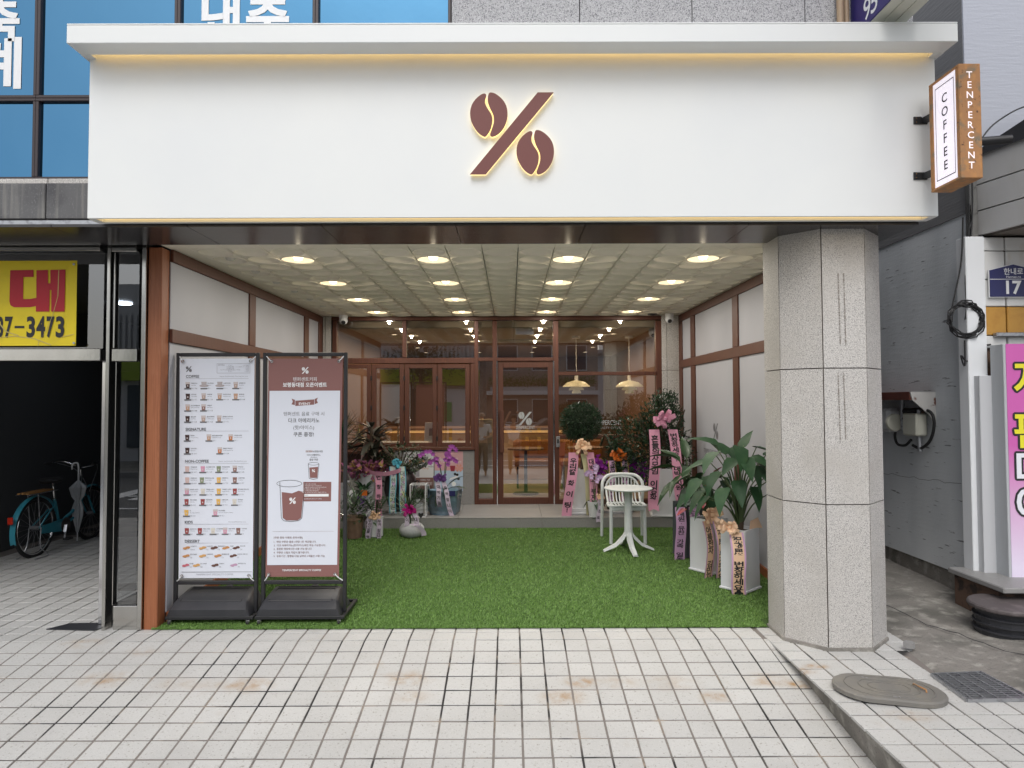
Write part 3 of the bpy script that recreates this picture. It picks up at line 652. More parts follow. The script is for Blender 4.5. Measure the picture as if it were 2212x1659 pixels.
# ================================================================== side walls of the recess: brown battens round grey panels
def sidewall(name, lab, X, sgn, ups, y0, zm, zr, texts):
    t = thing(name, lab, 'wall', (X, 7.5, 0))
    mb = MB(); mb.box(X-.01*sgn*0, X-sgn*.10, y0, YG+.1, -.03, ZC+.07); mb.build('wall_core', M['dark'], t)
    d = .028*sgn; top = (zr, ZC-.004)
    bars = [(y0, YG, *top), (y0, YG, *zm)]
    for a, b, c, e in bars:
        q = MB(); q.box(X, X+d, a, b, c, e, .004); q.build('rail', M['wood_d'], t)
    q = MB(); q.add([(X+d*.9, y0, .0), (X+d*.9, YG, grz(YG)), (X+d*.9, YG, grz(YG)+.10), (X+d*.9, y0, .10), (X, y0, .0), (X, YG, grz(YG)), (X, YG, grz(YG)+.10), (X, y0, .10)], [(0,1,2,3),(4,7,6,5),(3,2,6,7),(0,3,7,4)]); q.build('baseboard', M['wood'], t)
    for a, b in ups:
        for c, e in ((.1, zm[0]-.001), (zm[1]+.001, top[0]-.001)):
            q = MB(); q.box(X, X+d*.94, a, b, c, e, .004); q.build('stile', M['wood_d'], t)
    ys = [y0]+[v for p in ups for v in p]+[YG]
    for a, b in zip(ys[0::2], ys[1::2]):
        if b-a < .02: continue
        for c, e in ((.02, zm[0]), (zm[1], top[0])):
            q = MB(); q.box(X-.002*sgn, X+d*.3, a, b, c+.0, e, .001); q.build('panel', M['panel'], t)
    if texts:
        q = MB(); u = V((0, -1, 0)) if sgn < 0 else Y3
        for yc in texts:
            O = (X+d*.3+.0012*sgn, 0, 0); s_ = -1 if sgn < 0 else 1
            logo(q, s_*yc, 1.42, .20, O, u, Z3); q.text('TENPERCENT SPECIALTY COFFEE', s_*yc, 1.13, .075, O, u, Z3, w=1.05, bold=.01)
        q.build('wall_lettering', M['greyink'], t, norm=False)
    return t
sidewall('left_side_wall', 'white panelled wall with brown battens along the left of the recess', XL, 1, [(7.27, 7.44), (9.22, 9.41), (9.91, 10.12)], 5.60, (2.288, 2.40), 2.955, [6.4, 8.3])
sidewall('right_side_wall', 'white panelled wall with brown battens behind the potted plants on the right', XR, -1, [(7.46, 7.64), (9.22, 9.42), (9.9, 10.12)], 5.62, (2.272, 2.388), 2.955, [6.55, 8.36])
mb = MB(); mb.box(-2.912, -2.803, 5.478, 5.602, -.004, 3.048, .004); o = mb.build('wooden_post', M['wood']); tag(o, 'orange brown wooden post between the steel entrance and the menu board', 'post')
# ================================================================== glazing of the coffee shop
def rp(x0, y0, x1, y1, Y): a = at(x0, y1, Y); b = at(x1, y0, Y); return a.x, b.x, a.z, b.z
sf = thing('storefront', 'brown framed glass storefront with folding windows at the back of the recess', 'storefront', (-.5, YG, ZST))
FD = .055
def fr(name, x0, y0, x1, y1, m=None, parent=None, dy=0, dep=FD):
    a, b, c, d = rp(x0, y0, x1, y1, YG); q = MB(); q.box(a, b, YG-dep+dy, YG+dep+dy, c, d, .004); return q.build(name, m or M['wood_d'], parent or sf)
def pane(x0, y0, x1, y1, parent=None, y=YG, name='pane', m=None):
    a, b, c, d = rp(x0, y0, x1, y1, YG); q = MB(); q.add([(a-.008, y, c-.008), (b+.008, y, c-.008), (b+.008, y, d+.008), (a-.008, y, d+.008)], [(0, 1, 2, 3)]); return q.build(name, m or M['glass'], parent or sf, norm=False)
fr('head_rail', 718, 683.5, 1428, 693.5)
for x0, x1, yb in ((718, 729.5, 1113), (1025.4, 1033.4, 1090), (1065, 1073.3, 1090), (1196.4, 1205.6, 1090), (1418.8, 1428, 1090)): fr('mullion', x0, 693.7, x1, yb)
fr('mullion', 870.3, 693.7, 878.5, 773)
fr('transom', 729.6, 773.2, 1025.3, 785.8); fr('transom', 1033.5, 772.8, 1064.9, 780.4); fr('transom', 1073.4, 772.8, 1196.3, 780.4); fr('transom', 1205.7, 803, 1418.7, 811)
fr('window_sill', 729.6, 965.4, 1025.3, 972.5, dep=.085); fr('sill_rail', 1205.7, 938.4, 1418.7, 947)
fr('bottom_rail', 1033.5, 1077, 1064.9, 1090); fr('bottom_rail', 1205.7, 1077, 1418.7, 1090); fr('window_jamb', 1016.8, 785.9, 1025.3, 965.3)
for r in ((729.5, 693.5, 870.3, 773), (878.5, 693.5, 1025.4, 773), (1033.4, 693.5, 1065, 773), (1033.4, 780.4, 1065, 1077), (1073.3, 693.5, 1196.4, 773), (1205.6, 693.5, 1418.8, 803), (1205.6, 811, 1418.8, 938.4), (1205.6, 947, 1418.8, 1077)): pane(*r)
for k in range(4):                                  # folding window leaves
    x0 = 733.6+70.7*k; x1 = x0+69.6; y0, y1 = 787.2, 964.6; w = 9.8
    lf = fr('folding_window', x0, y0, x0+w, y1, dy=-.02, dep=.03)
    fr('leaf_rail', x1-w, y0, x1, y1, None, lf, -.02, .03); fr('leaf_rail', x0+w, y0, x1-w, y0+w-1, None, lf, -.021, .03); fr('leaf_rail', x0+w, y1-w+1, x1-w, y1, None, lf, -.021, .03)
    pane(x0+w, y0+w-1, x1-w, y1-w+1, lf, YG-.02)
    if k:
        for yy in (812, 876, 942): fr('hinge', x0-2.2, yy, x0+.8, yy+10, M['blackmetal'], lf, -.055, .012)
dr = fr('door', 1075, 781, 1086.8, 1088.5, dy=-.01, dep=.028)
for r in ((1184.3, 781, 1195.4, 1088.5), (1086.9, 781, 1184.2, 794.6), (1086.9, 1073.8, 1184.2, 1088.5)): fr('door_rail', *r, None, dr, -.01, .028)
pane(1086.8, 794.6, 1184.3, 1073.8, dr, YG-.01, 'door_glass')
fr('door_handle', 1080.5, 887, 1088.5, 977, M['wood_d'], dr, -.085, .018)
for yy in (893, 969): fr('handle_stud', 1083, yy, 1086, yy+3, M['chrome'], dr, -.055, .02)
a, b, c, d = rp(1073.6, 780, 1074.8, 1089, YG); q = MB(); q.box(a, b, YG-.062, YG-.04, c, d); q.build('door_edge_trim', M['chrome'], sf)
a, b, c, d = rp(1195.6, 780, 1196.6, 1089, YG); q = MB(); q.box(a, b, YG-.062, YG-.04, c, d); q.build('door_edge_trim', M['chrome'], sf)
fr('access_reader', 1200.5, 942.5, 1208.8, 965, M['galv'], None, -.066, .012); fr('reader_window', 1202.8, 948, 1206.4, 957, M['ink'], None, -.08, .003)
# print on the glass
wl = mat('frosted_vinyl_print', (.42, .44, .45), .7)
q = MB(); p = at(1134.5, 912, YG-.0125); logo(q, p.x, at(1134, 904, YG-.0125).z, .20, (0, YG-.0125, 0), X3, Z3)
p = at(1134.5, 926, YG-.0125); q.text('TENPERCENT', p.x, p.z-.005, .07, (0, YG-.0125, 0), X3, Z3, w=.285, bold=.012); q.text('SPECIALTY COFFEE', p.x, p.z-.05, .03, (0, YG-.0125, 0), X3, Z3, w=.2)
q.build('door_print', wl, dr, norm=False)
q = MB(); p = at(1313, 914, YG-.002); q.text('TENPERCENT', p.x, p.z-.025, .10, (0, YG-.002, 0), X3, Z3, w=.42, bold=.012); q.text('SPECIALTY COFFEE', p.x, p.z-.085, .045, (0, YG-.002, 0), X3, Z3, w=.42); q.build('window_print', wl, sf, norm=False)
# tiled wall below the folding windows
a, b, c, d = rp(729.6, 972.6, 1025.3, 1110, YG)
lw = thing('low_tiled_wall', 'low grey tiled wall under the folding windows, two posters on it', 'wall', ((a+b)/2, YG, ZST))
q = MB(); q.box(a, b, YG-.03, YG+.12, ZST, d); q.build('wall_core', M['joint'], lw)
n = 4
for i in range(n):
    for e, f in ((ZST, ZST+.45), (ZST+.45, d)):
        q = MB(); q.box(a+(b-a)*i/n+.0015, a+(b-a)*(i+1)/n-.0015, YG-.042, YG-.03, e+.0015, f-.0015, .001); q.build('wall_tile', M['steptile'], lw)
a, b, c, d = rp(729, 974, 848, 1008, YG-.25)
t = thing('folding_shelf', 'dark brown wooden shelf board hinged under the folding windows', 'shelf', ((a+b)/2, YG-.2, c))
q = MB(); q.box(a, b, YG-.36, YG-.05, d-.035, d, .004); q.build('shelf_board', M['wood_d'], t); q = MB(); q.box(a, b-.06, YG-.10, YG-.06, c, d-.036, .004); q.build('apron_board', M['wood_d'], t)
q = MB(); q.prism([(0, 0), (.27, 0), (.27, -.04), (.04, -.24), (0, -.24)], (b-.05, YG-.062, d-.036), (0, -1, 0), Z3, (.03, 0, 0)); q.build('bracket', M['wood_d'], t)
# posters
def poster(name, lab, x0, y0, x1, y1, m, draw):
    Y = YG-.046; a, b, c, d = rp(x0, y0, x1, y1, Y); t = thing(name, lab, 'poster', ((a+b)/2, Y, c))
    q = MB(); q.box(a, b, Y-.001, Y+.002, c, d); q.build('sheet', m, t)
    w, h = b-a, d-c; O = V((a, Y-.0022, c)); draw(t, O, w, h)
def p1(t, O, w, h):
    q = MB(); q.text('TENPERCENT', .30*w, .885*h, .045, O, X3, Z3, bold=.01); q.text('2025년 7월 그랜드오픈', .5*w, .83*h, .03, O, X3, Z3); q.text('매월, 10일 텐데이!', .5*w, .76*h, .075, O, X3, Z3, w=.62*w, bold=.03)
    q.text('매월 10일, 전 10%할인', .72*w, .60*h, .026, O, X3, Z3); q.build('print', M['ink'], t, norm=False)
    q = MB(); q.rect(.58*w, .74*w, .875*h,   .915*h, O, X3, Z3); q.build('print_block', M['brownink'], t, norm=False); q = MB(); q.rect(.2*w, 1*w, 0, .34*h, O, X3, Z3); q.build('print_block', M['brownink'], t, norm=False)
    q = MB(); q.text('텐퍼센트 공식앱에서만!', .5*w, .70*h, .06, O, X3, Z3, w=.66*w, bold=.03); q.text('한정수량', .72*w, .55*h, .026, O, X3, Z3); q.build('print', mat('orange_print', (.6, .22, .02), .6), t, norm=False)
    q = MB(); O2 = O+V((0, -.001, 0)); q.text('이벤트 기간', .72*w, .26*h, .03, O2, X3, Z3, bold=.01); q.text('10% 할인', .75*w, .16*h, .05, O2, X3, Z3, bold=.01); q.text('카드 결제', .4*w, .1*h, .03, O2, X3, Z3); q.build('print', M['paper_w'], t, norm=False)
    q = MB(); q.rect(.28*w, .52*w, .36*h, .62*h, O, X3, Z3); q.build('print', M['paleink'], t, norm=False)
poster('poster', 'white poster with orange headline and brown lower block on the tiled wall', 873, 975, 936.5, 1061, M['paper_w'], p1)
def p2(t, O, w, h):
    q = MB(); q.rect(0, w, 0, .52*h, O, X3, Z3); q.build('print_block', M['paper_b'], t, norm=False); O = O+V((0, -.001, 0))
    q = MB(); logo(q, .5*w, .87*h, .10*w, O, X3, Z3); q.text('Summer sip mood !', .5*w, .76*h, .07, O, X3, Z3, w=.64*w, bold=.008); q.text('자몽, 라임과 함께하는 여름한정', .5*w, .72*h, .028, O, X3, Z3); q.flat([(.5*w, .27*h), (.82*w, .35*h), (.86*w, .40*h), (.56*w, .33*h)], O, X3, Z3); q.build('print', M['whiteink'], t, norm=False)
    O = O+V((0, -.001, 0)); q = MB(); q.flat([(.57*w, .50*h), (.70*w, .50*h), (.73*w, .64*h), (.54*w, .64*h)], O, X3, Z3); q.build('drink_print', mat('berry_print', (.30, .03, .05), .5), t, norm=False)
    q = MB()
    for x, y in ((.72, .43), (.80, .41), (.84, .31)): q.flat([(x*w+.02*math.cos(k), y*h+.02*math.sin(k)) for k in np.arange(0, 6.28, .7)], O, X3, Z3)
    q.build('cherry_print', M['ink'], t, norm=False)
    q = MB()
    for k in range(6): q.flat([(.86*w, .58*h), (.86*w+.06*math.cos(k*1.05-.3), .58*h+.06*math.sin(k*1.05-.3)), (.86*w+.06*math.cos(k*1.05+.3), .58*h+.06*math.sin(k*1.05+.3))], O, X3, Z3)
    q.flat([(.12*w, .40*h), (.20*w, .40*h), (.17*w, .48*h)], O, X3, Z3); q.build('flower_print', mat('coral_print', (.65, .3, .22), .5), t, norm=False)
poster('poster', 'pink and pale blue summer drink poster on the tiled wall', 939, 975, 1000, 1061, M['paper_p'], p2)
# ================================================================== inside the shop
rm = S('shop_interior')
for nme, bx, m in (('floor', (-3, 2.9, YG+.05, 17.2, ZST-.1, ZST-.002), M['infloor']), ('ceiling', (-3, 2.9, YG+.05, 17.2, 2.9, 3.0), M['inceil']), ('back_wall', (-3, 2.9, 17.0, 17.2, ZST, 2.9), M['inwall']),
                   ('left_wall', (-3, -2.75, YG+.06, 17, ZST, 2.9), M['inwall']), ('right_wall', (2.5, 2.75, YG+.06, 17, ZST, 2.9), M['inwall']), ('ceiling_lip', (-3, 2.9, YG+.06, YG+.2, 2.9, 3.2), M['inwall'])):
    q = MB(); q.box(*bx); o = q.build(nme, m, rm)
t = thing('service_counter', 'long coffee counter with an amber lit edge deep inside the shop', 'counter', (-.6, 13.6, ZST))
q = MB(); q.box(-2.4, 1.0, 13.2, 13.9, ZST, 1.24, .01); q.build('front', M['counter'], t); q = MB(); q.box(-2.45, 1.05, 13.12, 13.95, 1.241, 1.29, .008); q.build('worktop', M['inwall'], t); q = MB(); q.box(-2.4, 1.0, 13.16, 13.19, 1.19, 1.235); q.build('light_strip', M['glow'], t)
t = thing('service_counter', 'window counter behind the folding windows with coffee equipment on it', 'counter', (-1.6, 10.7, ZST))
q = MB(); q.box(-2.7, -.55, 10.45, 11.0, ZST, 1.12, .01); q.build('front', M['counter'], t); q = MB(); q.box(-2.7, -.53, 10.4, 11.05, 1.121, 1.16, .006); q.build('worktop', M['shopgrey'], t)
for i, (x, w) in enumerate(((.05, .7), (.85, .7))):
    t = thing('bench', 'tan leather bench seat seen through the %s' % ('glass door' if i == 0 else 'right hand glazing'), 'bench', (x+.3, 12.0, ZST))
    q = MB(); q.box(x, x+w+.08, 11.8, 12.3, ZST+.38, ZST+.5, .03); q.build('seat', M['orangeseat'], t); q = MB(); q.box(x, x+w+.08, 12.2, 12.32, ZST+.505, ZST+.82, .03); q.build('backrest', M['orangeseat'], t)
    for dx in (.06, w):
        q = MB(); q.box(x+dx, x+dx+.03, 11.86, 12.24, ZST, ZST+.379); q.build('leg', M['blackmetal'], t)
for nme, lab, x, y, s in (('cafe_table', 'dark little cafe table behind the door glass', .25, 11.2, 1), ('cafe_table', 'dark cafe table behind the topiary ball', 1.25, 11.4, 1)):
    t = thing(nme, lab, 'table', (x, y, ZST)); q = MB(); q.lathe([(.3, .72), (.3, .745), (0, .746)], 24, (x, y, ZST)); q.build('tabletop', M['inwall'], t); q = MB(); q.lathe([(.22, 0), (.2, .02), (.03, .03), (.025, .72)], 16, (x, y, ZST)); q.build('pedestal', M['blackmetal'], t)
a, b, c, d = rp(1030, 905, 1064, 1080, 10.75); q = MB(); q.box(a, b, 10.72, 10.78, ZST, d, .01); o = q.build('added_wall_panel', mat('cream_laminate', (.62, .47, .24), .5)); tag(o, 'cream panel added behind the narrow side pane left of the door for the warm lit wall', 'wall panel')  # added panel standing in for the warm lit wall inside
# white dispensers, register, tap on the window counter
t = thing('tablet_stand', 'pale tablet stand on the window counter behind the second folding pane', 'tablet', (-1.18, 10.6, 1.16))
R = Matrix.Translation((-1.2, 10.6, 1.28)) @ Matrix.Rotation(-.35, 4, 'X'); q = MB(); q.box(-.13, .13, -.01, .01, -.1, .2, .006, 0, R); q.build('screen', M['whiteink'], t); q = MB(); q.box(-.06, .06, -.012, -.0105, -.02, .1, 0, 0, R); q.build('display', M['greyink'], t); q = MB(); q.lathe([(.08, 0), (.07, .02), (.02, .03), (.02, .09)], 16, (-1.2, 10.62, 1.16)); q.build('foot', M['whiteink'], t)
for i, x in enumerate((-2.35, -2.2)):
    t = thing('pump_bottle', '%s cream pump bottle on the window counter at the far left' % ('outer', 'inner')[i], 'bottle', (x, 10.62, 1.16)); q = MB(); q.lathe([(.05, 0), (.052, .03), (.05, .14), (.02, .18), (.015, .21)], 16, (x, 10.62, 1.16)); q.build('bottle_body', M['cream'], t, smooth=50); q = MB(); q.tube([(x, 10.62, 1.37), (x, 10.62, 1.43), (x+.06, 10.60, 1.43)], .008); q.build('pump', M['cream'], t)
t = thing('tap', 'curved steel tap on the window counter', 'tap', (-1.75, 10.7, 1.16)); q = MB(); q.tube(curve([(-1.75, 10.7, 1.16), (-1.75, 10.7, 1.5), (-1.68, 10.66, 1.62), (-1.58, 10.6, 1.6), (-1.55, 10.58, 1.5)], 6), .012, 10); q.build('spout', M['chrome'], t, smooth=60)
# pendant lamps
for i, x in enumerate((1245, 1359.5)):
    c = at(x, 830, 11.6); t = thing('pendant_lamp', ('cream layered pendant lamp nearer the door, behind the glass', 'cream layered pendant lamp on the right, behind the glass')[i], 'pendant lamp', (c.x, 11.6, 2.9), 0, 'pendant lamps')
    z = c.z
    for nme, pr, m in (('shade', [(.235, -.045), (.225, -.025), (.15, .035), (.05, .06), (.03, .065)], 'plam'), ('shade', [(.13, -.10), (.12, -.07), (.09, -.05)], 'plam'), ('shade', [(.08, -.155), (.075, -.12), (.055, -.10)], 'plam')):
        q = MB(); q.lathe(pr, 28, (c.x, 11.6, z), caps=False); q.build(nme, M.setdefault('plam', mat('pendant_enamel', (.62, .58, .42), .4, emit=(1, .80, .45), es=.10)), t, smooth=60)
    q = MB(); q.lathe([(.03, .065), (.03, .16), (.012, .18)], 16, (c.x, 11.6, z)); q.build('cap', M['whiteink'], t); q = MB(); q.tube([(c.x, 11.6, z+.17), (c.x, 11.6, 2.9)], .005, 6); q.build('cord', M['whiteink'], t); q = MB(); q.lathe([(.07, 2.86), (.07, 2.9)], 20, (c.x, 11.6, 0)); q.build('ceiling_rose', M['whiteink'], t)
    q = MB(); q.lathe([(.04, -.13), (0, -.131)], 16, (c.x, 11.6, z)); q.build('bulb', M['lamp'], t)
k = 0
for y in (11.2, 12.6, 14.0, 15.4):
    for x in (-1.9, -.7, .5, 1.7):
        t = thing('interior_fill', 'small downlight added inside the shop, %s row behind the glass, %s from the left' % (ords[k//4], ords[k % 4]), 'downlight', (x, y, 2.9), 0, 'downlights added inside the shop'); k += 1  # added lamps, put in to brighten and warm the shop interior
        q = MB(); q.lathe([(.045, -.004), (0, -.0041)], 16); q.build('lens', M['lamp'], t, local=True)
        if y < 15: al = bpy.data.lights.new('interior_fill_beam', 'AREA'); al.shape = 'DISK'; al.size = .08; al.energy = 9; al.color = (1, .74, .45); inst('interior_fill_beam', al, t, Matrix.Translation((0, 0, -.012)), local=True)  # added warm fill for the interior
        q = MB(); q.lathe([(.045, -.006), (.06, -.006), (.06, 0)], 16, caps=False); q.build('trim', M['lampring'], t, local=True)
a, b, c, d = rp(1113.5, 697, 1153, 730, 10.35); t = thing('paper_notice', 'pale notice hanging from the ceiling above the door, behind the transom glass', 'notice', ((a+b)/2, 10.35, d))
q = MB(); q.box(a, b, 10.345, 10.355, c+.05, d-.05); q.build('sheet', mat('lavender_sheet', (.34, .33, .42), .5), t); q = MB(); q.box(a-.03, b+.03, 10.33, 10.37, d-.05, d+.03, .004); q.build('bar', mat('mint_bar', (.35, .45, .43), .5), t)
a, b, c, d = rp(1090, 722, 1125, 740, 12.5); t = thing('air_conditioner', 'ceiling cassette air conditioner inside the shop above the door', 'air conditioner', (.2, 12.6, 2.85)); q = MB(); q.box(-.2, .75, 12.2, 13.1, 2.85, 2.9, .01); q.build('cover', M['inceil'], t); q = MB(); q.box(-.1, .65, 12.26, 12.3, 2.845, 2.8499); q.build('vent', M['ink'], t)
# domed security cameras
def cctv(lab, p, inside=False):
    t = thing('security_camera', lab, 'security camera', (p.x, p.y, ZC if not inside else 2.9)); z = t.location.z
    q = MB(); q.lathe([(.062, -.04), (.062, 0)], 24, (p.x, p.y, z)); q.lathe([(0, -.135), (.035, -.13), (.055, -.105), (.062, -.08), (.058, -.0405)], 24, (p.x, p.y, z)); q.build('housing', M['whiteink'], t, smooth=50)
    d = V((-.1 if p.x > 0 else .2, -1, -.7)).normalized(); c = V((p.x, p.y, z-.08)); q = MB(); q.tube([c+d*.03, c+d*.060], .030, 16); q.build('lens', M['ink'], t, smooth=40)
cctv('small white dome camera under the ceiling at the left end of the glazing', at(742, 689, 9.95)); cctv('white dome camera under the ceiling on the right hand granite pier', at(1446, 686, 9.9)); cctv('white dome camera inside the shop behind the upper right pane', at(1410, 700, 10.4), True)
q = MB(); c = atz(1386, 692, ZC+.002); q.lathe([(.07, -.01), (.07, 0)], 24, (c.x, 9.9, ZC)); q.lathe([(.03, -.02), (.05, -.012)], 20, (c.x, 9.9, ZC)); o = q.build('ceiling_speaker', M['blackplastic']); tag(o, 'small round dark ceiling speaker near the right hand pier', 'speaker')
# ================================================================== steel framed entrance on the left
en = thing('steel_entrance', 'stainless steel door frame of the passage to the left of the wooden post', 'door frame', (-3.1, 5.5, 0))
YE = 5.50
def eb(name, x0, y0, x1, y1, m='steel', dep=.05, dy=0, parent=None, zmin=None):
    a, b, c, d = rp(x0, y0, x1, y1, YE); c = zmin if zmin is not None else c
    q = MB(); q.box(a, b, YE-dep+dy, YE+dep+dy, c, d, .004); return q.build(name, M[m], parent or en)
eb('jamb', 226, 529, 247, 1357, zmin=0); eb('jamb', 302, 529, 323.5, 1357, zmin=0)
eb('bottom_plate', 247.5, 1307, 301.5, 1357, zmin=0, dep=.03)
eb('header', -120, 529, 301.5 if False else 225.5, 546, dep=.06); eb('header', 247.5, 529, 301.5, 546, dep=.048); eb('transom', -120, 754, 225.5, 781, dep=.06); eb('transom', 247.5, 754, 301.5, 781, dep=.045)
for x0, x1 in ((247.5, 254),): eb('inner_bead', x0, 547, x1, 753, dep=.03); eb('inner_bead', x0, 782, x1, 1306, dep=.03)
def epane(x0, y0, x1, y1, dy=0):
    a, b, c, d = rp(x0, y0, x1, y1, YE); q = MB(); q.add([(a, YE+dy, c), (b, YE+dy, c), (b, YE+dy, d), (a, YE+dy, d)], [(0, 1, 2, 3)]); q.build('pane', M['darkglass'], en, norm=False)
epane(-120, 546, 226, 754); epane(254, 546, 302, 754); epane(254, 781, 302, 1307)
t = thing('glass_door', 'steel edged glass door standing open into the dark passage', 'door', (-3.24, 5.55, 0))
q = MB(); q.box(-3.335, -3.275, 5.58, 5.62, .01, 2.16, .006); q.build('stile', M['chrome'], t); q = MB(); q.box(-3.325, -3.285, 6.42, 6.5, .01, 2.16, .006); q.build('stile', M['chrome'], t)
for c, d in ((.01, .12), (2.06, 2.16)):
    q = MB(); q.box(-3.322, -3.288, 5.622, 6.418, c, d, .004); q.build('rail', M['steel'], t)
q = MB(); q.add([(-3.305, 5.62, .12), (-3.305, 6.42, .12), (-3.305, 6.42, 2.06), (-3.305, 5.62, 2.06)], [(0, 1, 2, 3)]); q.build('pane', M['darkglass'], t, norm=False)
q = MB(); q.box(-3.27, -3.262+.03, 5.53, 5.60, .0, 2.12); q.build('black_seal', M['blackmetal'], t)
q = MB(); P = [(-.30, -.05), (.10, -.08), (.16, .03), (.02, .10), (-.2, .09)]; q.prism(P, (-3.38, 5.53, .003), X3, Y3, (0, 0, .006)); o = q.build('rubber_mat', M['blackplastic']); tag(o, 'scrap of black rubber mat under the edge of the open steel door', 'mat')
# yellow rental banner
Yb = YE-.075; a, b, c, d = rp(-260, 563, 167, 748, Yb)
t = thing('rental_banner', 'yellow banner with red and black lettering tied above the passage', 'banner', ((a+b)/2, Yb, c))
q = MB(); n = 24
for i in range(n+1):
    for j in range(9): x = a+(b-a)*i/n; z = c+(d-c)*j/8; q.v.append((x, Yb+.0015*math.sin(7*x+3*z)+.001*math.sin(17*x), z))
for i in range(n):
    for j in range(8): q.f.append((i*9+j, (i+1)*9+j, (i+1)*9+j+1, i*9+j+1)); q.m.append(0)
q.build('cloth', M['yellow'], t, smooth=80, norm=False)
def bx(x, y): p = at(x, y, Yb-.0035); return (p.x, p.z)
Ob = (0, Yb-.0035, 0)
q = MB()                                            # heavy red syllable, drawn
q.flat([bx(45, 585), bx(139, 583), bx(138, 602)][:0] or [bx(45.5, 585), bx(139, 585), bx(139, 601), bx(96, 601), bx(96, 660), bx(122, 660), bx(149, 656), bx(149, 678), bx(122, 683), bx(58, 683), bx(46, 678), bx(43, 668)], Ob, X3, Z3)
for P in ([(151, 582), (200, 582), (200, 613), (207, 613), (207, 582), (257, 582), (254, 695), (204, 695), (206, 639), (199, 639), (197, 695), (147, 695)],):
    k = lambda x: 45+(x-45)*.445
q.v, q.f, q.m = [], [], []
k = lambda x: 22+(x-45)*.559
P = [(45, 585), (135, 584), (135, 602), (96, 602), (95, 658), (120, 658), (146, 655), (146, 585), (191, 584), (191, 618), (200, 618), (200, 584), (259, 583), (255, 690), (203, 690), (204, 635), (198, 635), (196, 690), (144, 690), (144, 676), (120, 679), (60, 679), (46, 674), (42, 664)]
q.flat([bx(k(x), 583+(y-584)*.85) for x, y in P], Ob, X3, Z3); q.build('red_lettering', M['red'], t, norm=False)
q = MB()
for x0, x1, ch in ((-18, 13, '8'), (17, 50, '7'), (57, 95, '-'), (102, 138, '3'), (140, 177, '4'), (180, 213, '7'), (216, 252, '3')):
    s = .553; A, B = bx(x0*s, 717), bx(x1*s, 717)
    if ch == '-': e = bx(x0*s, 704); f = bx(x1*s, 709); q.flat([(e[0], f[1]), (f[0], f[1]), (f[0], e[1]), (e[0], e[1])], Ob, X3, Z3); continue
    q.text(ch, (A[0]+B[0])/2, bx(0, 727)[1], .222, Ob, X3, Z3, w=(B[0]-A[0])*.93, bold=.035)
q.build('phone_number', M['ink'], t, norm=False)
for P in ([(-20, 731), (30, 726), (72, 731), (110, 745), (133, 728), (160, 722)], [(127, 583), (125, 640), (114, 680), (98, 718), (84, 737), (82, 748)], [(0, 700), (12, 716), (40, 725)]):
    q = MB(); PP = [at(x, y, Yb-.0046) for x, y in P]
    for A, B in zip(PP[:-1], PP[1:]): w_ = V((.003, 0, .003)); q.add([A-w_, A+w_, B+w_, B-w_], [(0, 1, 2, 3)])
    q.build('crease_tape', mat('yellowed_tape', (.52, .42, .12), .35), t, norm=False)
for sx_, sy_ in ((-58, 571), (160, 571), (160, 741)):
    p = at(sx_, sy_, Yb-.008); q = MB(); q.tube([p, p+V((0, -.006, 0))], .009, 10); q.build('eyelet', M['galv'], t)
# dark passage behind
ps = S('entrance_passage')
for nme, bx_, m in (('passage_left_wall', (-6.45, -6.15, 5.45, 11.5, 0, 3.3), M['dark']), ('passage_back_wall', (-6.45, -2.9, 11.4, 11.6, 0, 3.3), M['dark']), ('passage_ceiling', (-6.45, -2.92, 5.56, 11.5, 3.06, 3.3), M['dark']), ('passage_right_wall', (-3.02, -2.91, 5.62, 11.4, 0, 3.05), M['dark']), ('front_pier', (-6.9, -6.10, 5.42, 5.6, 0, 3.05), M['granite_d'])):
    q = MB(); q.box(*bx_); q.build(nme, m, ps)
for i, x in enumerate((-6.1, -5.3, -4.5, -3.7)): q = MB(); q.box(x, x+.06, 11.36, 11.40, 0, 3.05); q.build('wall_strip', M['steel'] if i == 2 else M['mullion'], ps)
q = MB(); q.box(-6.145, -6.12, 6.9, 7.9, .9, 2.0, .01); o = q.build('notice_board', M['dark']); tag(o, 'dark framed board on the wall of the passage behind the bicycle', 'board')
q = MB(); c = at(262, 620, 8.6); q.lathe([(.13, -.01), (0, -.011)], 24, (c.x, 8.6, 3.055)); o = q.build('passage_light', mat('cool_lamp', (.9, .95, 1), .5, emit=(.8, .88, 1), es=14)); tag(o, 'round cool white ceiling lamp inside the dark passage', 'ceiling lamp')
# ================================================================== neighbour on the right
nb = thing('grey_house', 'blue grey stuccoed neighbour building across the narrow alley', 'building', (5, 8, 0))
XN, YN = 4.06, 5.98
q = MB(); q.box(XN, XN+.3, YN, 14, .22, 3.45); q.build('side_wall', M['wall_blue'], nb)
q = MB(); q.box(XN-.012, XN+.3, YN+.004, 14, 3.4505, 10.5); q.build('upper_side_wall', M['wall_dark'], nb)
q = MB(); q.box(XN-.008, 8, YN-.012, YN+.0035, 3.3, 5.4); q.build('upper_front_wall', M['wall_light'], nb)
q = MB(); q.box(XN+.3, 8, YN+.0036, 14, 0, 5.3); q.box(2.9, 4.1, 13.9, 14.2, 0, 3.2); q.build('core_wall', M['dark'], nb)
f = MB(); ff = [(XN+.02, y, .22+.05*random.random()-.02) for y in np.arange(YN, 14, .12)]
f.add([(XN+.03, y, -.05) for _, y, _ in ff]+[(x, y, z) for x, y, z in ff], [(i, i+1, len(ff)+i+1, len(ff)+i) for i in range(len(ff)-1)]); f.build('crumbled_footing', M['concrete'], nb, norm=False)
q = MB(); pc = [(4.055, y, .95+.25*(9-y)*.12+random.uniform(-.015, .015)) for y in np.arange(8.4, 6.1, -.08)]
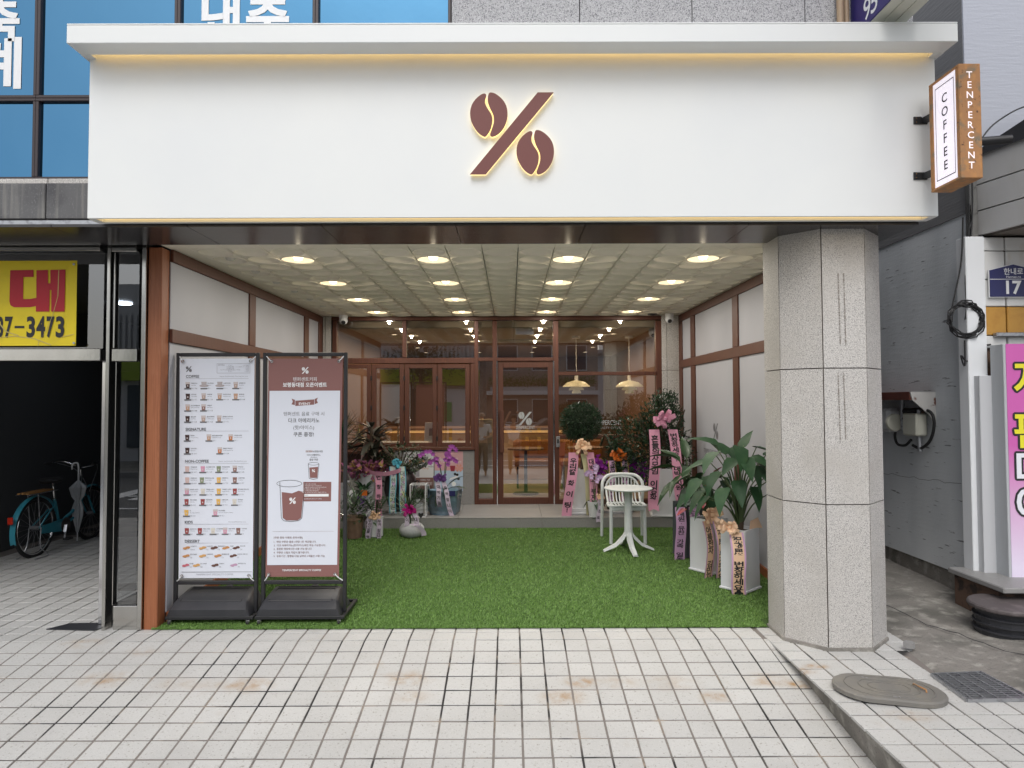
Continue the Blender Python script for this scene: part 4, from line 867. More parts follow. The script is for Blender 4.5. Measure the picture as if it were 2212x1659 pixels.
for A, B in zip(pc[:-1], pc[1:]): A = V(A); B = V(B); q.add([A, B, B+V((0, 0, .003)), A+V((0, 0, .003))], [(0, 1, 2, 3)])
q.build('wall_crack', M['ink'], nb, norm=False)
YP = 5.86                                            # tiled front
def nbx(x0, y0, x1, y1, Y): return rp(x0, y0, x1, y1, Y)
a, b, c, d = nbx(2101, 512, 2123, 1262, YP); q = MB(); q.box(a, b, YP-.02, YN-.013, c, d, .006); q.build('corner_pilaster', M['shopwhite'], nb)
a2, b2, c2, d2 = nbx(2124, 512, 2330, 745, YP); q = MB(); q.box(a2, b2, YP+.03, YN-.014, c, d2); q.build('tile_bed', M['rustjoint'], nb)
tw = .205
rows = [(d2-.115, d2, 'wtile'), (d2-.365, d2-.122, 'wtile'), (d2-.60, d2-.372, 'wtile'), (d2-.85, d2-.607, 'otile'), (d2-.96, d2-.857, 'wtile')]
for i in range(4):
    for z0_, z1_, m in rows:
        q = MB(); x = a2+.012+tw*i; q.box(x, x+tw-.012, YP, YP+.03, z0_, z1_, .006); q.build('wall_tile', M[m], nb)
a, b, c, d = nbx(2128, 560, 2146, 1255, YP-.05); q = MB(); q.box(a-.03, b+.02, YP-.09, YP, c, d-1.0, .004); q.build('door_casing', M['shopgrey'], nb)
# slanted canopy boards above
c0 = at(2096, 400, YN-.03); dirv = V((.26, -.966, 0))
zs = [(1.26, 1.45), (1.46, 1.66), (1.67, 1.93)]
for i, (e, f) in enumerate(zs):
    e, f = at(2104, 866-e*250, YN-.05).z, at(2104, 866-f*250, YN-.05).z
q = None
cz = [at(2104, y, YN-.05).z for y in (511, 458, 402, 338, 290)]
for i in range(3):
    q = MB(); A = c0+V((.02, -.03, 0)); B = A+dirv*1.5; nrm = V((.966, .26, 0))*.03; zl, zh = cz[i]+.006, cz[i+1]-.006; up_ = .06*0
    P = [(A.x, A.y, zl), (B.x, B.y, zl), (B.x, B.y, zh), (A.x, A.y, zh)]; q.add([V(p) for p in P]+[V(p)+nrm for p in P], [(0,1,2,3),(4,7,6,5),(0,4,5,1),(1,5,6,2),(2,6,7,3),(3,7,4,0)]); q.build('canopy_board', M['peeling'], nb)
q = MB(); A = c0+V((.05, 0, 0)); B = A+dirv*1.5; P = [(A.x+.05, A.y, cz[0]), (B.x+.05, B.y, cz[0]), (B.x+3, B.y, cz[0]), (A.x+3, A.y, cz[0])]; q.add(P+[(x, y, cz[3]-.01) for x, y, _ in P], [(0,1,2,3),(4,7,6,5),(0,4,5,1),(1,5,6,2),(2,6,7,3),(3,7,4,0)]); q.build('canopy_core', M['joint'], nb)
q = MB(); P = [A+V((-.06, 0, cz[3]-A.z+.01)), A+dirv*.6+V((-.06, 0, cz[3]-A.z+.16)), A+dirv*1.5+V((-.06, 0, cz[3]-A.z+.40))]
vs = [p for p in P]+[p+V((.5, .1, -.02)) for p in P]+[V((p.x, p.y, cz[3]-.02)) for p in P]; q.add(vs, [(0,1,4,3),(1,2,5,4),(0,6,7,1),(1,7,8,2)]); q.build('tar_paper', M['blackplastic'], nb)
q = MB(); p = at(2116, 306, 5.45); q.tube([p, p+V((.22, -.05, -.0))], .035, 14); q.build('conduit', M['blackmetal'], nb, smooth=40)
q = MB(); a, b, c, d = nbx(2094, 1250, 2400, 1272, 5.7); q.box(a, b, 5.30, YN, .30, .345, .008); q.build('door_step_slab', M['steptile'], nb); q = MB(); q.box(a+.06, b, 5.42, YN, 0, .299); q.build('step_base', M['rustjoint'], nb)
# pipe, cables
q = MB(); A = at(2094, 380, YN-.06); B = at(2104, 1190, YN-.06); q.box(A.x-.035, A.x+.035, YN-.11, YN-.04, B.z, 4.2, .008); o = q.build('square_pipe', M['steel']); tag(o, 'square stainless downpipe on the corner of the blue grey neighbour', 'pipe')
t = thing('cable_coil', 'coil of black cable hanging on the square downpipe', 'cable', at(2086, 640, YN-.15))
c = at(2086, 690, YN-.15)
for k in range(9):
    r = .125+.026*random.random(); r2 = r*random.uniform(.92, 1.06); ox, oz = random.uniform(-.014, .014), random.uniform(-.014, .014); ph = random.random()*6
    q = MB(); q.tube([c+V((ox+r*math.cos(a_), random.uniform(-.02, .02), oz+r2*math.sin(a_+ph*0)+.008*math.sin(3*a_+ph))) for a_ in np.arange(0, 6.28, .26)], .0055, 6, closed=True); q.build('loop', M['blackcable'], t, smooth=60)
for pts in ([(2080, 470), (2077, 560), (2062, 640), (2052, 690), (2058, 720)], [(2093, 440), (2092, 520), (2086, 600), (2088, 665), (2085, 690)], [(2099, 480), (2092, 500), (2094, 515), (2115, 525)], [(2084, 735), (2084, 790), (2076, 768), (2090, 780), (2108, 752), (2140, 744)], [(2080, 655), (2098, 645), (2112, 668), (2100, 655)], [(2100, 385), (2100, 470), (2094, 560), (2090, 640)], [(2120, 300), (2145, 270), (2190, 240), (2230, 225)]):
    q = MB(); q.tube(curve([at(x, y, YN-.13+.006*random.random()) for x, y in pts], 6), .007, 6); q.build('cable_end', M['blackcable'], t, smooth=60)
# address plate
Yq = YP-.03; a, b, c, d = nbx(2139, 571, 2240, 641, Yq); cx_ = (a+b)/2
t = thing('address_plate', 'navy house number plate with the number 17 on the white tiles', 'address plate', (cx_, Yq, c))
w, h = (b-a), (d-c); P = [(-w/2, 0), (w/2, 0), (w/2, h*.82), (0, h), (-w/2, h*.82)]
q = MB(); q.prism([(x*1.03, y*1.04-.006) for x, y in P], (cx_, Yq+.004, c), X3, Z3, (0, .012, 0)); q.build('plate_rim', M['whiteink'], t); q = MB(); q.prism(P, (cx_, Yq, c), X3, Z3, (0, .004, 0)); q.build('plate', M['navy'], t)
O = (cx_, Yq-.0015, c); q = MB(); q.text('한내로', 0, h*.70, .062, O, X3, Z3, bold=.01); q.text('Hannae-ro', 0, h*.58, .030, O, X3, Z3); q.rect(-w/2, w/2, h*.535, h*.55, O, X3, Z3); q.text('17', 0, h*.10, .155, O, X3, Z3, bold=.03); q.build('plate_print', M['whiteink'], t, norm=False)
a, b, c, d = nbx(2150, 718, 2330, 727, YP-.03); q = MB(); q.box(a, b, YP-.05, YP-.001, c, d, .004); o = q.build('light_batten', M['galv']); tag(o, 'narrow metal batten fixed below the ochre tiles', 'batten')
# pink upright sign
Yk = 5.62; a, b, c, d = nbx(2191, 742, 2420, 1266, Yk)
t = thing('pink_sign', 'upright pink sign box with yellow and white outlined letters at the right edge', 'sign', ((a+b)/2, Yk, c))
q = MB(); q.box(a-.035, b, Yk+.004, Yk+.16, c, d, .004); q.build('sign_box', mat('sign_box_paint', (.46, .48, .50), .5), t); q = MB(); q.box(a-.015, b, Yk, Yk+.0035, c, d); q.build('sign_face', two('pink_fade', (.78, .70, .86), (.60, .12, .42), (c+.15, c+1.15)), t)
for ch, yy, m in (('자', 818, 'sy'), ('판', 928, 'sy'), ('머', 1012, 'sw'), ('이', 1090, 'sw')):
    p = at(2228, yy, Yk); ms = {'sy': (.78, .72, .03), 'sw': (.78, .80, .85)}[m]
    q = MB()
    for k in range(10): q.text(ch, p.x+.018*math.cos(k*.628), p.z-.125+.018*math.sin(k*.628), .33, (0, Yk-.002-.0001*k, 0), X3, Z3, bold=.02)
    q.build('letter_outline', M['ink'], t, norm=False)
    q = MB(); q.text(ch, p.x, p.z-.125, .33, (0, Yk-.004, 0), X3, Z3, bold=.02); q.build('letter', M.setdefault(m, mat('sign_'+m, ms, .5)), t, norm=False)
# oval plastic step tub
t = thing('plastic_tub', 'black ribbed oval tub with a worn lid in front of the neighbour step', 'tub', (3.98, 5.20, 0))
def stad(L, Wd, n=10):
    return [(L*math.copysign(1, math.cos(a_))+Wd*math.cos(a_), Wd*math.sin(a_)) for a_ in np.linspace(-math.pi/2, math.pi*1.5, 2*n+1)[:-1]]
R = Matrix.Translation((3.98, 5.22, 0)) @ Matrix.Rotation(-.22, 4, 'Z')
def stack(q, levels, L, Wd, Mx):
    n = len(stad(L, Wd)); vs = []; fs = []
    for e, z in levels: vs += [(x, y, z) for x, y in stad(L, Wd+e)]
    for i in range(len(levels)-1): fs += [(i*n+k_, i*n+(k_+1) % n, (i+1)*n+(k_+1) % n, (i+1)*n+k_) for k_ in range(n)]
    fs += [tuple(range(n-1, -1, -1)), tuple((len(levels)-1)*n+k_ for k_ in range(n))]; q.add(vs, fs, 0, Mx)
q = MB(); lv = []
for k in range(4): z = .012+.05*k; lv += [(-.012-.008*(k % 2), z), (-.012, z+.036), (.004, z+.038), (.004, z+.046), (-.012, z+.048)]
stack(q, [(-.02, .0)]+lv, .19, .23, R); q.build('ribbed_body', M['blackplastic'], t)
q = MB(); stack(q, [(.03, .212), (.035, .222), (.035, .236), (.025, .245)], .19, .23, R); q.build('lid', mat('scuffed_lid', (.10, .085, .085), .6, var=[(6, I1, (.2, .17, .17), .55, .75), (9, I1, (.35, .2, .16), .7, .76)]), t)
# manhole lid, grate
t = thing('oval_lid', 'worn grey oval plastic manhole lid lying tilted on the raised pavement', 'manhole lid', (2.32, 4.24, 0))
R = Matrix.Translation((2.315, 4.245, .022)) @ Matrix.Rotation(-.18, 4, 'Z') @ Matrix.Rotation(.03, 4, 'Y')
q = MB(); stack(q, [(-.01, -.02), (0, -.015), (0, .008), (-.012, .016)], .125, .195, R); q.build('lid_plate', M['manhole'], t)
for e in (-.045, -.10, -.135):
    q = MB(); P = [R @ V((x*1.0, y, .017)) for x, y in stad(.125*(1+e*4), .195+e)]; q.tube(P, .0035, 6, closed=True); q.build('raised_ring', M['manhole'], t, smooth=60)
q = MB(); q.tube([R @ V(p) for p in ((.16, .06, .016), (.16, .055, .03), (.20, -.03, .03), (.20, -.035, .016))], .005, 8); q.build('handle', M['rust'], t)
q = MB(); O = R @ V((0, 0, .0175)); ux = (R.to_3x3() @ X3); uy = (R.to_3x3() @ Y3); q.text('오수', .0, -.155, .028, O, ux, uy, bold=.01); q.text('T-2', -.10, .11, .026, O, ux, uy, bold=.01); q.build('lid_print', M['paleink'], t, norm=False)
t = thing('drain_grate', 'galvanised drain grate between the pavement tiles and the alley concrete', 'drain grate', (2.9, 4.32, 0))
P = [V((2.735, 4.50, .006)), V((3.08, 4.53, .006)), V((3.11, 4.13, .006)), V((2.71, 4.115, .006))]
for i in range(15):
    A = P[0].lerp(P[3], i/14); B = P[1].lerp(P[2], i/14); q = MB(); q.bar(A, B, .006, .02); q.build('bearing_bar', M['galv'], t)
for i in range(5):
    A = P[0].lerp(P[1], (i+.5)/5)+V((0, 0, .008)); B = P[3].lerp(P[2], (i+.5)/5)+V((0, 0, .008)); q = MB(); q.bar(A, B, .008, .006); q.build('cross_rod', M['galv'], t)
q = MB(); q.add([p+V((0, 0, -.014)) for p in P], [(0, 1, 2, 3)]); q.build('pit', M['ink'], t, norm=False)
for A, B in zip(P, P[1:]+P[:1]): q = MB(); q.bar(A, B, .012, .026); q.build('frame_bar', M['galv'], t)
q = MB(); c = V((2.86, 4.96, .02)); P = [(random.uniform(.03, .05)*math.cos(k), random.uniform(.02, .035)*math.sin(k)) for k in np.arange(0, 6.28, .8)]; q.prism(P, c, X3, Y3, (0, 0, .04)); o = q.build('stone_chip', M['steptile']); tag(o, 'broken stone chip beside the foot of the granite column', 'stone')
# rusty shelf and gas meter in the alley
a = atx(1900, 848, XN); b = atx(2018, 848, XN); 
zr_ = atx(2018, 846, XN).z; zr2 = atx(2018, 864, XN).z
t = thing('meter_hood', 'red oxide painted steel hood over the gas meter in the alley', 'hood', (XN-.1, (a.y+b.y)/2, zr2))
q = MB(); q.box(XN-.24, XN, b.y, 11, zr2, zr_, .003); q.build('hood_board', M['redrust'], t)
q = MB(); q.prism([(0, 0), (-.24, 0), (-.22, -.08), (-.06, -.22), (0, -.33)], (XN, b.y-.02, zr_), X3, Z3, (0, .018, 0)); q.build('bracket', mat('flaking_white_paint', (.55, .54, .52), .7, var=[(9, I1, (.14, .04, .02), .62, .68)]), t)
t = thing('gas_meter', 'cream gas meter with black hoses under the red hood in the alley', 'gas meter', (XN-.15, 9.2, 1.3))
def axp(x, y, off=.08): return atx(x, y, XN-off)
p = axp(1926, 903); q = MB(); q.box(XN-.20, XN-.06, p.y-.15, p.y+.2, p.z-.14, p.z+.10, .03); q.build('meter_body', M['stonepot'], t); q = MB(); q.lathe([(.09, 0), (.085, .03), (0, .031)], 20, (0, 0, 0), M=Matrix.Translation((XN-.14, p.y-.152, p.z-.04)) @ Matrix.Rotation(math.pi/2, 4, 'X')); q.build('dial', M['creamsign'], t)
p = axp(1977, 917); q = MB(); q.box(XN-.14, XN-.03, p.y-.12, p.y+.12, p.z-.11, p.z+.11, .015); q.build('valve_box', M['creamsign'], t)
for pts, r, m in (([(1949, 862), (1949, 905), (1950, 930)], .02, 'galv'), ([(1985, 885), (1985, 905), (1986, 945), (1988, 975)], .022, 'galv'), ([(1965, 885), (1985, 884), (2010, 890), (2018, 915), (2010, 950), (1990, 968), (1972, 962)], .014, 'blackcable'), ([(1972, 888), (1950, 905), (1934, 935), (1938, 958), (1955, 962), (1968, 950)], .013, 'blackcable'), ([(1955, 888), (1985, 888)], .03, 'blackcable')):
    q = MB(); q.tube(curve([axp(x, y) for x, y in pts], 6), r, 10); q.build('hose' if m == 'blackcable' else 'gas_pipe', M[m], t, smooth=60)
# ================================================================== blade signs
Yf_, Yr_ = 4.26, 4.57
A = at(2068, 137, Yf_); B = at(2079, 384, Yf_); Cc = at(2115, 137, Yf_)
x0 = (A.x+B.x)/2; x1 = x0+(Cc.x-A.x); zt2, zb2 = A.z, B.z
t = thing('blade_sign', 'rusted steel blade sign with a lit COFFEE face right of the white sign', 'projecting sign', (x0, Yr_, zb2))
w = .016
q = MB()
q.box(x0, x1, Yf_, Yf_+w, zb2, zt2, .003); q.build('front_panel', M['rust'], t)
for nme, bb in (('top_panel', (x0, x1, Yf_+w+.001, Yr_, zt2-w, zt2)), ('bottom_panel', (x0, x1, Yf_+w+.001, Yr_, zb2, zb2+w)), ('rear_panel', (x0, x1, Yr_-w, Yr_, zb2+w+.001, zt2-w-.001)), ('right_panel', (x1-w, x1, Yf_+w+.001, Yr_-w-.001, zb2+w+.001, zt2-w-.001)), ('edge_trim', (x0, x0+.014, Yf_+w+.001, Yf_+.036, zb2+w+.001, zt2-w-.001)), ('edge_trim', (x0, x0+.014, Yr_-.036, Yr_-w-.001, zb2+w+.001, zt2-w-.001))):
    q = MB(); q.box(*bb, .002); q.build(nme, M['rust'], t)
q = MB(); q.box(x0+.006, x0+.02, Yf_+.037, Yr_-.037, zb2+w+.002, zt2-w-.002); q.build('lit_face', mat('lit_acrylic', (.8, .78, .84), .4, emit=(.95, .86, .98), es=.42), t)
O = (x0+.0048, 0, 0); u = V((0, -1, 0)); yc = -(Yf_+Yr_)/2; q = MB(); hw = (Yr_-Yf_)/2-.058; zz0, zz1 = zb2+.055, zt2-.055
for r in ((-hw, hw, zz0, zz0+.006), (-hw, hw, zz1-.006, zz1), (-hw, -hw+.005, zz0, zz1), (hw-.005, hw, zz0, zz1)): q.rect(yc+r[0], yc+r[1], r[2], r[3], O, u, Z3)
for i, ch in enumerate('COFFEE'): q.text(ch, yc, zz1-.125-(zz1-zz0-.09)*i/6, .085, O, u, Z3, bold=.012)
q.build('coffee_lettering', M['ink'], t, norm=False)
q = MB(); O = (0, Yf_-.002, 0)
for i, ch in enumerate('TENPERCENT'): q.text(ch, (x0+x1)/2-.003, zt2-.095-(zt2-zb2-.09)*i/10, .062, O, X3, Z3, bold=.012)
q.build('shop_lettering', mat('lit_letter', (.85, .75, .75), .5, emit=(1, .85, .85), es=.35), t, norm=False)
for yy in (260, 380):
    p = at(1985, yy, YS-.008); q = MB(); q.box(p.x-.035, p.x+.06, YS-.010, YS, p.z-.026, p.z+.026, .002); o = q.build('bracket_plate', M['blackmetal'], t)
    q = MB(); q.bar((p.x+.04, YS-.01, p.z), (x0+.05, Yr_-.008, p.z-.0), .03, .04); q.build('arm', M['blackmetal'], t)
    for dz in (-.014, .014): q = MB(); q.tube([(p.x-.02, YS-.014, p.z+dz), (p.x-.02, YS-.009, p.z+dz)], .005, 8); q.build('screw', M['chrome'], o)
q = MB(); q.lathe([(.016, 0), (.012, .012), (0, .014)], 12, M=Matrix.Translation(at(1992, 252, YS)) @ Matrix.Rotation(math.pi/2, 4, 'X')); q.build('cable_grommet', M['whiteink'], t)
# indigo bank sign above
xk = at(1858, 20, 4.7).x; zk = atx(1900, 24, xk).z
t = thing('bank_sign', 'indigo blade sign with white digits and cream underside above the white canopy', 'projecting sign', (xk, 4.84, zk))
q = MB(); q.box(xk+.012, xk+.26, 3.5, 4.84, zk+.008, zk+1.4, .004); q.build('sign_box', M['whiteink'], t); q = MB(); q.box(xk, xk+.011, 3.5, 4.83, zk+.004, zk+1.4); q.build('sign_face', M['purplesign'], t)
for i in range(3): q = MB(); q.box(xk+.012+.083*i, xk+.012+.083*(i+1)-.006, 3.5, 4.84, zk, zk+.0075, .001); q.build('underside_slat', M['creamsign'], t)
q = MB(); O = (xk-.002, 0, 0); p9 = atx(1874, 40, xk); q.text('9', -p9.y, p9.z, .21, O, V((0, -1, 0)), Z3, bold=.008); p9 = atx(1889, 24, xk); q.text('5', -p9.y, p9.z, .21, O, V((0, -1, 0)), Z3, bold=.008); q.build('digits', M['whiteink'], t, norm=False)
# ================================================================== banner stands
def cup(q_, x, y, s, O, kind, cols):
    pass
def stand(name, lab, xa, xb, ban, draw, bm):
    """xa, xb: outer frame edges; ban: banner corner points (top-left x, top-right x, bottom-left x, bottom-right x, top z, bottom z)"""
    YU = 5.68; t = thing(name, lab, 'banner stand', ((xa+xb)/2, 5.74, 0)); zt = at(600, 762, YU).z; w = .030
    q = MB(); q.box(xa, xa+w, YU-w/2, YU+w/2, .076, zt, .004); q.build('upright', M['blackmetal'], t); q = MB(); q.box(xb-w, xb, YU-w/2, YU+w/2, .076, zt, .004); q.build('upright', M['blackmetal'], t)
    q = MB(); q.box(xa+w+.001, xb-w-.001, YU-w/2, YU+w/2, zt-w, zt, .004); q.build('top_bar', M['blackmetal'], t)
    zc = at(600, 1257.5, YU).z; q = MB(); q.box(xa+w+.001, xb-w-.001, YU-w/2, YU+w/2, zc-w/2, zc+w/2, .004); q.build('lower_bar', M['blackmetal'], t)
    for y in (5.565, 6.03):
        q = MB(); q.box(xa-.01, xb+.01, y-.012, y+.012, .050, .075, .003); q.build('base_bar', M['blackmetal'], t)
    for x in (xa+.005, xb-.005):
        q = MB(); q.box(x-.014, x+.014, 5.578, 6.017, .051, .0745, .003); q.build('base_bar', M['blackmetal'], t)
    xl_, xr_ = xa-.005, xb-.02
    P = [(y, z+.014) for y, z in ((5.555, .062), (5.548, .118), (5.60, .163), (5.68, .193), (5.78, .214), (5.855, .222), (5.875, .214), (5.90, .205), (5.92, .062))]
    def cs(e): return [(y, z) for y, z in P]
    q = MB(); n = len(P); vs = []
    for x, ins in ((xl_, .045), (xl_+.012, .012), (xl_+.03, 0), (xr_-.03, 0), (xr_-.012, .012), (xr_, .045)):
        cyy, czz = 5.73, .062; vs += [(x+ (0.05*(z-.062)/.16 if x < (xl_+xr_)/2 else -.05*(z-.062)/.16), y+(cyy-y)*ins*3*(1 if z > .08 else .3), z-(z-czz)*ins*2.2) for y, z in P]
    fs = []
    for i in range(5):
        for k in range(n-1): fs.append((i*n+k, i*n+k+1, (i+1)*n+k+1, (i+1)*n+k))
        fs.append((i*n+n-1, i*n, (i+1)*n, (i+1)*n+n-1))
    fs += [tuple(range(n)), tuple(5*n+k for k in range(n-1, -1, -1))]
    q.add(vs, fs); q.build('water_tank', M['blackplastic'], t, smooth=28)
    q = MB(); q.tube([(xl_+.09, 5.612, .1835), (xl_+.10, 5.80, .2325), (xr_-.10, 5.80, .2325), (xr_-.09, 5.612, .1835), (xl_+.09, 5.612, .1835)], .0035, 6); q.build('tank_groove', M['blackmetal'], t)
    q = MB(); q.box(xl_+.09, xr_-.09, 5.835, 5.85, .232, .240, .003); q.build('tank_rib', M['blackplastic'], t); q = MB(); q.lathe([(.032, 0), (.03, .012), (0, .013)], 16, ((xl_+xr_)/2+.05, 5.865, .229)); q.build('filler_cap', M['blackplastic'], t)
    for x in (xa+.03, xb-.03):
        for y in (5.556, 6.04):
            c = MB(); c.box(x-.014, x+.014, y-.012, y+.012, .044, .0495); c.box(x-.016, x-.011, y-.016, y+.016, .016, .0435); c.box(x+.011, x+.016, y-.016, y+.016, .016, .0435)
            o = c.build('caster', M['chrome'], t); r = MB(); r.lathe([(.021, -.009), (.021, .009)], 16, M=Matrix.Translation((x, y, .028)) @ Matrix.Rotation(math.pi/2, 4, 'Y')); r.build('wheel', M['rubber'], o)
    tl, tr, bl, br, bt, bb = ban; YBn = YU-.012
    q = MB(); nx, nz = 16, 30; bw = []
    for i in range(nx+1):
        for j in range(nz+1):
            u, v = i/nx, j/nz; x = (bl+(br-bl)*u)*(1-v)+(tl+(tr-tl)*u)*v; z = bb+(bt-bb)*v
            sag = .012*(4*(u-.5)**2)*(1 if False else 1)
            q.v.append((x, YBn-.004+.0012*math.sin(5*u+2*v)+.0006*math.sin(11*v+3*u), z))
    for i in range(nx):
        for j in range(nz): q.f.append((i*(nz+1)+j, (i+1)*(nz+1)+j, (i+1)*(nz+1)+j+1, i*(nz+1)+j+1)); q.m.append(0)
    ob = q.build('banner_cloth', bm, t, smooth=80, norm=False)
    for (cx_, cz_), (ex, ez) in (((tl+.03, bt-.022), (xa+w, zt-w)), ((tr-.03, bt-.022), (xb-w, zt-w)), ((bl+.03, bb+.022), (xa+w, zc+w/2)), ((br-.03, bb+.022), (xb-w, zc+w/2))):
        r = MB(); r.tube([(cx_+.010*math.cos(a_), YBn-.014, cz_+.010*math.sin(a_)) for a_ in np.arange(0, 6.28, .5)], .004, 6, closed=True); r.build('eyelet', M['chrome'], t, smooth=60)
        r = MB(); r.tube([(cx_, YBn-.016, cz_), ((cx_+ex)/2, YBn-.010, (cz_+ez)/2-.004), (ex, YU-.012, ez)], .0045, 6); r.build('tie_spring', M['whiteink'], t)
    yy = YBn-.0064
    def G(u, v):                                    # banner fractions to a point in front of the cloth
        return V(((bl+(br-bl)*u)*(1-v)+(tl+(tr-tl)*u)*v, yy, bb+(bt-bb)*v))
    draw(ob, G, (br-bl+tr-tl)/2, bt-bb); return t
def prn(ob, name, m, fn, G):
    q = MB(); fn(q); vs = []
    for x, y, z in q.v: p = G(x, z); vs.append((p.x, p.y-y, p.z))
    q.v = vs
    if q.v: q.build(name, m, ob, norm=False, kind='stuff')
PO = (0, 0, 0)
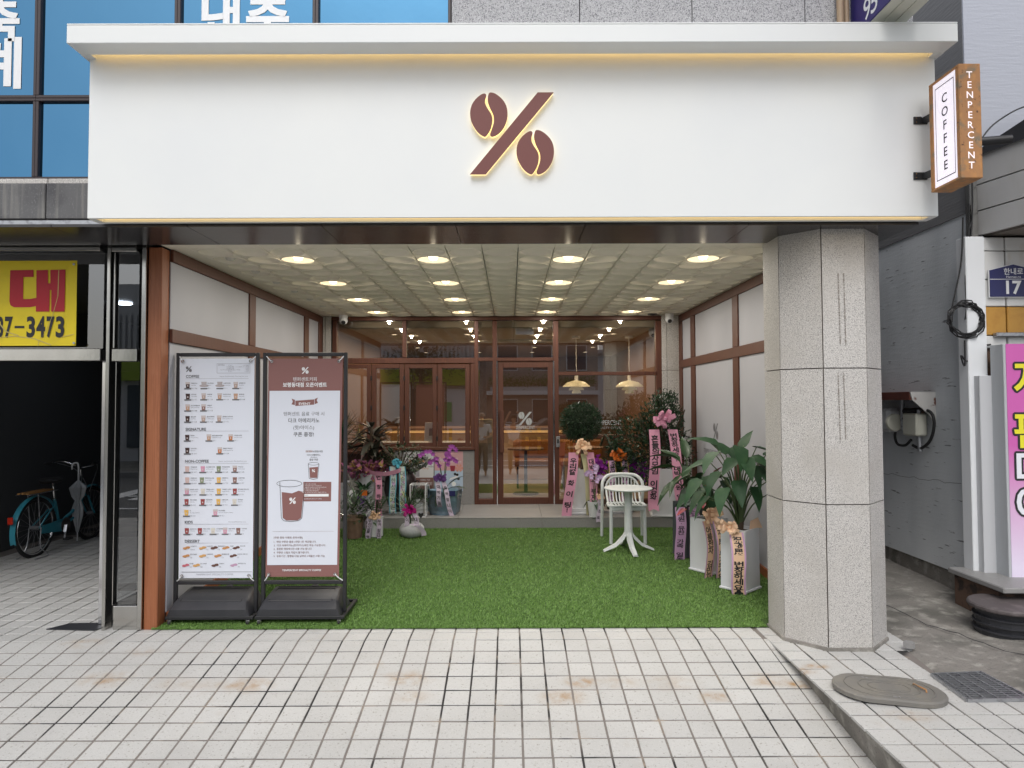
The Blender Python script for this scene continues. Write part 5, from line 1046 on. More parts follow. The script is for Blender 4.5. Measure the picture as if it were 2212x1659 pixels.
def menu(ob, G, W_, H_):
    A = H_/W_                                       # banner drawn in fractions; y fraction scaled so letters keep shape
    U, Vv = X3, Z3*(1/A)
    T = lambda q, s, x, y, sz, al='L', b=0, w=None: q.text(s, x, y*A, sz, PO, U, Vv, al=al, bold=b, w=w)
    Y = lambda px: 1-(px-207)/(1392-207)            # from the 553 px wide crop
    Xx = lambda px: (px-(131-(131-120)*(px*0)))/(541-131)
    def hx(px, py): l = 131-11*(py-207)/1185; r = 541-8*(py-207)/1185; return (px-l)/(r-l)
    def heads(q):
        for s, px, py in (('COFFEE', 165, 309), ('SIGNATURE', 162, 596), ('NON-COFFEE', 159, 769), ('KIDS', 156, 1097), ('DESSERT', 156, 1199)): T(q, s, hx(px, py), Y(py+2), .052, b=.018)
        logo(q, hx(181, 264), Y(264)*A, .078, PO, U, Vv)
        for py in (1360,): x0, x1 = hx(137, py), hx(527, py); q.add([(x0, 0, Y(py)), (x1, 0, Y(py)), (x1, 0, Y(py-2.0)), (x0, 0, Y(py-2.0))], [(0, 1, 2, 3)])
    prn(ob, 'menu_headings', M['greyink'], heads, G)
    def lines(q):
        for py in (317, 602, 777, 1104, 1205):
            x0, x1 = hx(163, py), hx(509, py); q.add([(x0, 0, Y(py)), (x1, 0, Y(py)), (x1, 0, Y(py-1.4)), (x0, 0, Y(py-1.4))], [(0, 1, 2, 3)])
        a, b, c, d = hx(335, 260), hx(517, 260), Y(287), Y(234); e = .004; f = .0014
        for r in ((a, b, c, c+f), (a, b, d-f, d), (a, a+e, c, d), (b-e, b, c, d)): q.add([(r[0], 0, r[2]), (r[1], 0, r[2]), (r[1], 0, r[3]), (r[0], 0, r[3])], [(0, 1, 2, 3)])
        T(q, 'EXTRA', hx(343, 246), Y(246), .028, b=.01); T(q, 'TENPERCENT SPECIALTY COFFEE', hx(321, 1376), Y(1376), .030, 'C', w=.50)
        for i, (l, r_) in enumerate((('샷 추가', '1샷 +500원'), ('디카페인 변경', 'R +1,000원 / P +1,000원'), ('오트밀크 변경', '+500원'), ('시럽 추가 (바닐라, 헤이즐넛, 카라멜)', '+500원'), ('펄 추가', '+1,000원'))):
            T(q, l, hx(408, 250), Y(247+8*i), .018, 'C'); T(q, r_, hx(511, 250), Y(247+8*i), .018, 'R')
        for px, py in ((428, 307), (421, 767), (446, 1094)): T(q, 'Regular Size(Hot/Iced) / Plus Size(Only Iced)' if py < 900 else 'Mini Size(295ml)(Only Iced)', hx(px, py), Y(py), .021, 'C')
    prn(ob, 'menu_rules', M['paleink'], lines, G)
    # drinks: (x, y bottom, names, price, body colour, second colour)
    D = [(175, 373, '아메리카노', 'Americano', '2.0 / 3.6', 'k'), (264, 373, '에스프레소', 'Espresso', '1.8 / -', 'e'), (351, 373, '쇼콜라또레쏘', 'Chocolatoresso', '2.5 / -', 'e'), (438, 373, '플랫화이트', 'Flat White', '3.0 / -', 'l'),
         (175, 434, '모카커피', 'Tonic Coffee', '3.5 / 5.1', 'k'), (262, 434, '카페라떼', 'Caffe Latte', '3.3 / 5.6', 'l'), (350, 434, '바닐라빈라떼', 'Vanilla Bean Latte', '3.8 / 6.4', 't'), (438, 434, '돌체라떼', 'Dolce Latte', '4.0 / 6.8', 't'),
         (174, 494, '밀크카라멜라떼', 'Milk Caramel Latte', '4.0 / 6.8', 't'), (261, 494, '카페모카', 'Caffe Mocha', '4.3 / 7.3', 'm'),
         (173, 555, '콜드브루', 'Cold Brew', '3.5 / 5.9', 'k'), (260, 555, '콜드브루라떼', 'Cold Brew Latte', '4.0 / 6.8', 'l'), (347, 555, '돌체콜드브루라떼', 'Dolce Cold Brew Latte', '4.3 / 7.3', 'l'),
         (171, 657, '텐라떼', 'Ten Latte (Only)', '3.4 / -', 'k'), (290, 657, '솔티드밀크카라멜', 'Salted Milk Caramel', '3.8 / -', 't'), (410, 657, '더티밀크라떼', 'Dirty Peanut Latte', '3.9 / -', 'o'),
         (171, 727, '아인슈페너', 'Einspanner', '3.8 / 6.4', 'k'), (350, 727, '클래식 아이스티', 'Classic Grapefruit Tea', '3.5 / 5.9', 'o'),
         (170, 827, '우리쌀라떼', 'Multigrain Latte', '2.8 / 4.7', 'p'), (256, 827, '논산생딸기라떼', 'Strawberry Latte', '3.5 / 5.9', 's'), (344, 827, '제주말차라떼', 'Matcha Latte', '4.0 / 6.8', 'g'), (433, 827, '쿠키초코', 'Real Chocolate', '4.0 / 6.8', 'm'),
         (170, 887, '로얄밀크티', 'Royal Milk Tea', '4.0 / 6.6', 'p'), (251, 887, '말차아이스크림', 'Green Matcha', '4.5 / 7.6', 'g'), (344, 887, '리얼에이드', 'Real Ade', '4.3 / 7.3', 'y'), (433, 887, '오렌지자몽', 'Grapefruit', '3.4 / 5.7', 'm'),
         (168, 948, '요거트 스무디', 'Yogurt Smoothie', '4.3 / 7.3', 's'), (256, 948, '자바칩 스무디', 'Banana Smoothie', '4.5 / 7.6', 'c'), (344, 948, '리얼망고 스무디', 'Mango Smoothie', '4.8 / 8.1', 'y'), (433, 948, '딸기레몬 아이스티', 'Peach Iced Tea', '3.0 / 5.1', 'r'),
         (166, 1004, '제로 스위티', 'Sweet Tea', '3.0 / 5.1', 'r'), (255, 1004, '제로체리콕', 'Cherry Coke', '3.5 / 5.9', 'r'), (342, 1004, '고흥유자차', 'Yuzu Tea', '3.0 / 5.1', 'y'), (431, 1004, '유기농차', 'Herbal Tea', '3.5 / -', 'c'),
         (165, 1062, '티', 'Tea / English Breakfast', '3.0 / 5.1', 'y'), (325, 1062, '티스파클링', 'Fruit Tea / Chamomile / Hibiscus', '3.0 / 5.1', 's'),
         (167, 1160, '딸기바나나', 'Choco Fro', '2.0', 'r'), (239, 1160, '제로 스위티', 'Sweet Tea', '2.0', 'r'), (312, 1160, '우리쌀라떼', 'Rice Latte', '2.0', 'c'), (379, 1160, '생딸기라떼', 'Strawberry', '2.5', 's'), (452, 1160, '초코라떼', 'Choco', '2.5', 'm')]
    CL = {'k': (.045, .02, .018), 'e': (.40, .36, .36), 'l': (.42, .31, .26), 't': (.48, .30, .20), 'm': (.24, .13, .11), 'o': (.50, .18, .06), 'p': (.56, .40, .37), 's': (.58, .28, .38), 'g': (.22, .26, .16), 'y': (.68, .40, .09), 'r': (.28, .05, .05), 'c': (.60, .57, .50)}
    for key, cl in CL.items():
        def cups(q, key=key):
            for px, py, *_, k in D:
                if k != key: continue
                if k == 'e':
                    cx, cyy = hx(px, py), Y(py-18); q.flat([(cx+.062*math.cos(a_), cyy*A+.018*math.sin(a_)) for a_ in np.arange(0, 6.28, .4)], PO, U, Vv); q.flat([(cx-.03, (cyy+.004)*A), (cx+.03, (cyy+.004)*A), (cx+.036, (cyy+.018)*A), (cx-.036, (cyy+.018)*A)], (0, .0004, 0), U, Vv)
                else:
                    cx = hx(px, py); y0, y1 = Y(py-2), Y(py-36); q.flat([(cx-.021, y0*A), (cx+.021, y0*A), (cx+.029, y1*A), (cx-.029, y1*A)], PO, U, Vv)
        prn(ob, 'drink_print', mat('drink_print_'+key, cl, .5), cups, G)
    def tops(q):
        for i, (px, py, *_, k) in enumerate(D):
            if k in 'e': continue
            cx = hx(px, py); y1 = Y(py-36)
            if k in 'lkmots' and i % 3 != 1: q.flat([(cx-.0285, (y1-.008)*A), (cx+.0285, (y1-.008)*A), (cx+.031, (y1+.002)*A), (cx-.031, (y1+.002)*A)], (0, .0004, 0), U, Vv)
            q.flat([(cx-.007, (Y(py-14))*A), (cx+.009, (Y(py-14))*A), (cx+.007, (Y(py-22))*A), (cx-.009, Y(py-22)*A)], (0, .0004, 0), U, Vv)
    prn(ob, 'cup_highlight', mat('milk_print', (.52, .46, .45), .5), tops, G)
    def plates(q):
        for px, py, *_ in D: cx = hx(px, py); q.flat([(cx-.044+.0, Y(py+1)*A), (cx+.044, Y(py+1)*A), (cx+.047, Y(py-2.5)*A), (cx+.044, Y(py-6)*A), (cx-.044, Y(py-6)*A), (cx-.047, Y(py-2.5)*A)], (0, .0006, 0), U, Vv)
    prn(ob, 'name_bar_print', M['greyink'], plates, G)
    def names(q):
        for px, py, a, b, c, k in D:
            x = hx(px+19, py); T(q, a, x, Y(py-29), .0185, b=.015); T(q, b, x, Y(py-19), .0145); T(q, c, x, Y(py-1), .024)
    prn(ob, 'drink_names', M['greyink'], names, G)
    S_ = [(165, 1242, '오트밀쿠키', '1.5/1.8', 'a'), (254, 1242, '소보로쿠키', '1.5', 'b'), (318, 1242, '찰떡브라우니', '1.8', 'd'), (383, 1242, '크로플', '2.0', 'a'), (441, 1242, '휘낭시에', '2.0', 'd'), (163, 1285, '꿀떡 까눌레', '2.6', 'a'), (254, 1285, '고메버터바', '3.5', 'b'), (338, 1285, '버터밀크스콘', '2.3', 'a'), (424, 1285, '소금초코 크루아상', '2.7', 'd'), (160, 1335, '마카롱', '2.0', 'r'), (220, 1335, '미니스퀘어', '2.8', 'b'), (324, 1335, '수제쿠키', '3.8', 'd'), (428, 1335, '오리지널 도넛', '4.0', 's')]
    for key, cl in (('a', (.50, .24, .09)), ('b', (.58, .33, .12)), ('d', (.13, .06, .045)), ('r', (.5, .13, .16)), ('s', (.48, .30, .42))):
        def cakes(q, key=key):
            for i, (px, py, a, b, k) in enumerate(S_):
                if k != key: continue
                cx, cyy = hx(px, py), Y(py-12)*A; r = random.Random(i)
                for j in range(2): q.flat([(cx+.032*(j-.5)*1.2+.030*math.cos(a_)*(1+.15*math.sin(3*a_+i)), cyy+.012*(j-.5)+.016*math.sin(a_)) for a_ in np.arange(0, 6.28, .5)], (0, .0003*j, 0), U, Vv)
        prn(ob, 'dessert_print', mat('dessert_print_'+key, cl, .5), cakes, G)
    def dn(q):
        for px, py, a, b, k in S_: x = hx(px+22, py); T(q, a, x, Y(py-18), .0185, b=.012); T(q, b, x, Y(py), .022)
    prn(ob, 'dessert_names', M['greyink'], dn, G)
def event(ob, G, W_, H_):
    A = H_/W_; U, Vv = X3, Z3*(1/A)
    T = lambda q, s, x, y, sz, al='C', b=0, w=None: q.text(s, x, y*A, sz, PO, U, Vv, al=al, bold=b, w=w)
    Y = lambda v: 1-(v-774.6)/(1246-774.6)           # v: pixel rows of the 2212 px frame
    Xx = lambda s: (s-1145)/(1885-1145)              # from the 2042 px crop, upper part
    Y4 = lambda zy: Y((1350+.3918*zy)/1.8083); Y5 = lambda zy: Y((1900+.3617*zy)/1.8083)
    X5 = lambda zx: (zx-1203)/(2003-1203)
    def fr_(q): q.rect(.022, .972, Y5(850)*A, Y4(453)*A, PO, U, Vv)
    prn(ob, 'white_field_print', M['vinyl'], fr_, G)
    Gf = lambda u, v: G(u, v)+V((0, -.0006, 0))
    def wt(q):
        logo(q, Xx(1513), Y4(249)*A, .092, PO, U, Vv); T(q, '텐퍼센트커피', .496, Y4(354), .062, w=.315); T(q, '보령동대점 오픈이벤트', .496, Y4(411), .066, b=.028, w=.59)
        T(q, 'TENPERCENT SPECIALTY COFFEE', X5(1597), Y5(915), .034, b=.02, w=.53)
        for x0, x1, y0, y1 in ((X5(1612), X5(1876), Y5(116), Y5(88)),): q.rect(x0, x1, y0*A, y1*A, (0, .0006, 0), U, Vv)
    prn(ob, 'white_print', M['whiteink'], wt, Gf)
    def br_(q):
        x0, x1 = Xx(1420), Xx(1608); y0, y1 = Y4(606), Y4(553)
        q.flat([(x0, (y0)*A), (x1, (y0+.006)*A), (x1, (y1+.006)*A), (x0, y1*A)], PO, U, Vv)
        q.flat([(x0-.052, (y0+.008)*A), (x0-.006, (y0+.004)*A), (x0-.006, (y1+.004)*A), (x0-.052, (y1+.01)*A), (x0-.034, (y0/2+y1/2+.008)*A)], PO, U, Vv); q.flat([(x1+.006, (y0+.008)*A), (x1+.05, (y0+.014)*A), (x1+.034, (y0/2+y1/2+.014)*A), (x1+.05, (y1+.014)*A), (x1+.006, (y1+.008)*A)], PO, U, Vv)
        q.rect(X5(1600), X5(1903), Y5(168)*A, Y4(1365)*A, PO, U, Vv)
        c0 = Xx(1372); yt, yb = Y4(1465), Y5(372)        # big drink
        q.flat([(X5(1368), yt*A), (X5(1383), (yb+.012)*A), (X5(1420), yb*A), (X5(1545), yb*A), (X5(1582), (yb+.012)*A), (X5(1606), yt*A), (X5(1550), (yt+.006)*A), (X5(1480), (yt-.006)*A)], (0, .0006, 0), U, Vv)
        q.flat([(Xx(1570), Y4(1222)*A), (Xx(1578), Y4(1325)*A), (Xx(1650), Y4(1325)*A), (Xx(1658), Y4(1215)*A)], PO, U, Vv); q.rect(Xx(1532), Xx(1598), Y4(1069)*A, Y4(1051)*A, PO, U, Vv)
    prn(ob, 'brown_print', M['brownvinyl'], br_, Gf)
    G3 = lambda u, v: G(u, v)+V((0, -.0018, 0))
    def w3(q):
        T(q, 'EVENT', Xx(1513), Y4(594), .044, b=.02, w=.155); logo(q, X5(1487), Y5(160)*A, .088, PO, U, Vv); logo(q, Xx(1612), Y4(1254)*A, .04, PO, U, Vv); T(q, '증정쿠폰', Xx(1565), Y4(1066), .022, b=.02)
        for i, s in enumerate(('[쿠폰 증정 이벤트 유의사항]', '해당 쿠폰은 음료 1잔당 1장 제공됩니다.', '다크 아메리카노(핫/아이스)로만 제공 가능합니다.', '증정된 매장에서만 사용 가능 합니다', '쿠폰은 스탬프 적립이 불가합니다.', '유효기간 : 발행일 다음 날부터 1개월간 사용 가능')): T(q, s, Xx(1500), Y4(1391+16.3*i), .0165, 'L')
        T(q, 'TENPERCENT SPECIALTY COFFEE', Xx(1610), Y4(1538), .018, w=.24)
    prn(ob, 'white_print', M['whiteink'], w3, G3)
    def gk(q):
        for s, zy, sz, b, w in (('텐퍼센트 음료 구매 시', 701, .062, -.006, .545), ('다크 아메리카노', 769, .066, .012, .42), ('(핫/아이스)', 838, .062, .0, .28), ('쿠폰 증정!', 908, .066, .012, .275)): T(q, s, Xx(1508), Y4(zy), sz, b=b, w=w)
        T(q, '보령동대점', Xx(1652), Y4(1069), .030, b=.008); T(q, '다크 아메리카노', Xx(1613), Y4(1104), .028, b=.012); T(q, '(핫/아이스)', Xx(1613), Y4(1125), .020); T(q, '증정 쿠폰', Xx(1613), Y4(1152), .030, b=.01); T(q, '발행일 :', X5(1640), Y5(107), .018)
    prn(ob, 'dark_print', M['greyink'], gk, G3)
    def gb(q):
        for i, s in enumerate(('[쿠폰 증정 이벤트 유의사항]', '1.  해당 쿠폰은 음료 1잔당 1장 제공됩니다.', '2.  다크 아메리카노(핫/아이스)로만 제공 가능합니다.', '3.  증정된 매장에서만 사용 가능 합니다', '4.  쿠폰은 스탬프 적립이 불가합니다.', '5.  유효기간 : 발행일 다음 날부터 1개월간 사용 가능')):
            zy = (565, 610, 648, 686, 725, 763)[i]; T(q, s, X5(1290), Y5(zy), .031, 'L', b=.004, w=(X5((1600, 1752, 1855, 1702, 1678, 1846)[i])-X5(1290)))
        q.rect(X5(1275), X5(1940), Y5(490)*A, Y5(488.4)*A, PO, U, Vv)
    prn(ob, 'brown_lettering', M['brownink'], gb, G3)
    def outline(q):
        def ell(cx, cy, rx, ry, w):
            n = 28; P = [(cx+rx*math.cos(2*math.pi*k/n), cy+ry*math.sin(2*math.pi*k/n)) for k in range(n)]; R_ = [(cx+(rx-w)*math.cos(2*math.pi*k/n), cy+(ry-w)*math.sin(2*math.pi*k/n)) for k in range(n)]
            for k in range(n): j = (k+1) % n; q.flat([P[k], P[j], R_[j], R_[k]], PO, U, Vv)
        def seg(P, w):
            for a, b in zip(P[:-1], P[1:]):
                a, b = V(a), V(b); d = (b-a).normalized(); nn = V((-d.y, d.x))*w/2; q.flat([a-nn, b-nn, b+nn, a+nn], PO, U, Vv)
        ell(Xx(1372), Y4(1380)*A, .172, .047, .005); ell(Xx(1612), Y4(1184)*A, .073, .020, .004)
        seg([(X5(1346), Y5(-40)*A), (X5(1368), Y5(345)*A), (X5(1395), Y5(375)*A), (X5(1470), Y5(384)*A), (X5(1555), Y5(375)*A), (X5(1590), Y5(345)*A), (X5(1622), Y5(-40)*A)], .006)
        seg([(Xx(1559), Y4(1185)*A), (Xx(1570), Y4(1330)*A), (Xx(1612), Y4(1340)*A), (Xx(1655), Y4(1330)*A), (Xx(1666), Y4(1185)*A)], .005)
    prn(ob, 'glass_outline', M['ink'], outline, G3)
YU_ = 5.66
px_ = lambda x, y: at(x, y, YU_)
stand('banner_stand', 'black rolling stand with the white drinks menu banner beside the wooden post', -2.772, -2.082, (px_(382, 775).x+.022, px_(548.5, 775).x+.004, px_(379, 1249).x+.024, px_(543.8, 1249).x+.008, px_(460, 774.6).z, px_(460, 1249).z), menu, M['vinyl'])
stand('banner_stand', 'black rolling stand with the brown and white EVENT banner', -2.052, -1.352, (px_(579.6, 775).x, px_(740.4, 775).x, px_(573, 1246).x, px_(732, 1246).x, px_(660, 774.6).z, px_(660, 1246).z), event, M['brownvinyl'])
# ================================================================== table and chair
tz = grz(7.75); t = thing('bistro_table', 'white round plastic table with four splayed feet on the grass', 'table', (1.33, 7.76, tz+.006))
q = MB(); q.lathe([(.03, .690), (.24, .700), (.268, .708), (.272, .716), (.268, .724), (0, .7245)], 40, (1.33, 7.76, tz)); q.build('tabletop', M['plasticwhite'], t, smooth=40)
q = MB(); q.lathe([(.052, .19), (.047, .25), (.043, .5), (.047, .689)], 20, (1.33, 7.76, tz)); q.build('pedestal', M['plasticwhite'], t, smooth=50)
for k in range(4):
    an = math.radians(-88+90*k+4); d = V((math.cos(an), math.sin(an), 0)); c = V((1.33, 7.76, tz)); s_ = d.cross(Z3)
    q = MB(); P = [(d*.01+Z3*.27, .034, .05), (d*.06+Z3*.17, .036, .05), (d*.15+Z3*.085, .032, .036), (d*.29+Z3*.022, .028, .020)]; vs = []
    for p, w, h in P: vs += [c+p-s_*w-Z3*h*.5, c+p+s_*w-Z3*h*.5, c+p+s_*w*.6+Z3*h*.5, c+p-s_*w*.6+Z3*h*.5]
    fs = [(0,1,2,3), (12,15,14,13)]+[(i*4+j, i*4+(j+1) % 4, (i+1)*4+(j+1) % 4, (i+1)*4+j) for i in range(3) for j in range(4)]; q.add(vs, fs); q.build('foot', M['plasticwhite'], t, smooth=50)
cz0 = grz(8.25); t = thing('slatted_chair', 'white plastic armchair with a slatted round back behind the bistro table', 'chair', (1.375, 8.25, cz0+.006))
def cp(x, y, z): return V((1.375+x, 8.25+y, cz0+z))
for s_ in (-1, 1):
    q = MB(); q.tube(curve([cp(.20*s_, -.20, .012), cp(.195*s_, -.19, .42), cp(.20*s_, -.13, .445)], 5), .021, 10); q.build('leg', M['plasticwhite'], t, smooth=60)
    q = MB(); q.tube(curve([cp(.25*s_, .24, .012), cp(.245*s_, .21, .42), cp(.25*s_, .17, .60), cp(.235*s_, .19, .70), cp(.16*s_, .225, .765), cp(0, .235, .778)], 6), .020, 10); q.build('leg', M['plasticwhite'], t, smooth=60)
q = MB(); H = curve([cp(-.195, .05, .45), cp(-.20, .17, .58), cp(-.185, .205, .67), cp(-.12, .222, .735), cp(0, .228, .750), cp(.12, .222, .735), cp(.185, .205, .67), cp(.20, .17, .58), cp(.195, .05, .45)], 6); q.tube(H, .013, 8); q.build('back_hoop', M['plasticwhite'], t, smooth=60)
for k in range(9):
    x = -.155+.0388*k; zt = .738-.35*x*x*3; q = MB(); q.tube(curve([cp(x, .222, zt), cp(x, .21, .60), cp(x, .17, .50), cp(x, .10, .452), cp(x, -.02, .442), cp(x, -.18, .448)], 4), .0085, 6); q.build('slat', M['plasticwhite'], t, smooth=60)
q = MB(); q.tube(curve([cp(-.20, .06, .445), cp(-.215, -.10, .445), cp(-.19, -.20, .447), cp(0, -.21, .449), cp(.19, -.20, .447), cp(.215, -.10, .445), cp(.20, .06, .445), cp(0, .12, .437), cp(-.20, .06, .445)], 5), .017, 8); q.build('seat_frame', M['plasticwhite'], t, smooth=60)
q = MB(); q.box(1.375-.185, 1.375+.185, 8.25-.225, 8.25-.205, cz0+.395, cz0+.435, .006); q.build('seat_apron', M['plasticwhite'], t)
# ================================================================== plants, ribbons, bows
def leafgeo(q, base, d, upv, L, Wd, bend=.25, fold=.25, mi=0, heart=False):
    d = V(d).normalized(); s_ = d.cross(V(upv)); s_ = s_.normalized() if s_.length > 1e-4 else d.orthogonal().normalized(); n = s_.cross(d); base = V(base)
    prof = [(0, .12), (.18, .8), (.42, 1.0), (.72, .62), (1, 0)] if not heart else [(-.12, .55), (.05, 1.0), (.38, .86), (.72, .45), (1.0, 0)]
    vs = []; fs = []
    for t_, w in prof:
        c = base+d*(L*t_)-n*(bend*L*t_*t_); e = Wd/2*w
        vs += [c-s_*e+n*(fold*e), c, c+s_*e+n*(fold*e)]
    for i in range(len(prof)-1):
        a = i*3; fs += [(a, a+1, a+4, a+3), (a+1, a+2, a+5, a+4)]
    q.add(vs, fs, mi)
def scatter(q, pts, L, Wd, c, out=.8, fold=.3):
    """one small folded leaf at each point, pointing away from c"""
    for p in pts:
        p = V(p); d = (p-c).normalized()*out+V((random.gauss(0, .5), random.gauss(0, .5), random.gauss(.15, .4)))
        l = L*random.uniform(.7, 1.2); w = Wd*random.uniform(.7, 1.15); d.normalize(); s_ = d.cross(V((random.gauss(0, 1), random.gauss(0, 1), 1))).normalized(); n = s_.cross(d)
        a, b, e, f = p, p+d*l*.45-s_*w/2+n*w*fold, p+d*l-n*l*.15, p+d*l*.45+s_*w/2+n*w*fold
        k = len(q.v); q.v += [tuple(a), tuple(b), tuple(e), tuple(f)]; q.f += [(k, k+1, k+2), (k, k+2, k+3)]; q.m += [0, 0]
def bow(parent, c, R, m, n=12, yaw=0, w=.42):
    q = MB(); c = V(c); n = int(n*1.7); X_, Y_ = V((math.cos(yaw), math.sin(yaw), 0)), V((-math.sin(yaw), math.cos(yaw), 0))
    r = random.Random(int(c.x*1000))
    for k in range(n):
        a = 2*math.pi*k*.618+r.uniform(-.3, .3); rad = R*r.uniform(.55, 1.12)*(1 if k % 3 else .75); d = X_*math.cos(a)*1.15+Z3*math.sin(a)*.7-Y_*r.uniform(.0, .9); d.normalize(); s_ = d.cross(Y_).normalized(); u = s_.cross(d)
        if u.dot(Y_) > 0: u = -u
        hw = R*w*r.uniform(.6, .95)*.5; pr = [(.05, 0, .35), (.45, .16, .9), (.85, .24, 1.05), (1.0, .10, 1.0), (.8, -.04, .95), (.4, -.05, .8), (.08, -.02, .4)]; vs = []
        for t_, h, e in pr: p = c+d*(rad*t_)+u*(rad*h); vs += [p-s_*hw*e, p+s_*hw*e]
        q.add(vs, [(i*2, i*2+1, i*2+3, i*2+2) for i in range(len(pr)-1)])
    q.lathe([(0, -.2*R), (.2*R, -.1*R), (.22*R, .1*R), (0, .2*R)], 8, tuple(c-Y_*R*.3))
    return q.build('bow', m, parent, smooth=50, norm=False)
def ribbon(parent, top, L, w, txt, m, yaw=0, lean=0, outb=.03, edge=None, ink=None, drop=(.09, .93), cut=True, curl=0, cw=.66, bold=.02):
    """hanging ribbon: lean = sideways run over its length, txt = characters set one below the other"""
    top = V(top); X_, Y_ = V((math.cos(yaw), math.sin(yaw), 0)), V((-math.sin(yaw), math.cos(yaw), 0))
    def Sf(u, s, off=0): return top+X_*(u+lean*s+.01*math.sin(6*s))-Z3*(s*L)-Y_*(outb*math.sin(math.pi*min(1, s*1.1))+curl*s**6+off)
    q = MB(); n = 22
    for i in range(n+1):
        s = i/n; q.v += [tuple(Sf(-w/2, s)), tuple(Sf(0, s-(.03 if cut and i == n else 0), .0)), tuple(Sf(w/2, s))]
    for i in range(n): a = i*3; q.f += [(a, a+1, a+4, a+3), (a+1, a+2, a+5, a+4)]; q.m += [0, 0]
    o = q.build('ribbon', m, parent, smooth=60, norm=False)
    if edge:
        q = MB()
        for sg_ in (-1, 1):
            b = len(q.v)
            for i in range(n+1): s = i/n; q.v += [tuple(Sf(sg_*w/2, s, .0012)), tuple(Sf(sg_*w*.38, s, .0012))]
            for i in range(n): a = b+i*2; q.f.append((a, a+1, a+3, a+2)); q.m.append(0)
        q.build('ribbon_edge', edge, o, smooth=60, norm=False)
    q = MB(); N = len(txt); s0, s1 = drop
    for i, ch in enumerate(txt):
        if ch == ' ': continue
        s = s0+(s1-s0)*(i+.5)/N; vs, fs, bb = glyphs(ch, bold); k = w*cw; mx, my = (bb[0]+bb[2])/2, (bb[1]+bb[3])/2; hgt = (s1-s0)/N*L
        kk = min(k, hgt*1.05); sq = k/max(.7, bb[2]-bb[0]) if ch not in '!.·♣' else k*.9
        q.add([Sf((x-mx)*sq, s-(y-my)*min(sq, hgt*1.12)/L, .0022) for x, y in [(p[0], p[1]) for p in vs]], fs)
    if q.v: q.build('ribbon_lettering', ink or M['ink'], o, norm=False, kind='stuff')
    return o
def square_pot(t, c, s_, h, rot, m, flare=.012, plinth=.02, soil=True):
    R = Matrix.Translation(c) @ Matrix.Rotation(rot, 4, 'Z'); q = MB(); a, b = s_/2, s_/2*.97
    vs = [(-a, -a, plinth), (a, -a, plinth), (a, a, plinth), (-a, a, plinth), (-b, -b, h), (b, -b, h), (b, b, h), (-b, b, h), (-b+.014, -b+.014, h), (b-.014, -b+.014, h), (b-.014, b-.014, h), (-b+.014, b-.014, h), (-b+.014, -b+.014, h-.05), (b-.014, -b+.014, h-.05), (b-.014, b-.014, h-.05), (-b+.014, b-.014, h-.05)]
    q.add(vs, [(i, (i+1) % 4, 4+(i+1) % 4, 4+i) for i in range(4)]+[(4+i, 4+(i+1) % 4, 8+(i+1) % 4, 8+i) for i in range(4)]+[(8+i, 8+(i+1) % 4, 12+(i+1) % 4, 12+i) for i in range(4)], 0, R); q.build('planter', m, t)
    q = MB(); q.box(-a-flare, a+flare, -a-flare, a+flare, 0, plinth, .004, 0, R); q.build('plinth', m, t)
    q = MB(); q.add([(-b+.013, -b+.013, h-.03), (b-.013, -b+.013, h-.03), (b-.013, b-.013, h-.03), (-b+.013, b-.013, h-.03)], [(0, 1, 2, 3)], 0, R); q.build('soil', M['soil'], t, norm=False)
def lf_mesh(L, Wd, m, bend, fold, heart):
    q = MB(); leafgeo(q, (0, 0, 0), X3, Z3, L, Wd, bend, fold, 0, heart); return q.mesh('leaf', m, 70, False)
def bigleaf_plant(t, c, specs, meshes, stemr=.007):
    """specs: (azimuth deg, height, reach, leaf size, droop deg); each leaf and each stem is an object"""
    for az, h, r, sz, dr in specs:
        a = math.radians(az); d = V((math.cos(a), math.sin(a), 0)); tip = c+d*r+Z3*h; mid = c+d*r*.35+Z3*h*.62
        q = MB(); P = curve([c+d*.015, mid, tip], 5); q.tube(P, [stemr*(1.2-.6*i/(len(P)-1)) for i in range(len(P))], 6); q.build('stem', M['stem'], t, smooth=60)
        mw = Matrix.Translation(tip) @ Matrix.Rotation(a+random.uniform(-.25, .25), 4, 'Z') @ Matrix.Rotation(math.radians(dr), 4, 'Y') @ Matrix.Rotation(random.uniform(-.35, .35), 4, 'X') @ Matrix.Scale(sz, 4)
        inst('leaf', random.choice(meshes), t, mw)
ALO = [lf_mesh(1, .58, M['leafbig'], b, f, True) for b, f in ((.3, .22), (.22, .3), (.4, .15))]
AGL = [lf_mesh(1, .36, M['leafmid'], b, f, False) for b, f in ((.35, .3), (.25, .35))]
ANT = [lf_mesh(1, .5, M['leafbig'], b, f, True) for b, f in ((.3, .25), (.2, .3))]; RED = [lf_mesh(1, .55, M['anthurium'], .1, .3, True)]
random.seed(5)
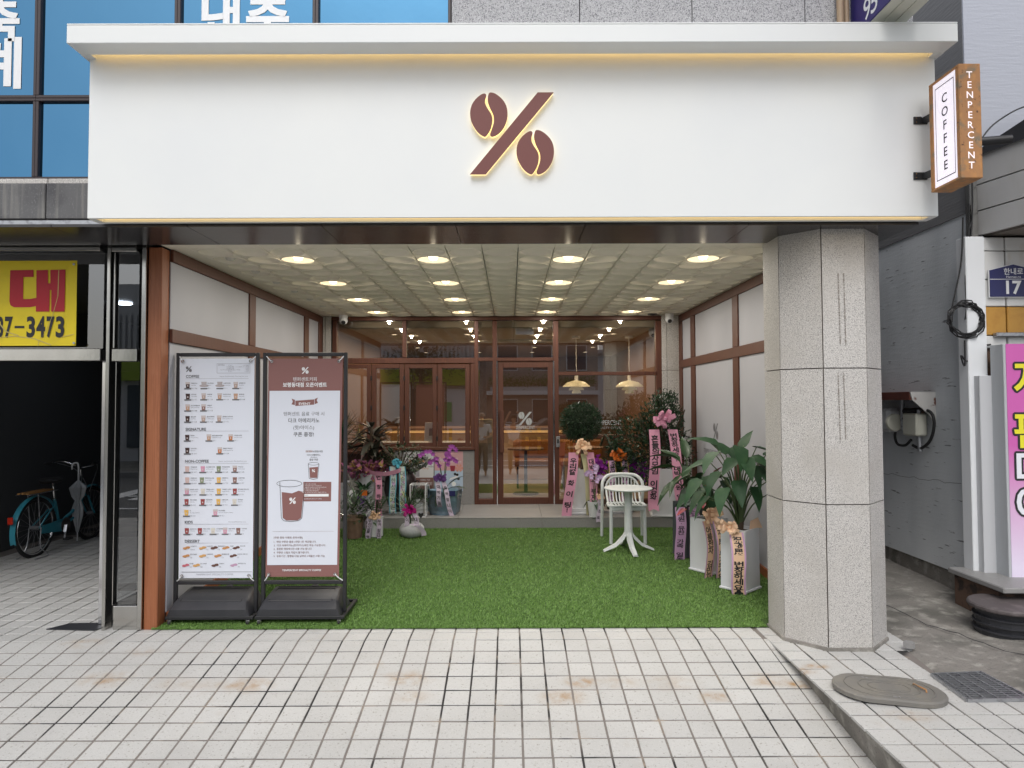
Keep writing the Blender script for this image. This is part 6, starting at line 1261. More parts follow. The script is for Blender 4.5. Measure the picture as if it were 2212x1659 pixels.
# --- right hand row, nearest first
G_ = lambda x, y: V((x, y, grz(y)+.012))
c = G_(2.14, 6.42); t = thing('potted_plant', 'heart leaved alocasia in the front white planter, peach bow and one wide peach ribbon', 'potted plant', c, 0, 'congratulation plants along the right wall')
square_pot(t, c, .255, .56, math.radians(42), M['pot']); top = c+Z3*.53
q = MB(); q.tube(curve([top, top+V((.01, 0, .1)), top+V((.02, .0, .22))], 4), [.032]*4+[.028]*4+[.02], 10); q.build('trunk', M['bark'], t, smooth=60)
bigleaf_plant(t, top+Z3*.05, [(z_[0], z_[1]*1.22, z_[2]*1.2, z_[3]*1.05, z_[4]-12) for z_ in [(230, .30, .30, .24, 45), (295, .40, .28, .22, 50), (200, .22, .30, .22, 55), (15, .44, .26, .22, 45), (100, .34, .22, .22, 10), (265, .52, .22, .24, 40), (320, .60, .14, .24, 20), (210, .56, .26, .26, 35), (255, .60, .16, .25, 40), (190, .34, .34, .24, 55), (275, .46, .24, .23, 55), (140, .62, .2, .26, -10), (330, .44, .14, .22, 50), (200, .40, .20, .24, 50), (250, .34, .16, .23, 60), (285, .30, .20, .20, 62), (320, .38, .26, .24, 55), (350, .30, .36, .24, 60), (30, .46, .22, .24, 30), (80, .50, .16, .25, -20), (120, .55, .14, .24, -25), (160, .48, .22, .25, 20), (180, .24, .30, .22, 60), (300, .52, .12, .25, 15), (340, .54, .2, .22, 10), (60, .60, .2, .22, -40), (235, .50, .10, .24, 30)]], ALO)
bw = V((1.99, 6.26, c.z+.60)); bow(t, bw, .105, M['peach'], 12, math.radians(-10)); ribbon(t, bw+V((.055, -.02, -.05)), .62, .125, '祝發展 번창하세요♣', M['peach'], math.radians(-12), .03, .05, M['lilac'], curl=.0, drop=(.06, .92), bold=.03); 
q = MB(); q.add([(2.20, 6.33, c.z+.56), (2.36, 6.44, c.z+.555), (2.32, 6.44, c.z+.65), (2.22, 6.36, c.z+.63)], [(0, 1, 2, 3)]); q.build('ribbon_end', M['peach'], t, norm=False)
c = G_(2.02, 7.0); t = thing('potted_plant', 'anthurium with red spathes in a white planter, two peach ribbons with lilac edges', 'potted plant', c, 0, 'congratulation plants along the right wall')
square_pot(t, c, .27, .53, math.radians(35), M['pot']); top = c+Z3*.5
bigleaf_plant(t, top, [(a_+random.uniform(-12, 12), random.uniform(.22, .46), random.uniform(.10, .26), random.uniform(.17, .24), random.uniform(20, 65)) for a_ in range(0, 360, 21)], ANT)
bigleaf_plant(t, top, [(205, .30, .20, .13, 20), (240, .20, .22, .12, 10), (270, .42, .16, .13, -20), (190, .12, .26, .12, 25), (300, .50, .10, .12, -40)], RED, .005)
bw = V((1.97, 6.77, c.z+.60)); bow(t, bw, .12, M['peach'], 12, math.radians(15))
ribbon(t, bw+V((-.05, -.02, -.06)), .62, .105, '아름전자 김민자', M['peach'], math.radians(30), .03, .04, M['lilac'], bold=.02); ribbon(t, bw+V((.06, -.03, -.06)), .66, .11, '祝發展 부자되세요♣', M['peach'], math.radians(12), .04, .05, M['lilac'], bold=.03)
c = G_(1.97, 7.6); t = thing('potted_plant', 'broad leaved aglaonema in a dark slate planter, sage bow and two lilac ribbons', 'potted plant', c, 0, 'congratulation plants along the right wall')
square_pot(t, c, .25, .58, math.radians(22), M['greypot'], .008, .012); top = c+Z3*.55
bigleaf_plant(t, top, [(185, .26, .14, .34, 40), (215, .34, .10, .34, 25), (240, .20, .12, .30, 55), (270, .30, .10, .30, 35), (300, .22, .14, .30, 50), (330, .28, .14, .28, 45), (160, .40, .12, .34, -5), (170, .50, .10, .36, -20), (130, .46, .1, .34, -35), (90, .5, .05, .32, -60), (20, .3, .14, .3, 30), (60, .4, .1, .3, -10), (255, .42, .06, .28, 5)], AGL, .009)
bw = V((1.90, 7.42, c.z+.63)); bow(t, bw, .125, M['sage'], 12, math.radians(10)); ribbon(t, bw+V((-.075, -.02, -.08)), .62, .11, '혜원·유찬 가족 일동', M['lilac'], 0, .0, .02, None); ribbon(t, bw+V((.075, -.01, -.08)), .64, .11, '텐퍼센트커피로 텐퍼센트 대박나자!!', M['lilac'], 0, .02, .02, None, bold=.0)
# --- big ficus at the back right
c = V((2.03, 9.10, ZST)); t = thing('potted_plant', 'large dark bushy ficus in a white planter, pink bow and two long pink ribbons', 'potted plant', c, 0, 'congratulation plants on the step')
square_pot(t, c, .30, .62, math.radians(-8), M['pot'], .03, .02); q = MB(); q.tube(curve([c+Z3*.55, c+V((.02, 0, .9)), c+V((-.02, .05, 1.3))], 5), .025, 8); q.build('trunk', M['bark'], t)
q = MB(); pts = []
for ex, ey, ez, rx, ry, rz, n in ((-.02, .10, 1.12, .30, .26, .40, 1300), (-.38, .15, .95, .32, .22, .34, 900), (.22, .12, .80, .22, .2, .36, 500), (-.30, .14, .62, .36, .2, .26, 700), (.05, .12, 1.42, .20, .18, .22, 420), (-.55, .2, .70, .20, .16, .26, 300)):
    for _ in range(n):
        v = V((random.gauss(0, 1), random.gauss(0, 1), random.gauss(0, 1))).normalized()*random.uniform(.35, 1.12)**.7; pts.append(c+V((ex+v.x*rx, ey+v.y*ry*.9-.02, ez+v.z*rz)))
scatter(q, [p for p in pts if p.x < 2.50 and p.y < 9.98], .060, .026, c+V((-.1, .2, .8))); q.build('foliage', M['leaf2'], t, kind='stuff', norm=False)
q = MB()
for k in range(16): a = random.uniform(0, 6.28); q.tube(curve([c+V((0, .05, .6)), c+V((.15*math.cos(a), .08+.08*math.sin(a), .9)), c+V((.32*math.cos(a), .1+.14*math.sin(a), 1.1+.3*random.random()))], 4), .007, 5)
q.build('branches', M['bark'], t, kind='stuff')
bw = V((1.98, 8.80, c.z+1.28)); bow(t, bw, .155, M['pink'], 14, 0); ribbon(t, bw+V((-.13, 0, -.14)), 1.04, .135, '흔들의자모임 이경화', M['pink'], 0, -.02, .05, None, drop=(.07, .86), bold=.03, curl=.05); ribbon(t, bw+V((.11, .01, -.14)), 1.0, .125, '번창하세요! 대박 기원 일동', M['pink'], math.radians(-20), .11, .03, None, drop=(.05, .95), bold=.03)
# --- palm behind the chair
c = V((1.46, 9.42, ZST)); t = thing('potted_plant', 'dark upright palm behind the white chair, orange satin bow and gold edged ribbons', 'potted plant', c, 0, 'congratulation plants on the step')
q = MB(); q.lathe([(.22, 0), (.24, .03), (.10, .032)], 24, tuple(c)); q.build('saucer', M['pot'], t); q = MB(); q.lathe([(.14, .033), (.19, .3), (.21, .42), (.185, .42), (.17, .36), (0, .355)], 24, tuple(c)); q.build('planter', M['jar'], t, smooth=40)
q = MB()
for k in range(15):
    a = random.uniform(0, 6.28); r = random.uniform(.15, .42); h = random.uniform(.55, 1.05); d = V((math.cos(a), math.sin(a)*.5, 0)); P = curve([c+Z3*.36, c+d*r*.3+Z3*h*.75, c+d*r*.8+Z3*h, c+d*r*1.15+Z3*(h*.92)], 6)
    q.tube(P, .005, 5)
    for i in range(4, len(P)):
        tg = (P[i]-P[i-1]).normalized(); sd2 = tg.cross(Z3)
        for s2 in (-1, 1): leafgeo(q, P[i], tg*.7+sd2*s2*.8-Z3*.15, Z3, .16*(1-.03*i), .026, .3, .2)
q.build('fronds', M['leaf2'], t, kind='stuff', norm=False)
for dx in (-.28, .27): q = MB(); cc = c+V((dx, -.14, .58)); scatter(q, [cc+V((random.gauss(0, .05), random.gauss(0, .03), random.gauss(0, .055))) for _ in range(60)], .08, .09, cc); q.build('tulle_tuft', M['tulle'], t, kind='stuff', norm=False)
bw = c+V((-.02, -.24, .78)); bow(t, bw, .13, M['orange'], 12); ribbon(t, bw+V((-.085, 0, -.07)), .55, .10, '윤영 대표님', M['lilac'], 0, 0, .02, M['gold']); ribbon(t, bw+V((.085, 0, -.07)), .55, .10, '개업축하', M['lilac'], 0, 0, .02, M['gold'])
# --- small orchid
c = V((1.10, 8.98, ZST)); t = thing('potted_orchid', 'small pale purple orchid in a white pot left of the chair, peach bow', 'potted plant', c, 0, 'congratulation plants on the step')
q = MB(); q.lathe([(.072, 0), (.095, .20), (.085, .20), (.08, .17), (0, .165)], 20, tuple(c)); q.build('planter', M['pot'], t, smooth=40)
def orchid(t, c, arcs, m, fs=.05):
    for az, h, r in arcs:
        a = math.radians(az); d = V((math.cos(a), math.sin(a), 0)); P = curve([c, c+d*r*.25+Z3*h*.7, c+d*r*.7+Z3*h, c+d*r*1.2+Z3*h*.92], 6); q = MB(); q.tube(P, .004, 6); q.build('flower_stem', M['stem'], t, smooth=60)
        for i in range(8, len(P), 2):
            q = MB(); p = P[i]+V((random.uniform(-.01, .01), -.015, -.012))
            for k in range(5): b = 2*math.pi*k/5+.3; leafgeo(q, p, V((math.cos(b), -.35, math.sin(b))), (0, -1, 0), fs*(1 if k % 2 else 1.2), fs*.95, .15, .1)
            q.build('flower', m, t, norm=False)
orchid(t, c+Z3*.17, [(150, .42, .10), (60, .50, .05), (20, .36, .10)], M['petalpale'], .032)
bigleaf_plant(t, c+Z3*.17, [(160, .05, .05, .17, 30), (20, .05, .05, .16, 25), (270, .06, .05, .14, 50)], AGL)
bw = c+V((.06, -.09, .27)); bow(t, bw, .06, M['peach'], 9); ribbon(t, bw+V((0, 0, -.03)), .30, .055, '유정호', M['palelilac'], 0, -.02, .01)
# --- topiary ball
c = V((.97, 9.32, ZST)); t = thing('topiary_tree', 'clipped round topiary ball above a white planter beside the door, peach bow, pink ribbons', 'potted plant', c, 0, 'congratulation plants on the step')
square_pot(t, c+Z3*.03, .25, .56, 0, M['pot'], .05, .05); q = MB(); q.box(c.x-.19, c.x+.19, c.y-.19, c.y+.19, c.z, c.z+.03, .006); q.build('tray', M['pot'], t); q = MB(); q.tube([c+Z3*.5, c+V((.01, 0, 1.05))], .022, 8); q.build('trunk', M['bark'], t)
b0 = c+V((-.005, 0, 1.22)); q = MB(); q.lathe([(0, -.21), (.15, -.15), (.21, 0), (.15, .15), (0, .21)], 14, tuple(b0)); q.build('inner_crown', mat('crown_core', (.012, .022, .010), .9), t)
q = MB(); pts = []
for _ in range(3400):
    v = V((random.gauss(0, 1), random.gauss(0, 1), random.gauss(0, 1))).normalized(); pts.append(b0+V((v.x*.265, v.y*.25, v.z*.255))*random.uniform(.78, 1.06))
scatter(q, pts, .042, .013, b0, 1.1); q.build('foliage', M['leaf2'], t, kind='stuff', norm=False)
bw = c+V((-.02, -.27, .93)); bow(t, bw, .135, M['peach'], 14); ribbon(t, bw+V((-.115, 0, -.10)), .92, .13, '우리딸 화 이 팅!', M['pink'], 0, -.10, .03, None, drop=(.08, .86), bold=.03); ribbon(t, bw+V((.10, .01, -.10)), .92, .10, '대박나고 부자되세요', M['pink'], 0, .08, .03, None, bold=.03); ribbon(t, bw+V((.02, .03, -.12)), .90, .09, '', M['cream'], math.radians(25), .10, .03, None)
# --- left group on and before the step
c = V((-1.89, 9.25, ZST)); t = thing('potted_plant', 'tall white round planter with dark red cordyline, pink wrap and curled pink ribbon', 'potted plant', c, 0, 'congratulation plants on the step')
q = MB(); q.lathe([(.17, 0), (.17, .04), (.135, .05), (.150, .40), (.185, .56), (.17, .56), (.15, .5), (0, .49)], 28, tuple(c)); q.build('planter', M['pot'], t, smooth=40)
q = MB(); scatter(q, [c+V((random.gauss(-.05, .13), random.gauss(-.08, .06),   .60+random.gauss(0, .045))) for _ in range(170)], .10, .08, c+Z3*.5, .5); q.build('wrap', M['mesh'], t, kind='stuff', norm=False)
RL = [lf_mesh(1, .27, M['leafpurple'], b, f, False) for b, f in ((.45, .25), (.3, .3), (.6, .2))]
for k in range(64):
    a = random.uniform(0, 6.28); h = random.uniform(.70, 1.22); d = V((math.cos(a), math.sin(a)*.7, 0)); mw = Matrix.Translation(c+d*.03+V((.02, -.02, h-.05))) @ Matrix.Rotation(math.atan2(d.y, d.x), 4, 'Z') @ Matrix.Rotation(random.uniform(-1.15, .65)*(1 if h < 1.1 else .8)-.1, 4, 'Y') @ Matrix.Scale(random.uniform(.24, .38), 4); inst('leaf', random.choice(RL), t, mw)
q = MB(); q.tube([c+Z3*.48, c+V((.02, 0, 1.2))], .02, 8); q.build('trunk', M['bark'], t)
ribbon(t, c+V((.14, -.2, .58)), .66, .085, '번창하세요', M['pink'], 0, .03, .02, None, drop=(0, .95), bold=.03)
q = MB(); P = curve([c+V((-.05, -.2, .66)), c+V((.05, -.26, .58)), c+V((.22, -.28, .555)), c+V((.38, -.22, .58)), c+V((.44, -.16, .60))], 6)
for p in P: q.v += [tuple(p-Z3*.02+V((0, .03, 0))), tuple(p+Z3*.035)]
for i in range(len(P)-1): q.f.append((i*2, i*2+1, i*2+3, i*2+2)); q.m.append(0)
q.build('curled_ribbon', M['pink'], t, smooth=60, norm=False)
c = V((-1.92, 8.99, ZST)); t = thing('potted_plant', 'small dark leaved plant in grey paper wrap with a purple bow and white tags', 'potted plant', c, 0, 'congratulation plants on the step')
q = MB(); q.lathe([(.07, 0), (.085, .2), (.075, .2), (0, .18)], 16, tuple(c)); q.build('planter', M['pot'], t, smooth=40)
q = MB(); n = 14; vs = [c+V((.10*math.cos(math.pi*k/n+.2), .09*math.sin(math.pi*k/n)+.03, .06)) for k in range(n+1)]+[c+V((.22*math.cos(math.pi*k/n+.1)+.012*(-1)**k, .16*math.sin(math.pi*k/n)+.05, .52+.05*math.sin(5*k))) for k in range(n+1)]; q.add(vs, [(k, k+1, n+2+k, n+1+k) for k in range(n)]); q.build('paper_wrap', M['greypaper'], t, norm=False)
DL = [lf_mesh(1, .42, M['leafbig'], .3, .25, False)]
for k in range(26): a = random.uniform(0, 6.28); d = V((math.cos(a), math.sin(a), 0)); inst('leaf', DL[0], t, Matrix.Translation(c+d*.04+Z3*random.uniform(.24, .42)) @ Matrix.Rotation(a, 4, 'Z') @ Matrix.Rotation(random.uniform(-1.2, -.1), 4, 'Y') @ Matrix.Scale(random.uniform(.09, .15), 4))
for nme, p, m, r in (('round_tag', c+V((-.12, -.12, .33)), M['whiteink'], .045),): q = MB(); q.lathe([(r, 0), (r, .003)], 24, M=Matrix.Translation(p) @ Matrix.Rotation(math.pi/2, 4, 'X')); q.build(nme, m, t)
q = MB(); q.box(c.x-.02, c.x+.07, c.y-.13, c.y-.127, c.z+.30, c.z+.37); q.build('orange_tag', M['orange'], t)
bw = c+V((0, -.12, .23)); bow(t, bw, .10, M['purple'], 11); ribbon(t, bw+V((-.03, 0, -.03)), .30, .06, '축개업', M['palelilac'], 0, -.02, .02); ribbon(t, bw+V((.07, 0, -.03)), .36, .07, '번창 大業', M['palelilac'], 0, .02, .02)
c = V((-1.93, 8.45, grz(8.45)+.012)); t = thing('potted_plant', 'leafy plant in a brown pot wrapped in clear cellophane beside the EVENT banner', 'potted plant', c, 0, 'small plants standing on the grass')
q = MB(); q.lathe([(.10, 0), (.125, .22), (.135, .22), (.135, .26), (.115, .26), (0, .23)], 20, tuple(c)); q.build('planter', M['brownpot'], t, smooth=40)
q = MB(); pts = [c+V((random.gauss(0, .10), random.gauss(0, .08), .36+random.gauss(0, .09))) for _ in range(110)]; 
for p in pts: leafgeo(q, p, (p-c-Z3*.2)+V((random.gauss(0, .1), random.gauss(0, .1), 0)), Z3, random.uniform(.08, .14), .035, .35, .25)
q.build('foliage', M['leaf'], t, kind='stuff', norm=False)
q = MB(); n = 18; vs = []
for h, r in ((.18, .12), (.30, .20), (.42, .25)): vs += [c+V(((r+.02*(-1)**k)*math.cos(2*math.pi*k/n), (r*.8)*math.sin(2*math.pi*k/n), h+.03*random.random())) for k in range(n)]
q.add(vs, [(i*n+k, i*n+(k+1) % n, (i+1)*n+(k+1) % n, (i+1)*n+k) for i in range(2) for k in range(n)]); q.build('cellophane', M['clearfilm'], t, norm=False)
c = V((-1.67, 8.50, grz(8.5)+.012)); t = thing('potted_plant', 'glossy green plant in a ridged white cylinder pot with a peach bow on the grass', 'potted plant', c, 0, 'small plants standing on the grass')
q = MB(); q.lathe([(.085, 0), (.093, .01), (.093, .215), (.098, .222), (.098, .24), (.088, .24), (0, .22)], 14, tuple(c)); q.build('planter', M['pot'], t, smooth=20)
for k in range(9):
    a = random.uniform(0, 6.28); d = V((math.cos(a), math.sin(a), 0)); P = curve([c+d*.03+Z3*.22, c+d*.07+Z3*.36, c+d*.14+Z3*.46], 5); q = MB(); q.tube(P, .006, 6); q.build('stem', M['stem'], t)
    for i in range(2, len(P)):
        for s2 in (-1, 1): dd = (P[i]-P[i-1]).normalized()*.6+d.cross(Z3)*s2+Z3*.2; inst('leaf', DL[0], t, Matrix.Translation(P[i]) @ Matrix.Rotation(math.atan2(dd.y, dd.x), 4, 'Z') @ Matrix.Rotation(-.4, 4, 'Y') @ Matrix.Scale(.07, 4))
bw = c+V((0, -.10, .27)); bow(t, bw, .085, M['peach'], 10); ribbon(t, bw+V((-.055, 0, -.03)), .26, .06, '우리♡보물 짱', M['palelilac'], 0, -.01, .012); ribbon(t, bw+V((.06, 0, -.03)), .25, .055, '부자 됩시다', M['palelilac'], 0, .01, .012)
c = V((-1.22, 8.50, grz(8.5)+.012)); t = thing('potted_plant', 'squat grey stone bowl with spiky grass leaves and a magenta bow on the grass', 'potted plant', c, 0, 'small plants standing on the grass')
q = MB(); q.lathe([(.10, 0), (.13, .012), (.155, .06), (.15, .11), (.12, .15), (.085, .165), (.07, .155), (0, .14)], 30, tuple(c), sx=1.0, sy=1.0); q.build('planter', M['stonepot'], t, smooth=60)
q = MB(); b0 = c+V((-.03, 0, .30)); q.tube([c+V((-.02, 0, .14)), b0], .014, 8)
for k in range(46):
    a = random.uniform(0, 6.28); el = random.uniform(-.1, 1.35); d = V((math.cos(a)*math.cos(el), .6*math.sin(a)*math.cos(el), math.sin(el))); leafgeo(q, b0, d, Z3, random.uniform(.28, .46), .014, .22 if el > .5 else .12, .3)
q.build('foliage', M['leaf'], t, kind='stuff', norm=False)
bw = c+V((-.01, -.1, .34)); bow(t, bw, .10, M['magenta'], 10); ribbon(t, bw+V((-.05, 0, -.05)), .24, .055, '이정', M['palelilac'], 0, .03, .02); ribbon(t, bw+V((.05, 0, -.05)), .22, .06, '대박', M['palelilac'], 0, .06, .02)
q = MB(); P = [c+V((.02, -.14, .17)), c+V((.10, -.17, .15)), c+V((.16, -.16, .08)), c+V((.17, -.155, -.0+.03))]; P = curve(P, 4)
for p in P: q.v += [tuple(p+V((-.03, 0, .0))), tuple(p+V((.03, -.01, .01)))]
for i in range(len(P)-1): q.f.append((i*2, i*2+1, i*2+3, i*2+2)); q.m.append(0)
q.build('ribbon_tail', M['palelilac'], t, norm=False)
q = MB(); hp = c+V((.12, -.08, .27)); q.prism([(.04*.8*math.sin(a_)**3*1.0, .04*(.8*math.cos(a_)-.35*math.cos(2*a_)-.12*math.cos(3*a_))) for a_ in np.arange(0, 6.2, .3)], hp, X3, Z3, (0, .004, 0)); q.tube([hp-Z3*.03, hp-Z3*.13], .002, 5); q.build('heart_pick', M['ink'], t)
c = V((-1.50, 9.36, ZST)); t = thing('potted_plant', 'jade plant in a big black earthenware jar, aqua bow and two pastel ribbons', 'potted plant', c, 0, 'congratulation plants on the step')
q = MB(); q.lathe([(.17, 0), (.175, .025), (.10, .027)], 28, tuple(c)); q.build('saucer', M['pot'], t); q = MB(); q.lathe([(.12, .028), (.18, .14), (.225, .32), (.205, .48), (.15, .55), (.17, .585), (.15, .585), (.13, .54), (0, .53)], 28, tuple(c)); q.build('planter', M['jar'], t, smooth=50)
for s2 in (-1, 1): q = MB(); q.tube(curve([c+V((.20*s2, -.06, .42)), c+V((.25*s2, -.07, .44)), c+V((.26*s2, -.07, .39)), c+V((.22*s2, -.06, .37))], 4), .012, 8); q.build('jar_handle', M['jar'], t)
q = MB(); q2 = MB()
for k in range(30):
    a = random.uniform(0, 6.28); r = random.uniform(.12, .36); h = random.uniform(.68, .98)-r*.35; d = V((math.cos(a), math.sin(a)*.6, 0)); e = c+d*r+Z3*h; q2.tube(curve([c+Z3*.53, c+d*r*.4+Z3*(.55+.5*(h-.55)), e], 4), .008, 5)
    for j in range(22): p = e+V((random.gauss(0, .035), random.gauss(0, .03), random.gauss(0, .03))); leafgeo(q, p, p-e+V((0, 0, .02)), Z3, .042, .024, .2, .3)
q2.build('branches', M['bark'], t, kind='stuff'); q.build('foliage', M['leaf'], t, kind='stuff', norm=False)
q = MB(); n = 22; vs = []
for h, r in ((.50, .19), (.60, .34), (.70, .40)): vs += [c+V(((r+.025*(-1)**k)*math.cos(2*math.pi*k/n), (r*.6)*math.sin(2*math.pi*k/n), h+.05*random.random())) for k in range(n)]
q.add(vs, [(i*n+k, i*n+(k+1) % n, (i+1)*n+(k+1) % n, (i+1)*n+k) for i in range(2) for k in range(n)]); q.build('cellophane', M['clearfilm'], t, norm=False)
bw = c+V((-.01, -.25, .70)); bow(t, bw, .10, M['aqua'], 8); ribbon(t, bw+V((-.055, 0, -.05)), .62, .09, '무한성공기원', M['pastel'], 0, .01, .02, M['aqua'], bold=.0); ribbon(t, bw+V((.065, 0, -.05)), .62, .09, '대승은 김정순', M['pastel'], 0, .03, .02, M['aqua'], bold=.0)
c = V((-1.215, 9.08, ZST)); t = thing('glass_lantern', 'white wire framed glass box with a little heart labelled plant inside', 'lantern', c)
fx, fy, fz = .10, .09, .42; q = MB()
E = [V((x, y, z)) for x in (-fx, fx) for y in (-fy, fy) for z in (.006, fz)]
for i in range(8):
    for j in range(i+1, 8):
        d = E[i]-E[j]
        if sum(abs(k_) > 1e-6 for k_ in d) == 1: q.bar(c+E[i], c+E[j], .010, .010)
q.build('wire_frame', M['whiteink'], t)
for f in ([0, 1, 3, 2], [4, 5, 7, 6], [0, 1, 5, 4], [2, 3, 7, 6]): q = MB(); q.add([c+E[k_]*.97 for k_ in f], [(0, 1, 2, 3)]); q.build('pane', M['clearfilm'], t, norm=False)
q = MB(); q.lathe([(.055, .012), (.06, .02), (.06, .17), (.052, .17), (0, .15)], 18, tuple(c)); q.build('planter', M['pot'], t, smooth=40); q = MB(); scatter(q, [c+V((random.gauss(0, .04), random.gauss(0, .035), .26+random.gauss(0, .04))) for _ in range(160)], .05, .028, c+Z3*.2); q.build('foliage', M['leaf'], t, kind='stuff', norm=False)
q = MB(); q.prism([(.035*.8*math.sin(a_)**3, .035*(.8*math.cos(a_)-.35*math.cos(2*a_)-.12*math.cos(3*a_))) for a_ in np.arange(0, 6.2, .3)], c+V((0, -.07, .21)), X3, Z3, (0, .004, 0)); q.build('heart_label', M['whiteink'], t)
c = V((-.90, 9.25, ZST)); t = thing('potted_orchid', 'purple orchid in pale blue wrapping paper with purple bow left of the door', 'potted plant', c, 0, 'congratulation plants on the step')
q = MB(); n = 26; vs = []
for h, r in ((0, .17), (.05, .19), (.16, .20), (.23, .165), (.24, .17), (.27, .19), (.31, .20)): vs += [c+V(((r+.010*math.sin(5*k+9*h)+.006*(-1)**k)*math.cos(2*math.pi*k/n), (r*.75+.008*math.sin(7*k))*math.sin(2*math.pi*k/n), h+(.02*random.random() if h > .26 else 0))) for k in range(n)]
q.add(vs, [(i*n+k, i*n+(k+1) % n, (i+1)*n+(k+1) % n, (i+1)*n+k) for i in range(6) for k in range(n)]); q.build('paper_wrap', M['bluepaper'], t, smooth=60, norm=False)
orchid(t, c+Z3*.25, [(190, .60, .26), (170, .48, .16), (40, .66, .16), (20, .50, .14), (330, .58, .08)], M['petal'], .033); bigleaf_plant(t, c+Z3*.24, [(200, .06, .08, .22, 20), (340, .1, .08, .26, -20), (20, .14, .06, .26, -40), (240, .05, .08, .2, 40)], AGL)
bw = c+V((-.03, -.16, .50)); bow(t, bw, .10, M['purple'], 12); ribbon(t, bw+V((-.04, 0, -.05)), .34, .06, '대박기원', M['palelilac'], 0, .04, .03); ribbon(t, bw+V((.04, 0, -.05)), .46, .06, '축하합니다', M['palelilac'], 0, .12, .03)
q = MB(); q.box(c.x+.09, c.x+.17, c.y-.19, c.y-.187, c.z+.26, c.z+.33, 0, 0); q.build('blue_tag', M['navy'], t); q = MB(); q.lathe([(.03, 0), (.03, .003)], 20, M=Matrix.Translation(c+V((.15, -.18, .42))) @ Matrix.Rotation(math.pi/2, 4, 'X')); q.build('round_tag', M['whiteink'], t)
q = MB(); n = 20; vs = []
for h, r in ((.0, .205), (.2, .225), (.36, .24)): vs += [c+V(((r+.015*(-1)**k)*math.cos(2*math.pi*k/n), (r*.78)*math.sin(2*math.pi*k/n), h+.04*random.random())) for k in range(n)]
q.add(vs, [(i*n+k, i*n+(k+1) % n, (i+1)*n+(k+1) % n, (i+1)*n+k) for i in range(2) for k in range(n)]); q.build('cellophane', M['clearfilm'], t, norm=False)
# --- dracaena seen through the far left folding pane
c = V((-2.35, 9.55, ZST)); t = thing('potted_plant', 'spiky dark dracaena behind the EVENT banner in front of the left folding window', 'potted plant', c, 0, 'congratulation plants on the step')
q = MB(); q.lathe([(.12, 0), (.15, .4), (.13, .4), (0, .38)], 20, tuple(c)); q.build('planter', M['pot'], t, smooth=40); q = MB(); q.tube([c+Z3*.38, c+Z3*1.0], .02, 8); q.build('trunk', M['bark'], t); q = MB()
for k in range(60): a = random.uniform(0, 6.28); el = random.uniform(-.2, 1.4); leafgeo(q, c+Z3*random.uniform(.85, 1.1), V((math.cos(a)*math.cos(el), .5*math.sin(a)*math.cos(el), math.sin(el))), Z3, random.uniform(.3, .5), .022, .2, .3)
q.build('foliage', M['leaf2'], t, kind='stuff', norm=False)
# ================================================================== bicycle and umbrella in the passage
A = atz(60, 1202, 0)+V((.08, 0, 0)); Bk = V((-5.58, 8.95, 0)); ang = math.atan2(Bk.y-A.y, Bk.x-A.x)
t = thing('bicycle', 'teal city bicycle parked in the dark passage', 'bicycle', (A.x, A.y, 0), ang)
L_ = dict(local=True); WB, WR = 1.07, .335
for x in (0, WB):
    q = MB(); q.tube([(x+WR*math.cos(a_), 0, WR+WR*math.sin(a_)) for a_ in np.arange(0, 6.28, .2)], .019, 8, closed=True); tyre = q.build('wheel', M['rubber'], t, True, smooth=60)
    q = MB(); q.tube([(x+.305*math.cos(a_), 0, WR+.305*math.sin(a_)) for a_ in np.arange(0, 6.28, .2)], .012, 6, closed=True); q.build('rim', M['chrome'], tyre, False, 60, WM[t])
    q = MB()
    for k in range(24): a_ = k*math.pi/12; q.tube([(x, .02*(-1)**k, WR), (x+.30*math.cos(a_), 0, WR+.30*math.sin(a_))], .0016, 4)
    q.tube([(x, -.05, WR), (x, .05, WR)], .022, 10); q.build('spokes', M['galv'], tyre, False, None, WM[t], kind='stuff')
    q = MB(); a0, a1 = (.35, 3.5) if x == 0 else (.2, 2.5); P = [(x+.375*math.cos(a_), WR+.375*math.sin(a_)) for a_ in np.linspace(a0, a1, 20)]; vs = []
    for X_, Z_ in P: vs += [(X_, -.032, Z_-.008), (X_, 0, Z_+.006), (X_, .032, Z_-.008)]
    q.add(vs, [(i*3+j, i*3+j+1, i*3+j+4, i*3+j+3) for i in range(19) for j in range(2)]); q.build('mudguard', M['bike'], t, True, 60, norm=False)
bbk = (.44, 0, .29); hd = (.90, 0, .66)
q = MB(); 
for P, r in (([bbk, (.33, 0, .62)], .018), (curve([hd, (.72, 0, .44), (.55, 0, .36), bbk], 6), .019), (curve([(.91, 0, .60), (.75, 0, .36), (.58, 0, .30), bbk], 6), .016), ([(.88, 0, .74), (.93, 0, .58)], .022), ([bbk, (0, .05, WR)], .010), ([bbk, (0, -.05, WR)], .010), ([(.36, 0, .58), (0, .05, WR)], .010), ([(.36, 0, .58), (0, -.05, WR)], .010), (curve([(.93, .05, .58), (.99, .055, .45), (WB, .05, WR)], 4), .013), (curve([(.93, -.05, .58), (.99, -.055, .45), (WB, -.05, WR)], 4), .013)): q.tube(P, r, 10)
q.build('frame', M['bike'], t, True, 60)
q = MB(); q.prism([(.02, .26), (.05, .35), (.40, .37), (.50, .33), (.48, .24), (.40, .22)], (0, -.055, 0), X3, Z3, (0, -.012, 0)); q.build('chain_guard', M['bike'], t, True)
